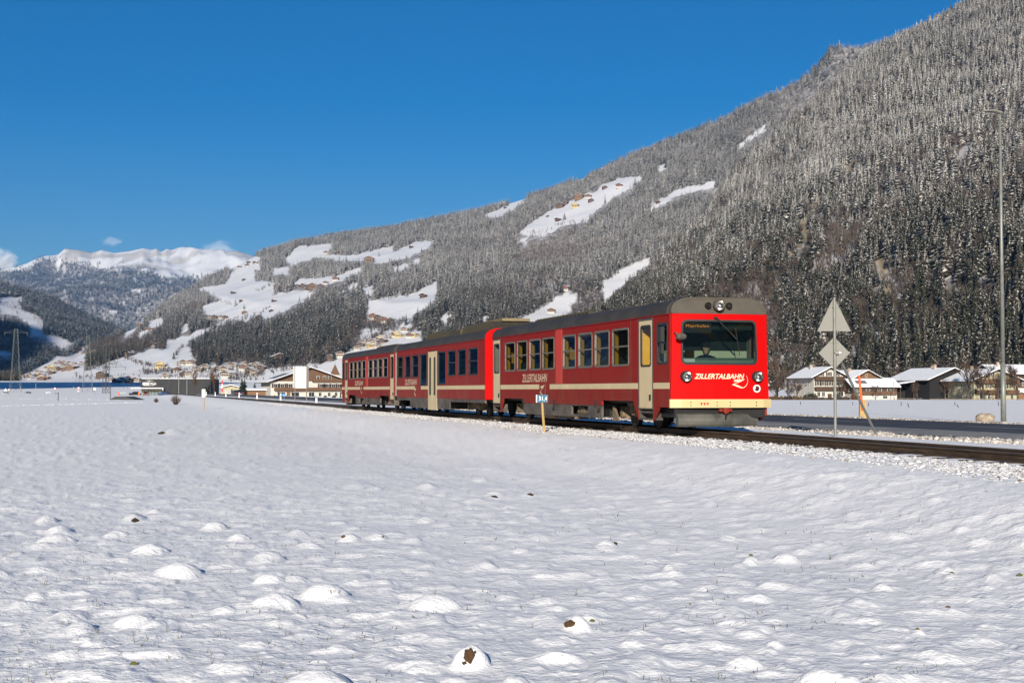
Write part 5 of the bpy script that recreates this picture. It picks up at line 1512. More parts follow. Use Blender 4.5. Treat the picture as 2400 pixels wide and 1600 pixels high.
def house(name, label, cat, base, rz, w, d, hw, pitch, over=1.0, wall=M_PLASTER, upper=None, zsplit=None, wins=(), balc=(), chim=((0, 0),), group=None, snow=True, roofm=M_TILE, snow_t=.22, solar=None, overf=None, doorm=None, doors=(), gable=None):
    root = empty(name, base, rz); tag(root, label, cat, group)
    W2, D2 = w / 2, d / 2; rise = W2 * pitch; overf = over if overf is None else overf
    zs = zsplit if upper else hw
    mb = MB(); mb.box(-W2, W2, -D2, D2, -1.5, zs)
    mb.build('wall', wall, root)
    mb = MB()
    if upper: mb.box(-W2 - .03, W2 + .03, -D2 - .03, D2 + .03, zs + .002, hw)
    P = [(-W2 - (.03 if upper else 0), hw), (W2 + (.03 if upper else 0), hw), (0, hw + rise)]
    mb.prism(P, lambda p, q, n: (p, n, q + .002), -D2 - (.03 if upper else 0), D2 + (.03 if upper else 0))
    mb.build('upper_wall', upper or gable or wall, root)
    # roof slabs
    rf = MB(); sn = MB()
    ex = W2 + over; t = .22
    for s in (-1, 1):
        z_e = hw - over * pitch + .06
        A = [(0, hw + rise + .06), (s * ex, z_e), (s * ex, z_e + t), (0, hw + rise + t + .06)]
        rf.prism(A, lambda p, q, n: (p, n, q), -D2 - overf, D2 + overf)
        B = [(0, hw + rise + t + .063), (s * (ex - .08), z_e + t + .003 + .08 * pitch), (s * (ex - .10), z_e + t + snow_t + .08 * pitch), (0, hw + rise + t + snow_t + .063)]
        sn.prism(B, lambda p, q, n: (p, n, q), -D2 - overf + .08, D2 + overf - .06)
    for k in range(5):      # purlin ends under the verge
        x = (-1 + .5 * k) * W2 * .92; z = hw + rise - abs(x) * pitch - .14
        rf.box(x - .10, x + .10, -D2 - overf + .15, -D2 + .05, z, z + .2)
    ro = rf.build('roof', roofm, root)
    if snow: sn.build('roof_snow', M_ROOFSNOW, ro)
    for (cx, cy) in chim:
        z = hw + rise - abs(cx) * pitch
        mb = MB(); mb.box(cx - .35, cx + .35, cy - .35, cy + .35, z - .3, z + 1.5); mb.box(cx - .45, cx + .45, cy - .45, cy + .45, z + 1.5, z + 1.62); mb.box(cx - .3, cx + .3, cy - .3, cy + .3, z + 1.85, z + 1.95)
        mb.box(cx - .3, cx - .24, cy - .3, cy + .3, z + 1.6, z + 1.9); mb.box(cx + .24, cx + .3, cy - .3, cy + .3, z + 1.6, z + 1.9)
        mb.build('chimney', M_CHIM, ro)
    if solar:
        x0, x1, y0, y1 = solar
        mb = MB(); f = lambda x, y, n: (x, y, hw + rise - abs(x) * pitch + t + snow_t + .07 + n)
        for n0, n1 in ((.0, .06),):
            mb.v += [f(x0, y0, n0), f(x1, y0, n0), f(x1, y1, n0), f(x0, y1, n0), f(x0, y0, n1), f(x1, y0, n1), f(x1, y1, n1), f(x0, y1, n1)]
            mb.f += [(0, 3, 2, 1), (4, 5, 6, 7), (0, 1, 5, 4), (1, 2, 6, 5), (2, 3, 7, 6), (3, 0, 4, 7)]; mb.m += [0] * 6
        mb.build('solar_panel', M_GALV, ro)
    for (face, z, x0, x1, dep, h, bm) in balc:
        mb = MB()
        def bx(a, b, n0, n1, z0, z1):
            if face == 'f': mb.box(a, b, -D2 - n1, -D2 - n0, z0, z1)
            elif face == 'l': mb.box(-W2 - n1, -W2 - n0, a, b, z0, z1)
            else: mb.box(W2 + n0, W2 + n1, a, b, z0, z1)
        bx(x0, x1, 0, dep, z - .15, z); bx(x0, x1, dep - .06, dep, z + .02, z + h); bx(x0 - .02, x1 + .02, dep - .10, dep + .03, z + h, z + h + .08)
        bx(x0, x0 + .06, 0, dep, z, z + h); bx(x1 - .06, x1, 0, dep, z, z + h)
        n = max(2, int((x1 - x0) / 1.0))
        for k in range(n + 1):
            a = x0 + (x1 - x0 - .08) * k / n; bx(a, a + .08, dep - .0, dep + .045, z - .1, z + h)
        mb.build('balcony', bm, root)
    for q in wins: add_window(root, *q[:5], W2 + (.03 if upper and q[2] > zs else 0), D2 + (.03 if upper and q[2] > zs else 0), *q[5:])
    for (face, u, w_, h_, m_) in doors:
        mb = MB()
        if face == 'f': mb.box(u - w_/2, u + w_/2, -D2 - .06, -D2 + .02, -.2, h_)
        elif face == 'r': mb.box(W2 - .02, W2 + .06, u - w_/2, u + w_/2, -.2, h_)
        else: mb.box(-W2 - .06, -W2 + .02, u - w_/2, u + w_/2, -.2, h_)
        mb.build('door', m_, root)
    return root
def place(px, py, Y):
    p = at(px, py, Y); return Vector((p.x, p.y, p.z))

# ---- farmhouses beyond the road
YF = 420.0
def row(face, z, w, h, us, *a): return [(face, u, z, w, h, *a) for u in us]
house('farmhouse', 'white three storey chalet with dark brown balconies and snowy roof', 'house', place(1918, 941, YF + 8), R(13), 9.8, 15, 7.5, .50, 1.5,
      wins=row('f', 7.6, .9, 1.25, (-2.6, -.1, 2.4), True) + row('f', 4.75, 1.0, 1.35, (-3.6, -1.9, .2, 2.3, 3.7), True) + row('f', 1.5, 1.1, 1.5, (-3.4, -1.9, 1.6, 2.9, 4.0)) + row('l', 2.0, .9, 1.2, (-4, 0, 4)) + row('l', 4.8, .9, 1.2, (-4, 0, 4)),
      balc=(('f', 6.45, -4.8, 4.8, 1.1, .95, M_TIMBER), ('f', 3.45, -4.8, 5.6, 1.1, .95, M_TIMBER)), chim=((-1.2, 2.5),), doors=(('f', .1, 1.3, 2.4, M_TIMBER),))
house('wooden_house', 'low dark wooden house with white base and patchy snow on its roof', 'house', place(2038, 940, YF), R(-83), 9.0, 13.2, 4.3, .42, 1.0, wall=M_PLASTER, upper=M_TIMBER, zsplit=2.2, chim=(),
      wins=row('r', 2.75, 1.2, 1.1, (-5.0, -2.2, 1.4, 4.2)) + row('r', .7, 1.5, 1.0, (3.0,)) + row('r', .6, 1.0, 1.2, (-4.9,)) + row('f', 2.7, .9, 1.1, (1.0,)), balc=(('r', 2.1, -4.8, 6.2, 1.0, .75, M_TIMBERB),), solar=(1.6, 3.6, -5.2, -2.0))
house('timber_farmhouse', 'brown timber gable house half hidden behind the sign plates', 'house', place(2003, 934, YF + 42), R(24), 11, 12, 6.4, .45, 1.3, wall=M_PLASTER, upper=M_TIMBERO, zsplit=3.2, chim=((-2, 0),),
      wins=row('f', 4.0, 1.0, 1.2, (-3.2, 0, 3.2)) + row('f', 6.9, .9, 1.0, (0,)), balc=(('f', 3.1, -5.2, 5.2, 1.0, .9, M_TIMBERB),))
house('hay_shed', 'long orange timber shed with flat snowy roof behind the wooden house', 'barn', place(2098, 934, YF + 50), R(-70), 9, 15, 5.2, .28, 1.2, wall=M_TIMBERO, upper=M_TIMBERO, zsplit=2.0, chim=(), wins=row('r', 3.6, .9, .9, (-3, 1)))
house('cream_annex', 'small cream walled annex between the timber shed and the barn', 'house', place(2136, 938, YF + 26), R(5), 3.4, 5, 6.6, .2, .3, wall=M_CREAMW, chim=(), wins=row('f', 4.6, .5, 1.5, (-.9,)) + row('f', 2.6, .5, 1.2, (-.9,)))
# open shed
os_ = empty('open_shed', place(2106, 939, YF + 4), R(4))
mb = MB(); mb.prism([(-4.6, 4.2), (4.2, 5.6), (4.2, 5.75), (-4.6, 4.35)], lambda p, q, w: (p, w, q), -2.6, 6); ro = mb.build('roof', M_TILE, os_)
mb = MB(); mb.prism([(-4.6, 4.355), (4.2, 5.755), (4.2, 5.95), (-4.55, 4.55)], lambda p, q, w: (p, w, q), -2.55, 5.95); mb.build('roof_snow', M_ROOFSNOW, ro)
mb = MB(); mb.box(-4.4, -4.2, -2, 6, -1, 4.2); mb.box(-4.2, 4.2, 5.6, 5.8, -1, 5.4); mb.box(4.0, 4.2, -2, 5.6, -1, 5.4); mb.build('wall', M_SHADOWW, os_)
for x in (-4.1, -.2, 3.8):
    mb = MB(); mb.box(x - .1, x + .1, -2.3, -2.1, -1, 4.3 + (x + 4.6) * .155); mb.build('post', M_TIMBER, os_)
tag(os_, 'dark open shed with tilted snowy roof left of the barn', 'shed')
house('barn', 'dark boarded barn with painted-in shadow under a broad snowy roof joined to the farmhouse', 'barn', place(2186, 941, YF + 22), R(15), 15.5, 22, 6.9, .40, 1.6, wall=M_SHADOWW, upper=M_SHADOWW, zsplit=3.0, chim=((-1.0, -3), (1.5, 2.5)), wins=row('f', 1.0, .9, 1.4, (-2.0,)))
house('farmhouse', 'big cream farmhouse with red brown balconies behind a bare tree', 'house', place(2303, 942, YF + 4), R(17), 15.0, 13, 6.6, .38, 1.9, wall=M_CREAMW, chim=((-1.5, 3),), gable=M_CREAMW, overf=1.6,
      wins=row('f', 7.4, .9, 1.2, (-1.5, 1.5), True) + row('f', 4.1, 1.0, 1.3, (-5.4, -2.6, .6, 3.2, 5.6), True) + row('f', .9, 1.1, 1.4, (-5.2, -2.4, 2.8, 5.4)) + row('l', 4.0, .7, 1.4, (-4.8, -2.6, -.4, 1.8)) + row('l', .7, .8, 1.6, (-4.8, -2.6, -.4, 1.8)),
      balc=(('f', 5.7, -7.2, 7.2, 1.3, 1.0, M_TIMBERB), ('f', 2.6, -7.2, 7.2, 1.3, .95, M_TIMBERB)), doors=(('f', .4, 1.5, 2.3, M_TIMBERR),))
house('farmhouse', 'snow roofed house at the right picture edge behind the lamp pole', 'house', place(2372, 938, YF + 40), R(-80), 14, 18, 8.6, .36, 1.4, wall=M_PLASTER, upper=M_TIMBER, zsplit=4.0, chim=((2, -6),), wins=row('r', 4.6, 1.0, 1.2, (-6, -3, 0, 3, 6)))
house('garden_shed', 'small orange shed at the right edge behind the fence', 'shed', place(2388, 941, YF + 2), R(5), 3.0, 3, 2.0, .4, .4, wall=M_TIMBERO, chim=())

# ---- hotel
house('hotel', 'large white alpine hotel with wooden gable, balconies and snowy roof', 'hotel', place(712, 932, 532), R(20), 28.5, 20, 6.1, .345, 2.0, wall=M_PLASTER, upper=None, gable=M_TIMBERB, chim=((5, 2),), overf=2.2, snow_t=.18,
      wins=row('f', 3.75, 1.5, 1.5, (-12.4, -10.0, -7.0, -4.3, 4.6, 6.6, 9.0, 11.2, 13.2), True) + row('f', 6.6, 1.2, 1.5, (3.2, 5.6, 7.6)) + row('f', .5, 3.0, 1.7, (-10.3, -5.2)) + row('f', .4, 2.2, 1.8, (.8, 12.4)) + row('f', .5, 1.2, 1.6, (4.0, 7.4, 10.0)) + row('l', 3.6, 1.2, 1.4, (-6, -2, 2, 6)),
      balc=(('f', 2.75, -13.0, 13.6, 1.3, 1.0, M_TIMBERB), ('f', 5.95, 1.0, 12.5, 1.0, .9, M_TIMBERB)), doors=(('f', -7.7, 1.4, 2.2, M_TIMBERO),), solar=(-12.6, -7.0, -9.5, 4.0))
aw = MB()
# awnings are part of the hotel front
HOTEL = [o for o in bpy.data.objects if o.name.startswith('hotel')][0]
for u in (-10.3, -5.2):
    mb = MB()
    for k in range(6):
        a0, a1 = math.pi * k / 6, math.pi * (k + 1) / 6
        mb.face([(u - 1.9 * math.cos(a0), -10.05, 2.2 + .7 * math.sin(a0)), (u - 1.9 * math.cos(a1), -10.05, 2.2 + .7 * math.sin(a1)), (u - 1.9 * math.cos(a1), -10.9, 2.1 + .5 * math.sin(a1)), (u - 1.9 * math.cos(a0), -10.9, 2.1 + .5 * math.sin(a0))])
    mb.build('awning', M_WHITE, HOTEL)
for i, u in enumerate((-13, -8.5, 2.2, 5.6, 8.8, 11.6)):
    mb = MB(); mb.lathe([(.0, .0), (.6, .15), (.7, .6), (.45, 1.0), (0, 1.2)], (u, -11.4, -.2), 'z', 8)
    mb.v = [(a + random.uniform(-.1, .1), b + random.uniform(-.1, .1), c + random.uniform(-.1, .1)) for a, b, c in mb.v]; mb.build('shrub', mat('shrub_green', (0.03, 0.04, 0.02), .9, .4, 4), HOTEL)
# church tower beyond
ct = empty('church_tower', place(785, 925, 720), R(10))
mb = MB(); mb.box(-1.9, 1.9, -1.9, 1.9, -2, 10.2); mb.build('tower_wall', M_CREAMW, ct)
mb = MB(); mb.box(-2.3, 2.3, -2.3, 2.3, 10.2, 10.6); z0 = 10.6
for k in range(4):
    a, b = R(45 + 90 * k), R(135 + 90 * k); mb.face([(3.1 * math.cos(a), 3.1 * math.sin(a), z0), (3.1 * math.cos(b), 3.1 * math.sin(b), z0), (0, 0, z0 + 5.0)])
mb.tube((0, 0, z0 + 4.7), (0, 0, z0 + 6.0), .06, .04, 5); mb.build('spire', M_TIMBERB, ct)
mb = MB(); mb.lathe([(.0, 1.96), (.75, 1.96), (.75, 1.90)], (0, 0, 8.3), 'y', 14); mb.v = [(a, -b, c) for a, b, c in mb.v]; mb.build('clock_face', M_WHITE, ct)
tag(ct, 'cream church tower with brown pointed spire behind the hotel roof', 'church tower')
# kiosk hut, garage
house('timber_hut', 'small orange timber hut with snowy roof beside the hotel', 'hut', place(600, 930, 480), R(-72), 4.0, 6.0, 2.1, .22, .5, wall=M_TIMBERO, chim=(), gable=M_TIMBERO)
house('garage', 'low cream garage with shallow gable roof and grey gate', 'garage', place(545, 927, 515), R(4), 7.2, 8, 2.6, .26, .6, wall=M_CREAMW, chim=(), doors=(('f', -1.0, 2.6, 2.3, M_GREYW),))
# supermarket
SMK = empty('shop_building', place(411, 926.5, 520), R(2))
k5 = 520 / F
x0, x1 = -81 * k5, 82 * k5
M_ANTH = mat('anthracite_cladding', (0.017, 0.018, 0.021), .7, .12, .6, stretch=(3, 1, .3))
mb = MB(); wall_cells(mb, x0, x1, -1.0, 39 * k5, [(x0 + .02 - 1, x0 + 54 * k5, -2, 15.5 * k5)], -.2, 0); mb.box(x0 + 54 * k5, x1, 0, 18, -1, 39 * k5 - .01); mb.box(x0, x0 + 54 * k5, 0, 18, 15.5 * k5, 39 * k5 - .012); mb.build('wall', M_ANTH, SMK)
mb = MB(); mb.box(x0 + .3, x1 - .3, .2, 17.6, 39 * k5, 39 * k5 + .18); mb.build('roof_snow', M_ROOFSNOW, SMK)
mb = MB(); mb.box(x0 - 3.0, x0 + 56 * k5, -2.6, -.22, 16.2 * k5, 18.2 * k5); mb.box(x0 + 54.2 * k5, x0 + 56 * k5, -2.58, -.22, 2, 16.2 * k5); mb.build('entrance_canopy', M_WHITE, SMK)
gl = mat('shop_glass', (0.10, 0.14, 0.14), .1, .3, .5, spec=.7, c2=(0.26, 0.31, 0.29))
for k in range(7):
    a = x0 + k * 53 * k5 / 7; mb = MB(); mb.box(a + .05, a + 53 * k5 / 7 - .05, 2.0, 2.05, -.4, 15 * k5); pn = mb.build('window', gl, SMK)
    mb = MB(); mb.box(a - .06, a + .05, 1.95, 2.1, -.4, 15.4 * k5); mb.build('mullion', M_RUBBER, pn)
mb = MB(); mb.box(x0 + 5.5 * k5, x0 + 20 * k5, -.26, -.21, 24.5 * k5, 30.5 * k5); bx_ = mb.build('sign_box', M_WHITE, SMK)
mb = MB()
for k in range(5): mb.box(x0 + (7.5 + 2.2 * k) * k5, x0 + (9.1 + 2.2 * k) * k5, -.272, -.262, 26.2 * k5, 28.8 * k5)
mb.build('sign_print', M_RUBBER, bx_)
me = text_mesh('Tirol', 12.5 * k5, 3.9 * k5, M_WHITE, 0, .03); flat_put(me, lambda u, v: (x0 + 22 * k5 + u, -.215, 25.6 * k5 + v)); link('lettering', me, SMK)
mb = MB(); mb.ring([(x0 + 20.2 * k5, 24.6 * k5), (x0 + 36.3 * k5, 24.6 * k5), (x0 + 36.3 * k5, 30.4 * k5), (x0 + 20.2 * k5, 30.4 * k5)], [(x0 + 20.4 * k5, 24.9 * k5), (x0 + 35.9 * k5, 24.9 * k5), (x0 + 35.9 * k5, 30.1 * k5), (x0 + 20.4 * k5, 30.1 * k5)], lambda p, q, w: (p, -w, q), .205, .23); mb.build('sign_frame', M_WHITE, SMK)
mb = MB(); mb.face([(x0 + 10 * k5, -.21, 35.5 * k5), (x0 + 20 * k5, -.21, 33.5 * k5), (x0 + 18 * k5, -.21, 31.4 * k5), (x0 + 19.8 * k5, -.21, 31.2 * k5), (x0 + 22.5 * k5, -.21, 33.6 * k5), (x0 + 33 * k5, -.21, 34.2 * k5), (x0 + 20 * k5, -.21, 35.6 * k5)]); mb.build('emblem', M_GALV, SMK)
mb = MB()
for k in range(9): mb.box(x0 + (8 + 2.6 * k) * k5, x0 + (9.8 + 2.6 * k) * k5, -.22, -.21, 21.9 * k5, 22.9 * k5)
mb.build('sign_line', M_GALV, SMK)
tag(SMK, 'long dark grey flat roofed shop with glazed entrance and white sign', 'shop')

# ================================================================== HILLSIDE HOUSES
def small_house(kind):
    spec = {'white': (M_PLASTER, M_TIMBERB, 5.4), 'timber': (M_TIMBERB, M_TIMBER, 2.0), 'orange': (M_TIMBERO, M_TIMBERO, 3.0), 'yellow': (M_YELLOWW, M_YELLOWW, 3.0), 'red': (M_PLASTER, M_TIMBERR, 3.6), 'hut': (M_TIMBER, M_TIMBER, 1.5)}[kind]
    w, d, hw = {'hut': (6, 7, 3.2)}.get(kind, (12, 13, 6.2))
    ws = () if kind == 'hut' else tuple(row('f', 1.2, 1.2, 1.3, (-3.8, -1.2, 1.6, 4.0)) + row('f', 4.2, 1.2, 1.3, (-3.8, -1.2, 1.6, 4.0)) + row('l', 3.9, 1.2, 1.3, (-3, 2)))
    return house('mountain_house', 'x y z w', 'house', (0, 0, 0), 0, w, d, hw, .42, 1.5, wall=spec[0], upper=spec[1], zsplit=spec[2], wins=ws, balc=() if kind == 'hut' else (('f', 3.0, -5.6, 5.6, 1.0, .9, M_TIMBERB if kind != 'timber' else M_TIMBER),), chim=() if kind == 'hut' else ((1.5, 2),), roofm=M_TILE)
PR = {}
def zpts(ox, oy, s, L): return [(ox + a / s, oy + b / s, k, sc) for a, b, k, sc in L]
HOUSES = []
def cluster(lab, pts): HOUSES.append((lab, pts))
cluster('in the dense village on the low slope left of the shop', zpts(50, 780, 6.72, [(40,715,'white',1),(110,700,'red',1),(180,695,'white',1),(270,645,'white',1),(330,690,'red',1),(300,745,'orange',1),(360,650,'white',.9),(520,590,'yellow',1.5),(420,580,'white',1),(560,510,'white',1),(625,505,'red',1),(690,600,'orange',1.1),(700,555,'white',1),(640,525,'white',.8),(600,470,'white',.9),(800,580,'orange',1.3),(850,565,'orange',1),(740,500,'white',1),(670,480,'white',.8),(900,525,'white',1),(945,500,'white',.9),(330,725,'yellow',1),(400,735,'orange',1),(450,615,'white',.8),(490,645,'timber',.9),(760,520,'white',.8),(560,560,'timber',.9),(610,585,'timber',1),(220,700,'timber',.9),(150,730,'white',.8)]))
cluster('on the wooded brow above the left village', zpts(50, 780, 6.72, [(1140,365,'yellow',1.6),(1205,340,'white',1),(1250,295,'white',1),(1000,320,'timber',.9),(960,265,'white',.9),(1040,250,'white',.9),(1090,310,'timber',.9),(1430,275,'white',1),(1460,295,'white',.9),(1640,340,'white',1.3),(1700,360,'red',1),(1745,335,'white',1),(880,290,'timber',.8),(930,330,'white',.8)]))
cluster('in the row of houses on the valley floor left of the shop', zpts(50, 780, 6.72, [(1280,710,'timber',1.5),(1440,770,'white',1),(1560,780,'yellow',1),(1640,780,'white',1),(1740,760,'white',1.2),(1840,775,'white',1),(1700,790,'timber',.9),(1500,790,'timber',.8),(1600,755,'white',.8)]))
cluster('above the lower white meadow left of the forest', zpts(50, 780, 6.72, [(2150,170,'red',1.3),(2190,205,'timber',1),(2100,215,'white',1)]) + zpts(320, 850, 7.84, [(830,40,'white',1.2),(985,40,'white',1.1),(1060,25,'timber',1),(430,100,'yellow',1.5)]))
cluster('among the village roofs between the shop and the hotel', zpts(320, 850, 7.84, [(1780,105,'white',1.2),(1640,185,'white',1.3),(1690,275,'white',1.4),(960,250,'white',1.1),(860,240,'timber',1),(1960,140,'red',1.2),(1990,70,'white',1),(2230,80,'white',1),(560,285,'white',1),(1270,135,'white',1.2),(2120,90,'white',.9),(1460,150,'white',1),(2300,150,'timber',1.1),(2090,190,'timber',1.1),(2180,230,'white',1.1),(1130,175,'white',1.2),(730,165,'red',1),(2260,110,'white',.9)]) + [(653,852,'timber',1.9),(700,880,'white',1.4),(725,884,'white',1.3),(688,872,'white',1.0),(797,838,'white',1.1),(775,842,'timber',.9)])
cluster('in the rows of houses on the slope above the last railcar', zpts(780, 740, 5.88, [(990,222,'white',1),(880,282,'yellow',1.1),(830,292,'white',1),(680,350,'yellow',1.1),(640,370,'white',1),(600,372,'red',1),(560,392,'white',1),(1080,300,'red',1),(1120,300,'yellow',1),(480,402,'white',1),(430,395,'white',.9),(520,440,'yellow',1),(610,440,'white',.9),(1040,305,'white',.9),(750,330,'white',.9),(920,300,'yellow',.9),(700,370,'timber',.9),(385,430,'timber',.9),(330,470,'white',.8)]))
cluster('in the hamlet below the steep meadow over the last railcar', zpts(780, 740, 5.88, [(560,50,'red',1.4),(640,70,'timber',1.3),(720,90,'red',1.2),(790,95,'timber',1),(1250,160,'red',1),(1290,175,'red',.9),(1370,160,'orange',.9),(1625,85,'timber',.9)]))
cluster('in the farm group on the upper left meadow edge', zpts(400, 540, 3.36, [(470,283,'timber',1.1),(545,300,'red',1.1),(600,285,'red',1.1),(615,262,'timber',1),(660,262,'timber',.9),(690,268,'red',.9)]))
cluster('in the hamlet at the middle of the white hillside meadows', zpts(400, 540, 3.36, [(840,460,'orange',1.6),(925,462,'orange',1.5),(880,470,'timber',1.1),(1005,452,'timber',1),(1050,448,'timber',1.1),(1105,462,'orange',1.7),(1180,455,'timber',1.2),(1222,425,'red',.9),(1300,397,'red',1.2),(1520,385,'white',1.2)]))
cluster('on the high meadow under the forest crest', zpts(400, 540, 3.36, [(1565,255,'orange',2.0),(1230,188,'white',1.3),(1318,190,'timber',1.3),(1370,190,'timber',1.1)]))
cluster('as a lone hut on the hillside meadows', zpts(400, 540, 3.36, [(575,396,'hut',1.5),(493,500,'hut',1.6),(555,565,'hut',1.4),(668,322,'hut',1.1),(580,655,'orange',.9),(790,640,'hut',1.3),(815,563,'hut',1.4),(1990,530,'hut',2),(1895,138,'hut',1.5),(2075,78,'hut',1.1),(2085,397,'hut',1.2),(2200,718,'hut',1.4)]))
cluster('beside the lower end of the hillside meadows', zpts(400, 540, 3.36, [(300,697,'white',1),(350,695,'timber',1.1),(395,695,'white',1),(430,695,'timber',.9),(295,728,'timber',1),(283,758,'timber',.9),(690,692,'timber',.9)]) + zpts(0, 560, 3.92, [(1295,800,'orange',1.2),(1380,835,'orange',.9),(1340,840,'timber',.8)]))
cluster('in the farm on the big meadow high above the train', zpts(1000, 200, 2.613, [(935,703,'orange',1.9),(990,695,'red',1.3),(820,750,'timber',1.6),(850,732,'timber',1.2),(910,750,'yellow',1.4),(1005,718,'timber',1.1),(1090,637,'timber',1),(1180,632,'red',1.3)]))
cluster('as a small hut at a clearing above the train', zpts(1000, 200, 2.613, [(805,832,'hut',1.9),(480,755,'hut',1.3),(600,862,'hut',1.5),(850,1258,'red',1.1),(765,1395,'red',1),(1225,1098,'hut',1.6),(980,525,'timber',1),(740,808,'hut',1),(1415,724,'hut',1.4)]))
cluster('on the shaded hill at the left picture edge', zpts(0, 560, 3.92, [(20,520,'white',1.3),(85,515,'white',1.2),(140,525,'timber',1.2),(190,520,'timber',1),(15,970,'white',1.2),(10,990,'timber',1)]))
KN = {'white': 'white walled chalet', 'timber': 'dark timber house', 'orange': 'orange brown timber house', 'yellow': 'yellow plastered house', 'red': 'reddish brown chalet', 'hut': 'dark wooden hay hut'}
DPX, DPY = [], []
for lab, pts_ in HOUSES:
    for (px, py, kind, sc) in pts_:
        h = hit(px, py)
        if h is None: continue
        DPX.append(px); DPY.append(py)
        if kind not in PR:
            o = PR[kind] = small_house(kind)
        else:
            o = copy_tree(PR[kind])
        o.location = (h.x, h.y, h.z - .4)
        o.rotation_euler = (0, 0, random.uniform(-.5, .5))
        o.scale = (sc * .95,) * 3
        lb = KN[kind] + ' ' + lab
        if lab.startswith('as a'): lb = KN[kind] + ' ' + lab.replace('as a lone hut', 'standing alone').replace('as a small hut', 'standing')
        tag(o, lb, 'house', KN[kind] + 's ' + lab.replace('as a lone hut', 'alone').replace('as a small hut', 'alone'))
# ================================================================== BARE TREES, HEDGES, BUSHES
def tree_obj(name, label, px, py, Y, h, seed, spread=.6, levels=4, group=None, cat='tree', wide=1.0, on=None):
    p = at(px, py, Y); z = p.z if on is None else on
    root = empty(name, (p.x, p.y, z), random.random() * 6); root.scale = (h * wide, h * wide, h)
    v, f, s = bare_tree(seed, levels, spread)
    nt_ = 6
    me = np_mesh('crown', np.array(v[nt_:]), np.array([[i - nt_ for i in t] for t in f if min(t) >= nt_]), M_TWIGD, smooth=False, attrs={'snow': [0.0] * (len(v) - nt_)})
    link('crown', me, root)
    mb = MB(); mb.tube((0, 0, -.02), (0, 0, .46), .022, .012, 7); mb.build('trunk', M_BARK, root)
    return tag(root, label, cat, group)
M_TWIGD = mat('brown_twigs', (0.085, 0.055, 0.035), .9, .35, 3)
M_TWIGR = mat('russet_leaves', (0.13, 0.062, 0.03), .9, .35, 3)
tree_obj('bare_tree', 'large bare tree in front of the cream farmhouse', 2268, 943, 405, 13.5, 3, .62, 5, wide=1.15)
tree_obj('bare_tree', 'dense bare tree at the right edge beside the lamp pole', 2385, 943, 402, 11.5, 4, .7, 5, wide=1.2)
tree_obj('bare_tree', 'bare birch rising left of the white three storey chalet', 1822, 942, 408, 14, 5, .35, 4)
tree_obj('bare_tree', 'low bare tree between the leading railcar and the chalet', 1818, 943, 400, 6.5, 6, .8, 5, wide=1.5)
tree_obj('bare_tree', 'bushy bare tree in front of the shaded chalet side', 1868, 943, 402, 7.0, 7, .6, 5, wide=1.1)
tree_obj('bare_tree', 'thin bare tree right of the white chalet', 1972, 940, 412, 7.5, 8, .5, 4)
for i, (px, h, sp_t, nm) in enumerate(((2215, 7.5, .7, 'spreading bare tree before the grey side wall of the farmhouse'), (2305, 11, .55, 'slim bare tree before the gable centre of the cream farmhouse'), (2340, 9, .7, 'round bare tree just left of the lamp pole'), (2150, 6, .7, 'small bare tree before the black barn'), (2052, 5, .8, 'low bare tree before the wooden house'), (1848, 6, .8, 'twiggy bare tree before the dark chalet side'))):
    tree_obj('bare_tree', nm, px, 943, 400 - i, h, 40 + i, sp_t, 5, wide=1.15)
for i, (px, h) in enumerate(((455, 8.6), (502, 9.6))):
    o = tree_obj('hornbeam_tree', ['narrow russet leafed tree left of the marker board before the dark shop', 'broad russet leafed tree at the right end of the dark shop'][i], px, 925, 505, h, 20 + i, .55, 5, wide=.8)
    for c in o.children:
        if c.name.startswith('crown'): c.data.materials[0] = M_TWIGR
def bush(name, label, px, py, Y, w, h, seed, m, z=None):
    r = random.Random(seed); mb = MB()
    for i in range(90):
        a, t = r.random() * 6.28, r.random()
        d = Vector((math.cos(a) * t, math.sin(a) * t, 0)) * w * .5
        b0 = d * .25; q = b0 + Vector((d.x * .75, d.y * .75, h * r.uniform(.5, 1) * (1.05 - .5 * t)))
        mid = (b0 + q) / 2 + Vector((r.uniform(-.06, .06) * w, r.uniform(-.06, .06) * w, h * .08))
        mb.tube(b0, mid, .010 * h + .004, .007 * h + .003, 3, caps=False); mb.tube(mid, q, .007 * h + .003, .003 * h + .001, 3, caps=False)
        for j in range(3):
            e = mid + (q - mid) * r.random(); mb.tube(e, e + Vector((r.uniform(-.14, .14) * w, r.uniform(-.14, .14) * w, h * r.uniform(.05, .25))), .005 * h + .002, .002 * h + .001, 3, caps=False)
    o = mb.build(name, m, None, recalc=False)
    p = at(px, py, Y); o.location = (p.x, p.y, gz(p.x, p.y) - .03 if z is None else z)
    return tag(o, label, 'bush')
p = gp(412, 945, .1); bush('bare_bush', 'spiky bare bush on the snowy bank left of the marker board', 412, 945, p.y, .034 * p.y * .27, 26 * p.y / F, 1, M_TWIGD)
p = gp(366, 933, .1); bush('bare_bush', 'tiny bare bush on the snowy bank before the shop entrance', 366, 933, 200, 1.0, .7, 2, M_TWIGD)
M_HEDGE = mat('brown_hedge', (0.075, 0.058, 0.042), .95, .4, 3, bump=.6, bscale=6)
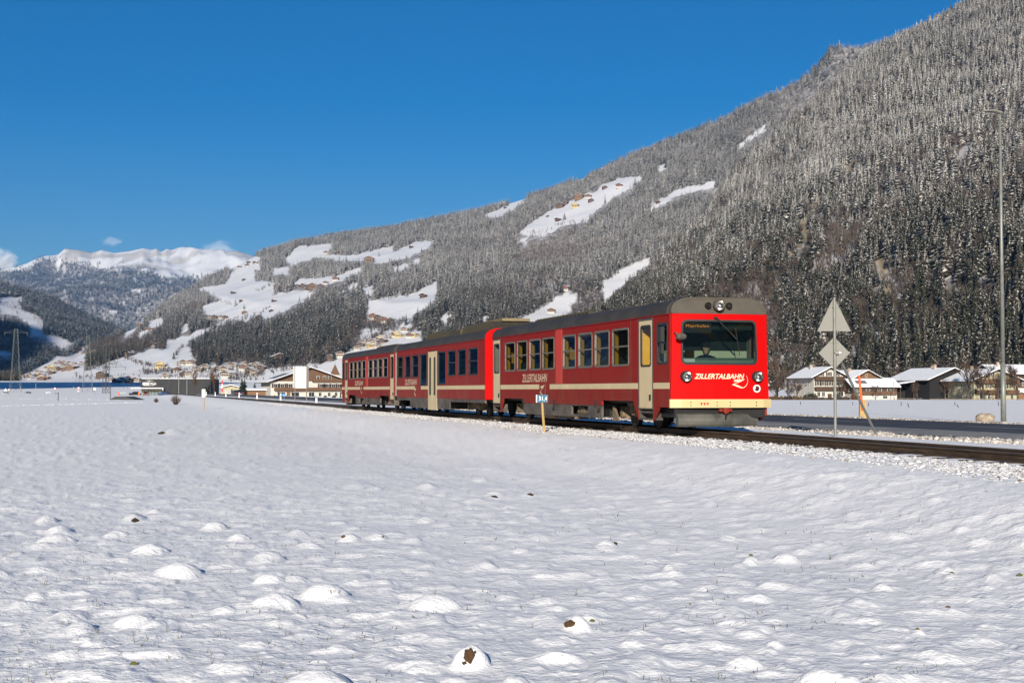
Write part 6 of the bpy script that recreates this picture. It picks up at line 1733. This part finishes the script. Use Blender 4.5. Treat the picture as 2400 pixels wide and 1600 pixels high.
def leafy_row(name, label, x0, x1, py, Y, h, dep, m, n, seed, cat='hedge'):
    """clipped row made of many small leaf and twig facets"""
    r = np.random.default_rng(seed); a, b = at(x0, py, Y), at(x1, py, Y)
    t = r.random(n); c = np.array(a)[None] * (1 - t)[:, None] + np.array(b)[None] * t[:, None]
    c[:, 1] += r.uniform(-dep, dep, n) * .5; c[:, 2] += h * r.random(n) ** .8 * (.8 + .35 * vnoise(t * 30, t * 0, seed))
    sz = r.uniform(.10, .28, n)
    d1 = r.normal(size=(n, 3)); d1 /= np.linalg.norm(d1, axis=1)[:, None]; d2 = np.cross(d1, r.normal(size=(n, 3))); d2 /= np.linalg.norm(d2, axis=1)[:, None]
    V = np.stack([c - d1 * sz[:, None], c + d1 * sz[:, None], c + d2 * sz[:, None] * .9], 1).reshape(-1, 3)
    me = np_mesh(name, V, np.arange(3 * n).reshape(-1, 3), m, smooth=False)
    return tag(link(name, me), label, cat)
leafy_row('hedge', 'brown garden hedge in front of the white chalet', 1880, 1992, 943, 400, 1.5, 1.2, M_HEDGE, 3500, 1)
leafy_row('hedge', 'tangled russet shrubs left of the white chalet', 1800, 1878, 943, 402, 1.7, 3, mat('russet_shrub', (0.13, 0.075, 0.03), .95, .4, 3), 2500, 2)
leafy_row('hedge', 'dark shrubs under the chalet windows', 1884, 1915, 942, 407, 2.4, 1.5, mat('dark_shrub', (0.03, 0.036, 0.02), .95, .4, 3), 1200, 3)
leafy_row('hedge', 'brown shrub beside the low wooden house', 1995, 2012, 942, 402, 2.2, 2, M_TWIGR, 900, 4)
# evergreen columns beside the hotel
def evergreen(label, px, py, Y, h, w, seed):
    p = at(px, py, Y); root = empty('evergreen_tree', p); r = random.Random(seed); v, f, s = conifer(seed, 16, 9, rad=w / h * .5, dens=1)
    me = tri_mesh('crown', [(a, b, c) for a, b, c in v], f, [0.1] * len(v), mat('thuja_green', (0.02, 0.035, 0.010), .9, .35, 3)); c = link('crown', me, root)
    link('trunk', trunk_me, root); root.scale = (h, h, h); return tag(root, label, 'tree')
evergreen('tall dark green columnar conifer behind the parked car', 567, 929, 480, 6.6, 4.2, 1)
evergreen('tall dark green columnar conifer next to the timber hut', 573, 929, 482, 6.4, 4.0, 2)
evergreen('small dark spruce left of the hotel', 597, 926, 540, 5.2, 3.4, 3)
evergreen('low round evergreen in the lawn before the shop wall', 482, 927, 500, 3.6, 3.0, 4)

# ---- wooden fence before the farmhouses
def fence(label, x0, x1, py, Y, sp, h=1.15):
    a, b = at(x0, py, Y), at(x1, py, Y); L = (b - a).length; n = int(L / sp); root = empty('wooden_fence', a, math.atan2(b.y - a.y, b.x - a.x))
    pm = MB(); pm.box(-.07, .07, -.07, .07, -.3, h); pm = pm.mesh('post', M_WOODG); rm = MB(); rm.box(0, sp, -.03, .03, -.06, .06); rm = rm.mesh('rail', M_WOODG)
    for k in range(n + 1):
        link('post', pm, root, (k * sp, 0, 0))
        if k < n:
            for z in (h * .45, h * .86): link('rail', rm, root, (k * sp, -.09, z))
    return tag(root, label, 'fence')
fence('grey rail fence in front of the dark open shed', 2096, 2166, 942, 398, 1.9)
fence('long grey rail fence in front of the cream farmhouse', 2180, 2420, 943, 396, 2.1)
fence('low rail fence left of the white chalet', 1796, 1836, 944, 398, 2.0, .9)
fence('white rail fence on the hotel forecourt', 735, 806, 938, 430, 3.2, .9)

# ================================================================== VEHICLES AND PEOPLE
M_TYRE = mat('tyre', (0.02, 0.02, 0.02), .8, .2, 6); M_CARGL = mat('car_glass', (0.02, 0.024, 0.028), .08, .2, 2, spec=.7)
M_LAMPR = mat('car_tail_lamp', (0.35, 0.01, 0.01), .3, .1, 5); M_PLATE = mat('plate_white', (0.7, 0.7, 0.68), .5, .05, 5)
def car(label, px, py, Y, rz, c, name, group=None, rear=True):
    p = at(px, py, Y); root = empty('car', p, rz); tag(root, label, 'car', group)
    body = mat('car_paint_' + name, c, .3, .06, 2, metal=.2, coat=.6)
    L, W = 4.2, 1.76
    prof = [(-2.1, .35), (-2.1, .75), (-1.95, .92), (-.95, 1.02), (-.35, 1.46), (1.25, 1.50), (1.85, 1.08), (2.08, .98), (2.12, .40), (1.6, .28), (-1.6, .28)]
    mb = MB(); n = len(prof); st = [(-W/2 + .10, .93), (-W/2, 1.0), (W/2, 1.0), (W/2 - .10, .93)]
    rings = [[(x, y if z < 1.05 else y * .84, z) for x, z in prof] for y in (-W/2, W/2)]
    for i in range(n):
        j = (i + 1) % n; mb.face([rings[0][i], rings[0][j], rings[1][j], rings[1][i]])
    mb.face(rings[0]); mb.face(rings[1][::-1]); mb.build('body', body, root)
    for nm, P in (('windscreen', [(-.92, 1.05), (-.40, 1.43)]), ('rear_window', [(1.30, 1.46), (1.80, 1.12)])):
        (xa, za), (xb, zb) = P; o_ = -.02 if nm == 'windscreen' else .02
        mb = MB(); mb.face([(xa + o_, -.66, za + .01), (xa + o_, .66, za + .01), (xb + o_, .60, zb + .02), (xb + o_, -.60, zb + .02)]); mb.build(nm, M_CARGL, root)
    for s in (-1, 1):
        mb = MB(); mb.face([(-.75, s * .80, 1.07), (1.55, s * .80, 1.07), (1.15, s * .765, 1.42), (-.35, s * .765, 1.42)]); mb.build('side_window', M_CARGL, root)
        for x in (-1.3, 1.35):
            w = MB(); w.lathe([(0, -.1), (.2, -.1), (.31, -.08), (.31, .08), (.2, .1), (0, .1)], (x, s * .78, .31), 'y', 14); wo = w.build('wheel', M_TYRE, root)
            w = MB(); w.lathe([(0, .105 * s), (.19, .105 * s), (.19, .09 * s)], (x, s * .78, .31), 'y', 10); w.build('rim', M_GALV, wo)
        mb = MB(); mb.box(2.03, 2.13, s * .55, s * .84, .78, .98); mb.build('tail_lamp', M_LAMPR, root)
        mb = MB(); mb.box(-2.12, -2.02, s * .5, s * .82, .66, .80); mb.build('headlamp', M_CHROME, root)
    mb = MB(); mb.box(2.125, 2.135, -.26, .26, .62, .74); mb.build('number_plate', M_PLATE, root)
    return root
car('dark grey car with red tail lamps driving away on the road', 557, 931, 286, math.atan2(SN, -SB) + math.pi + .15, (0.06, 0.06, 0.075), 'grey')
car('dark red car parked at the left of the shop entrance', 342, 927, 512, R(100), (0.16, 0.02, 0.02), 'red')
car('blue car parked at the right of the shop entrance', 384, 927, 510, R(-20), (0.04, 0.07, 0.16), 'blue')
car('black car parked left of the shop beside the orange post', 316, 927, 508, R(20), (0.015, 0.015, 0.016), 'black')
car('pale grey car on the distant road below the lattice tower', 65, 925.5, 640, R(85), (0.42, 0.40, 0.37), 'pale')
car('white van like car left of the walking pair', 112, 925.5, 700, R(5), (0.6, 0.6, 0.58), 'white')
car('light car at the far left edge of the road', 13, 925.5, 640, R(95), (0.5, 0.5, 0.46), 'light')
def walker(label, px, py, Y, m, h=1.75):
    p = at(px, py, Y); root = empty('person', p, R(20)); s = h / 1.75
    J = [((0, 0, .92), .13), ((0, 0, 1.15), .14), ((0, 0, 1.40), .13), ((0, 0, 1.50), .06), ((0, .21, 1.40), .06), ((.04, .26, 1.12), .05), ((-.06, .27, .88), .042), ((0, -.21, 1.40), .06), ((-.04, -.26, 1.12), .05), ((.08, -.27, .88), .042), ((.12, .10, .50), .075), ((.05, .10, .08), .055), ((-.08, .10, .04), .045), ((-.08, -.10, .50), .075), ((-.05, -.10, .08), .055), ((-.18, -.10, .04), .045), ((0, 0, 1.60), .085), ((0, 0, 1.72), .075)]
    E2 = [(0, 1), (1, 2), (2, 3), (2, 4), (4, 5), (5, 6), (2, 7), (7, 8), (8, 9), (0, 10), (10, 11), (11, 12), (0, 13), (13, 14), (14, 15), (3, 16), (16, 17)]
    skin_body('body', J, E2, M_JACKET, root, sub=1)
    mb = MB(); mb.lathe([(.17, .86), (.20, 1.1), (.21, 1.35), (.13, 1.50), (.07, 1.54)], (0, 0, 0), 'z', 10); mb.v = [(a * .9, b * 1.12, c) for a, b, c in mb.v]; mb.build('jacket', m, root, smooth=True)
    mb = MB(); mb.lathe([(.0, 1.50), (.07, 1.52), (.095, 1.60), (.09, 1.68), (.05, 1.74), (0, 1.76)], (-.012, 0, 0), 'z', 10); mb.build('head', M_SKIN, root, smooth=True)
    root.scale = (s, s, s); return tag(root, label, 'person')
walker('person in a bright blue jacket walking on the far path', 131, 929, 600, mat('bright_blue_jacket', (0.02, 0.22, 0.55), .8, .1, 8))
walker('person in dark clothes walking beside the blue jacket', 134.5, 929, 600, M_JACKET, 1.7)

# ================================================================== SIGNS, POLES AND PYLONS AT THE LEFT
M_SIGNRED = mat('sign_red', (0.5, 0.02, 0.03), .5, .08, 5)
M_DARKSTEEL = mat('dark_lattice', (0.045, 0.045, 0.042), .7, .2, 3); M_GREENSTEEL = mat('green_lattice', (0.13, 0.14, 0.12), .7, .2, 3)
def pole_sign(label, px, pyb, Y, h, plates, name='road_sign'):
    p = at(px, pyb, Y); root = empty(name, p)
    mb = MB(); mb.tube((0, 0, 0), (0, 0, h), .06, .06, 6); mb.build('post', M_GALV, root)
    for (z, r_, m_, ring) in plates:
        mb = MB(); mb.lathe([(0, -.08), (r_, -.08), (r_, -.06), (0, -.06)], (0, 0, z), 'y', 14); o = mb.build('plate', M_SIGNRED if ring else m_, root)
        if ring: mb = MB(); mb.lathe([(0, -.085), (r_ * .68, -.085), (r_ * .68, -.082)], (0, 0, z), 'y', 14); mb.build('plate_centre', M_WHITE, o)
    return tag(root, label, 'road sign')
pole_sign('single round red and white sign near the walking pair', 129, 928, 480, 2.9, [(2.5, .45, M_WHITE, True)])
pole_sign('two stacked round red and white signs on one post', 184, 928, 480, 3.0, [(2.7, .45, M_WHITE, True), (1.7, .38, M_WHITE, True)])
pole_sign('white round sign on a striped post by the ramp', 222, 930, 440, 2.8, [(2.5, .42, M_WHITE, False)])
pole_sign('red and white sign beside the triangular sign at the left edge', 21, 928, 480, 2.6, [(2.2, .32, M_WHITE, True)])
p = at(13, 928, 480); o = empty('road_sign', p); mb = MB(); mb.tube((0, 0, 0), (0, 0, 2.6), .05, .05, 6); mb.build('post', M_GALV, o); mb = MB(); mb.prism([(-.5, 1.7), (.5, 1.7), (0, 2.7)], lambda a, b, w: (a, w, b), -.08, -.06); mb.build('plate', M_WHITE, o); tag(o, 'white triangular sign at the far left edge', 'road sign')
for i, (px, y0, y1, nm) in enumerate(((419, 922, 869, 'thin grey lamp pole before the left half of the dark shop'), (438, 928, 868, 'taller grey lamp pole before the dark shop centre'), (136.5, 946, 920, 'dark wooden pole in the field near the walking pair'), (259, 943, 905, 'thin dark pole beside the ramp'), (2095, 941, 896, 'thin pale lamp pole before the dark open shed'), (84, 930, 899, 'slender pole left of the single round sign'), (172, 932, 905, 'slender pole left of the stacked round signs'), (48, 930, 905, 'slender pole right of the leftmost lattice tower'))):
    Y = {2: 230, 3: 260}.get(i, 410); a = at(px, y0, Y); hgt = (y0 - y1) * Y / F
    o = empty('pole', a); mb = MB(); mb.tube((0, 0, -.3), (0, 0, hgt), .09 if i not in (2, 3) else .07, .06, 7); mb.build('shaft', M_GALV if i not in (2, 3) else M_STAKE, o)
    mb = MB(); mb.box(-.5, .04, -.06, .06, hgt - .02, hgt + .06) if i in (0, 1, 4) else mb.tube((0, 0, hgt), (0, 0, hgt + .1), .06, .02, 6); mb.build('head', M_GALV, o)
    tag(o, nm, 'pole')
def lattice(label, px, py, Y, H, wb, wt, m, arms, r_=.06):
    p = at(px, py, Y); root = empty('lattice_tower', p, R(12)); n = 9
    def c(i, s, t):
        z = H * (1 - (1 - i / n) ** 1.25); w = wb + (wt - wb) * (z / H) ** .8
        return Vector((s * w / 2, t * w / 2, z))
    mb = MB()
    for s, t in ((-1, -1), (1, -1), (1, 1), (-1, 1)):
        for i in range(n): mb.tube(c(i, s, t), c(i + 1, s, t), r_ * 1.25, r_ * 1.25, 4)
    mb.build('leg', m, root)
    mb = MB()
    for i in range(n):
        for (a, b) in (((-1, -1), (1, -1)), ((1, -1), (1, 1)), ((1, 1), (-1, 1)), ((-1, 1), (-1, -1))):
            mb.tube(c(i, *a), c(i + 1, *b), r_ * .6, r_ * .6, 3); mb.tube(c(i, *b), c(i + 1, *a), r_ * .6, r_ * .6, 3); mb.tube(c(i + 1, *a), c(i + 1, *b), r_ * .5, r_ * .5, 3)
    mb.build('bracing', m, root)
    for (z, w) in arms:
        mb = MB(); mb.tube((-w, 0, z), (w, 0, z), r_, r_, 4); mb.tube((-w, 0, z), (0, 0, z + w * .25), r_ * .7, r_ * .7, 4); mb.tube((w, 0, z), (0, 0, z + w * .25), r_ * .7, r_ * .7, 4)
        for s in (-1, 1): mb.tube((s * w * .95, 0, z), (s * w * .95, 0, z - 1.4), .10, .10, 5)
        mb.build('crossarm', m, root)
    return tag(root, label, 'pylon')
lattice('wide green lattice pylon at the far left edge', 36, 924, 760, 35, 6.0, 1.6, M_GREENSTEEL, [(33, 6)])
lattice('pale green lattice pylon left of the dark twin mast', 205, 924, 740, 31, 5.6, 1.3, M_GREENSTEEL, [(29, 5)])
lattice('slim dark lattice mast, left one of the twin', 244, 925, 640, 24.5, 1.5, .9, M_DARKSTEEL, [(12.5, 2.5)], .075)
lattice('slim dark lattice mast with long crossarm, right one of the twin', 252, 925, 640, 25.5, 1.5, .9, M_DARKSTEEL, [(12.5, 8)], .075)
for i, (px, h) in enumerate(((290, 13), (299, 10), (306, 8), (313, 7), (178, 14), (187, 9))):
    p = at(px, 912, 1100); o = empty('power_mast', p); mb = MB(); mb.tube((0, 0, -6), (0, 0, h), .16, .10, 5); mb.build('shaft', M_DARKSTEEL, o); mb = MB(); mb.box(-2.2, 2.2, -.08, .08, h - 1.2, h - 1.0); mb.box(-1.6, 1.6, -.08, .08, h - 2.8, h - 2.65); mb.build('crossarm', M_DARKSTEEL, o)
    tag(o, 'thin dark power mast on the valley meadow left of the shop', 'power mast', 'thin power masts on the valley meadow')
for i, (px, py, nm) in enumerate(((279, 926, 'orange barrier block left of the black parked car'), (326, 926, 'orange barrier block between the black car and the shop'))):
    p = at(px, py, 470); o = empty('barrier', p); mb = MB(); mb.box(-.22, .22, -.2, .2, -.1, 1.0); mb.box(-.26, .26, -.24, .24, 1.0, 1.1); mb.build('cabinet', M_ORANGE, o)
    mb = MB(); mb.tube((.2, -.25, .85), (2.6 if i == 0 else .9, -.25, .85), .06, .05, 6); mb.build('boom', M_WHITE, o); tag(o, nm, 'barrier')
p = at(294, 941, 260); rp = MB(); rp.prism([(-3.6, 0), (3.0, 0), (-.2, .95), (-1.9, .95)], lambda a, b, w: (a + w * .1, w, b), 0, 5.0)
o = rp.build('ramp', mat('ramp_shade', (0.05, 0.05, 0.055), .8, .2, 1)); o.location = p; tag(o, 'ramp with painted-in shade beside the white round sign', 'ramp')  # dark colour stands in for the shade on the ramp's face
p = at(523, 925, 500); o = empty('banner', p); mb = MB(); mb.tube((0, 0, -.3), (0, 0, 5.2), .05, .04, 6); mb.build('pole', M_GALV, o)
for k, m_ in enumerate((M_SIGNRED, M_WHITE, M_SIGNRED)):
    mb = MB(); mb.prism([(-.62, 1.0 + 1.35 * (2 - k)), (-.06, 1.0 + 1.35 * (2 - k)), (-.06, 2.33 + 1.35 * (2 - k)), (-.62, 2.33 + 1.35 * (2 - k))], lambda a, b, w: (a, w + .05 * math.sin(a * 8), b), 0, .02); mb.build('cloth', m_, o)
tag(o, 'tall red and white banner flag left of the garage', 'flag')
p = at(1967, 96, 3690); o = empty('antenna_mast', Vector((p.x, p.y, float(layer_z('B', p.x, p.y)) - 1))); mb = MB(); mb.tube((0, 0, 0), (0, 0, 30), .9, .5, 6); mb.build('mast', M_GALV, o); mb = MB(); mb.box(-1.4, 1.4, -.3, .3, 20, 21); mb.box(-1.1, 1.1, -.3, .3, 26, 27); mb.build('antenna', M_GALV, o); tag(o, 'thin radio mast on the rocky knob of the skyline', 'mast')

# ---- hedgerows and lone trees on the hillside meadows
HR = [(400, 540, 3.36, [(260, 405), (330, 390), (400, 385), (490, 330)], 46, 9), (400, 540, 3.36, [(190, 610), (260, 570), (350, 545), (470, 590)], 42, 6), (400, 540, 3.36, [(490, 705), (600, 690), (700, 660), (790, 605)], 46, 5), (400, 540, 3.36, [(680, 490), (740, 450), (800, 432)], 30, 5), (400, 540, 3.36, [(800, 520), (860, 485)], 16, 4), (400, 540, 3.36, [(1380, 330), (1480, 290), (1530, 270)], 30, 6), (400, 540, 3.36, [(1600, 560), (1720, 540), (1830, 505)], 26, 5),
      (400, 540, 3.36, [(1560, 740), (1640, 760), (1760, 750), (1830, 720)], 80, 12), (400, 540, 3.36, [(1520, 880), (1600, 850), (1680, 800)], 50, 10), (50, 780, 6.72, [(1620, 400), (1800, 470), (1960, 510), (2080, 540)], 60, 8), (50, 780, 6.72, [(1000, 600), (1120, 570), (1300, 480)], 50, 8), (50, 780, 6.72, [(380, 640), (600, 600), (880, 500)], 50, 20), (50, 780, 6.72, [(1900, 620), (2100, 640), (2300, 600)], 60, 14), (320, 850, 7.84, [(1000, 200), (1300, 170), (1500, 150), (2200, 120)], 90, 22), (320, 850, 7.84, [(1700, 330), (2000, 260), (2300, 240)], 70, 18), (320, 850, 7.84, [(100, 200), (600, 200), (900, 180)], 60, 20), (590, 850, 10.2, [(0, 190), (500, 120), (1000, 60), (1900, 10)], 50, 6),
      (0, 560, 3.92, [(40, 590), (130, 620), (160, 700)], 40, 12), (0, 560, 3.92, [(200, 640), (290, 690), (380, 800), (450, 900)], 50, 12), (1000, 200, 2.613, [(600, 905), (720, 905), (830, 850), (980, 830)], 60, 5), (1000, 200, 2.613, [(1120, 1190), (1180, 1150)], 14, 4), (1000, 200, 2.613, [(640, 930), (760, 930)], 30, 8), (780, 740, 5.88, [(250, 180), (400, 160), (700, 150), (880, 130)], 90, 26), (780, 740, 5.88, [(540, 330), (700, 260), (900, 190)], 60, 14), (780, 740, 5.88, [(1050, 240), (1150, 180)], 40, 14), (400, 540, 3.36, [(100, 920), (60, 960), (30, 990)], 26, 6), (320, 850, 7.84, [(0, 380), (900, 260), (1700, 300), (2352, 330)], 60, 10)]
HR += [(0, 0, 1, [(420, 893), (520, 880), (640, 872), (760, 862)], 90, 5), (0, 0, 1, [(330, 872), (400, 866), (470, 872)], 60, 5), (0, 0, 1, [(240, 862), (300, 846), (345, 860)], 40, 4), (0, 0, 1, [(170, 885), (250, 890), (330, 888)], 50, 3), (0, 0, 1, [(560, 878), (640, 868), (720, 866)], 50, 4), (0, 0, 1, [(820, 800), (860, 770), (930, 760)], 70, 7)]
P_, S_, T_, K_ = [], [], [], []
for (ox, oy, s, line, n, sp) in HR:
    for k in range(n):
        t = random.random() * (len(line) - 1); i = int(t); q = t - i
        x = line[i][0] * (1 - q) + line[i + 1][0] * q + random.gauss(0, sp); y = line[i][1] * (1 - q) + line[i + 1][1] * q + random.gauss(0, sp)
        h = hit(ox + x / s, oy + y / s)
        if h is None or h.y < 900: continue
        hh = random.uniform(4, 10); P_.append((h.x, h.y, h.z - .2)); S_.append((hh * 1.25, hh * 1.25, hh)); T_.append((0, 0, random.random() * 6)); K_.append(random.choice(KIND['c']) if random.random() < .84 else random.choice(KIND['b']))
instancer('hedgerow', P_, S_, T_, K_, 'bare hedgerows and scrub between the hillside meadows')
for i, (px, py, hh, nm) in enumerate(((552, 718, 22, 'tall lone spruce standing in the broad left meadow'), (572, 726, 15, 'shorter lone spruce right of the tall one in the left meadow'), (1323, 516, 20, 'lone spruce beside the hut on the big high meadow'), (1418, 478, 26, 'spruce at the right edge of the big high meadow'), (952, 762, 20, 'lone spruce among the houses above the last railcar'), (888, 601, 18, 'lone spruce on the high meadow under the forest crest'), (407, 842, 15, 'dark spruce on the lower white meadow'))):
    h = hit(px, py); o = empty('spruce_tree', h, i); o.scale = (hh, hh, hh); link('crown', crown_me[i % 4], o); link('trunk', trunk_me, o); tag(o, nm, 'tree')

# ================================================================== FOREGROUND
M_SOIL = mat('brown_soil', (0.115, 0.058, 0.020), .95, .4, 12, c2=(0.20, 0.11, 0.045), bump=.8, bscale=40)
M_SOILD = mat('dark_soil', (0.045, 0.030, 0.018), .95, .4, 12, bump=.8, bscale=40)
def gsnow(x, y): return float(ground_z(np.array([x]), np.array([y]))[0] + bumps(np.array([[x]]), np.array([[y]]))[0, 0])
def snow_hit(px, py):
    d = ray(px, py); y0 = 1.65 / (-d.z / d.y); ys = np.linspace(y0 * .80, y0 * 1.06, 300)
    xs = d.x / d.y * ys; zr = CAMZ + d.z / d.y * ys
    zs = ground_z(xs, ys) + bumps(xs[None].copy(), ys[None].copy())[0]
    i = int(np.argmax(zr <= zs)); return Vector((xs[i], ys[i], zs[i]))
def clod(px, py, w, m, label, hfac=.7, seed=0):
    q = snow_hit(px, py); x, y = q.x, q.y; sz = w * y / F * .5
    b = bmesh.new(); bmesh.ops.create_icosphere(b, subdivisions=3, radius=1.0); r = random.Random(seed); ph = r.random() * 50
    for v in b.verts:
        k_ = float(fbm(np.array([v.co.x * 2 + ph + v.co.z]), np.array([v.co.y * 2 + v.co.z * 1.5]), 3, 5)[0]); v.co *= .55 + .9 * k_
    me = bpy.data.meshes.new('soil_clod'); b.to_mesh(me); b.free(); me.materials.append(m)
    o = link('soil_clod', me, None, (x, y + sz * .35, q.z - sz * .05), r.random() * 6); o.scale = (sz, sz * .8, sz * hfac)
    return tag(o, label, 'soil clod')
clod(1099, 1541, 30, M_SOIL, 'large orange brown soil clod on the snowy mound at the bottom centre', 1.4, 1)
clod(1088, 1556, 13, M_SOIL, 'small brown soil crumb below the large clod', .8, 2)
clod(1113, 1530, 9, M_SOIL, 'tiny brown crumb at the top right of the large clod', 1, 12)
clod(1339, 1463, 36, M_SOIL, 'flat brown soil clod at the base of a rounded mound', .5, 3)
clod(315, 1222, 22, M_SOILD, 'dark brown soil clod on the left part of the field', .7, 4)
clod(805, 1258, 12, M_SOIL, 'brown soil patch on the left of two joined mounds', .7, 5)
clod(897, 1258, 8, M_SOILD, 'brown soil patch on the right of two joined mounds', .7, 6)
clod(380, 1016, 26, M_SOILD, 'dark soil patch in the middle distance at the left', .4, 7)
clod(1158, 1164, 16, M_SOILD, 'dark soil patch in the middle of the field', .5, 8)
clod(1243, 1160, 18, M_SOILD, 'dark soil patch right of the middle of the field', .5, 9)
clod(2222, 1423, 12, M_SOIL, 'reddish brown soil crumb on the right of the field', .7, 10)
clod(1442, 1273, 10, M_SOILD, 'small dark soil crumb on a mound right of the centre', .7, 11)
# grass blades poking through
M_GRASS = mat('winter_grass', (0.045, 0.055, 0.015), .8, .5, 30, c2=(0.16, 0.13, 0.055))
n = 1500
pxs = rng.uniform(-60, 2460, n); pys = 935 + (1700 - 935) * rng.random(n) ** 1.05
tt = -tanel(pys); Y = 1.63 / tt; X = (pxs - 1200) / F * Y
cl = fbm(X / 1.3, Y / 1.3, 3, 88); kp = (cl > .50) & (perp(X, Y) < 10.2) & (Y > 7)
X, Y = X[kp], Y[kp]
X = np.repeat(X, 2) + rng.normal(0, .03, 2 * len(X)); Y = np.repeat(Y, 2) + rng.normal(0, .03, 2 * len(Y))
Z = ground_z(X, Y) + bumps(X.copy()[None], Y.copy()[None])[0]
hh = rng.uniform(.012, .040, len(X)) * (1 + .8 * (rng.random(len(X)) < .08)); w = rng.uniform(.0012, .0028, len(X)) * (1 + Y / 28)
a = rng.random(len(X)) * 6.283; lx, ly = np.cos(a) * hh * .5, np.sin(a) * hh * .5
c = np.stack([X, Y, Z - .01], -1)
V = np.stack([c + np.stack([-w, w * 0, w * 0], -1), c + np.stack([w, w * 0, w * 0], -1), c + np.stack([lx * .4 + w * .7, ly * .4, hh * .65], -1), c + np.stack([lx * .4 - w * .7, ly * .4, hh * .65], -1), c + np.stack([lx, ly, hh + .01], -1)], 1).reshape(-1, 3)
i = np.arange(len(X)) * 5
T = np.concatenate([np.stack([i, i + 1, i + 2], -1), np.stack([i, i + 2, i + 3], -1), np.stack([i + 3, i + 2, i + 4], -1)])
tag(link('grass', np_mesh('grass', V, T, M_GRASS, smooth=False)), 'sparse grass blades poking through the snow', kind='stuff')
# leaf-green tufts and leaves
M_LEAF = mat('green_leaf', (0.10, 0.12, 0.02), .6, .3, 20, c2=(0.20, 0.17, 0.04))
def leaf(px, py, w, label, seed):
    q = snow_hit(px, py); x, y = q.x, q.y; L = w * y / F
    mb = MB(); n = 6; r = random.Random(seed)
    for k in range(n):
        a0, a1 = k / n, (k + 1) / n
        for s in (-1, 1):
            f = lambda t: (t * L - L/2, s * .28 * L * math.sin(math.pi * t) ** .8, .02 * L + .25 * L * math.sin(math.pi * t) * .6 + .10 * L); g = lambda t: (t * L - L/2, 0, .12 * L + .18 * L * math.sin(math.pi * t))
            mb.face([g(a0), g(a1), f(a1), f(a0)])
    o = mb.build('leaf', M_LEAF, None, recalc=False); o.location = (x, y, q.z); o.rotation_euler = (R(35), 0, r.uniform(-.4, .4)); return tag(o, label, 'leaf')
leaf(314, 1557, 22, 'single green leaf lying at the bottom left', 1)
leaf(2390, 1350, 18, 'green leaf at the right edge of the field', 2)
leaf(2231, 1344, 12, 'small green leaf on a mound at the right', 3)
leaf(1760, 1302, 12, 'small green leaf on a mound right of the centre', 4)
leaf(2150, 1475, 12, 'tiny green leaf on a small mound at the lower right', 5)
leaf(1388, 1456, 16, 'green leaf at the right of the rounded mound with soil', 6)
# trodden snow ridges along the far paths
q = []
for (xa, ya, xb, yb, n) in ((0, 951, 335, 942, 170), (0, 932, 300, 936, 60)):
    for k in range(n):
        t = random.random(); d = ray(xa + (xb - xa) * t, ya + (yb - ya) * t + random.gauss(0, .5)); y = 1.65 / (-d.z / d.y); x = d.x / d.y * y
        q.append((x, y, gz(x, y) + .02, .00030 * y * random.uniform(.4, 1.3)))
q = np.array(q); lump_mesh('snow_ridge', q[:, :3], q[:, 3], [M_SNOWLUMP], [0], 9, .5, label='trodden snow lumps along the far field paths')
# clouds over the range: soft scattering volumes well beyond the haze
def cloud(label, px, py, Y, w, h, seed, dens):
    p = at(px, py, Y); s = Y / F
    b = bmesh.new(); bmesh.ops.create_icosphere(b, subdivisions=3, radius=1.0)
    me = bpy.data.meshes.new('cloud'); b.to_mesh(me); b.free()
    m, nt, out = new_mat('cloud_vapour_%d' % seed)
    tc = N(nt, 'ShaderNodeTexCoord')
    ln_ = N(nt, 'ShaderNodeVectorMath', operation='LENGTH'); nt.links.new(tc.outputs['Object'], ln_.inputs[0])
    mp = N(nt, 'ShaderNodeMapping'); mp.inputs['Location'].default_value = (seed * 3.1, seed, 0); nt.links.new(tc.outputs['Object'], mp.inputs[0])
    nz = noise(nt, 1.7, 5, mp.outputs[0], .6)
    q = math_(nt, 'SUBTRACT', nz, math_(nt, 'MULTIPLY', ln_.outputs['Value'], .55))
    dn = math_(nt, 'MULTIPLY', math_(nt, 'MULTIPLY', math_(nt, 'SUBTRACT', q, .06), 6.0, clamp=True), dens)
    pv = N(nt, 'ShaderNodeVolumePrincipled'); pv.inputs['Color'].default_value = (1, 1, 1, 1); pv.inputs['Anisotropy'].default_value = -0.48
    nt.links.new(dn, pv.inputs['Density']); nt.links.new(pv.outputs[0], out.inputs['Volume']); me.materials.append(m)
    o = link('cloud', me, None, p); o.scale = (w * s / 2, w * s / 3, h * s / 2)
    return tag(o, label, 'cloud')
cloud('white cloud at the left picture edge above the ridge', 5, 622, 17500, 84, 96, 1, .010)
cloud('small wispy cloud floating above the snowy range', 262, 566, 18500, 60, 26, 2, .0022)
cloud('thin cloud veil above the right end of the snowy range', 515, 585, 18500, 90, 52, 3, .0016)
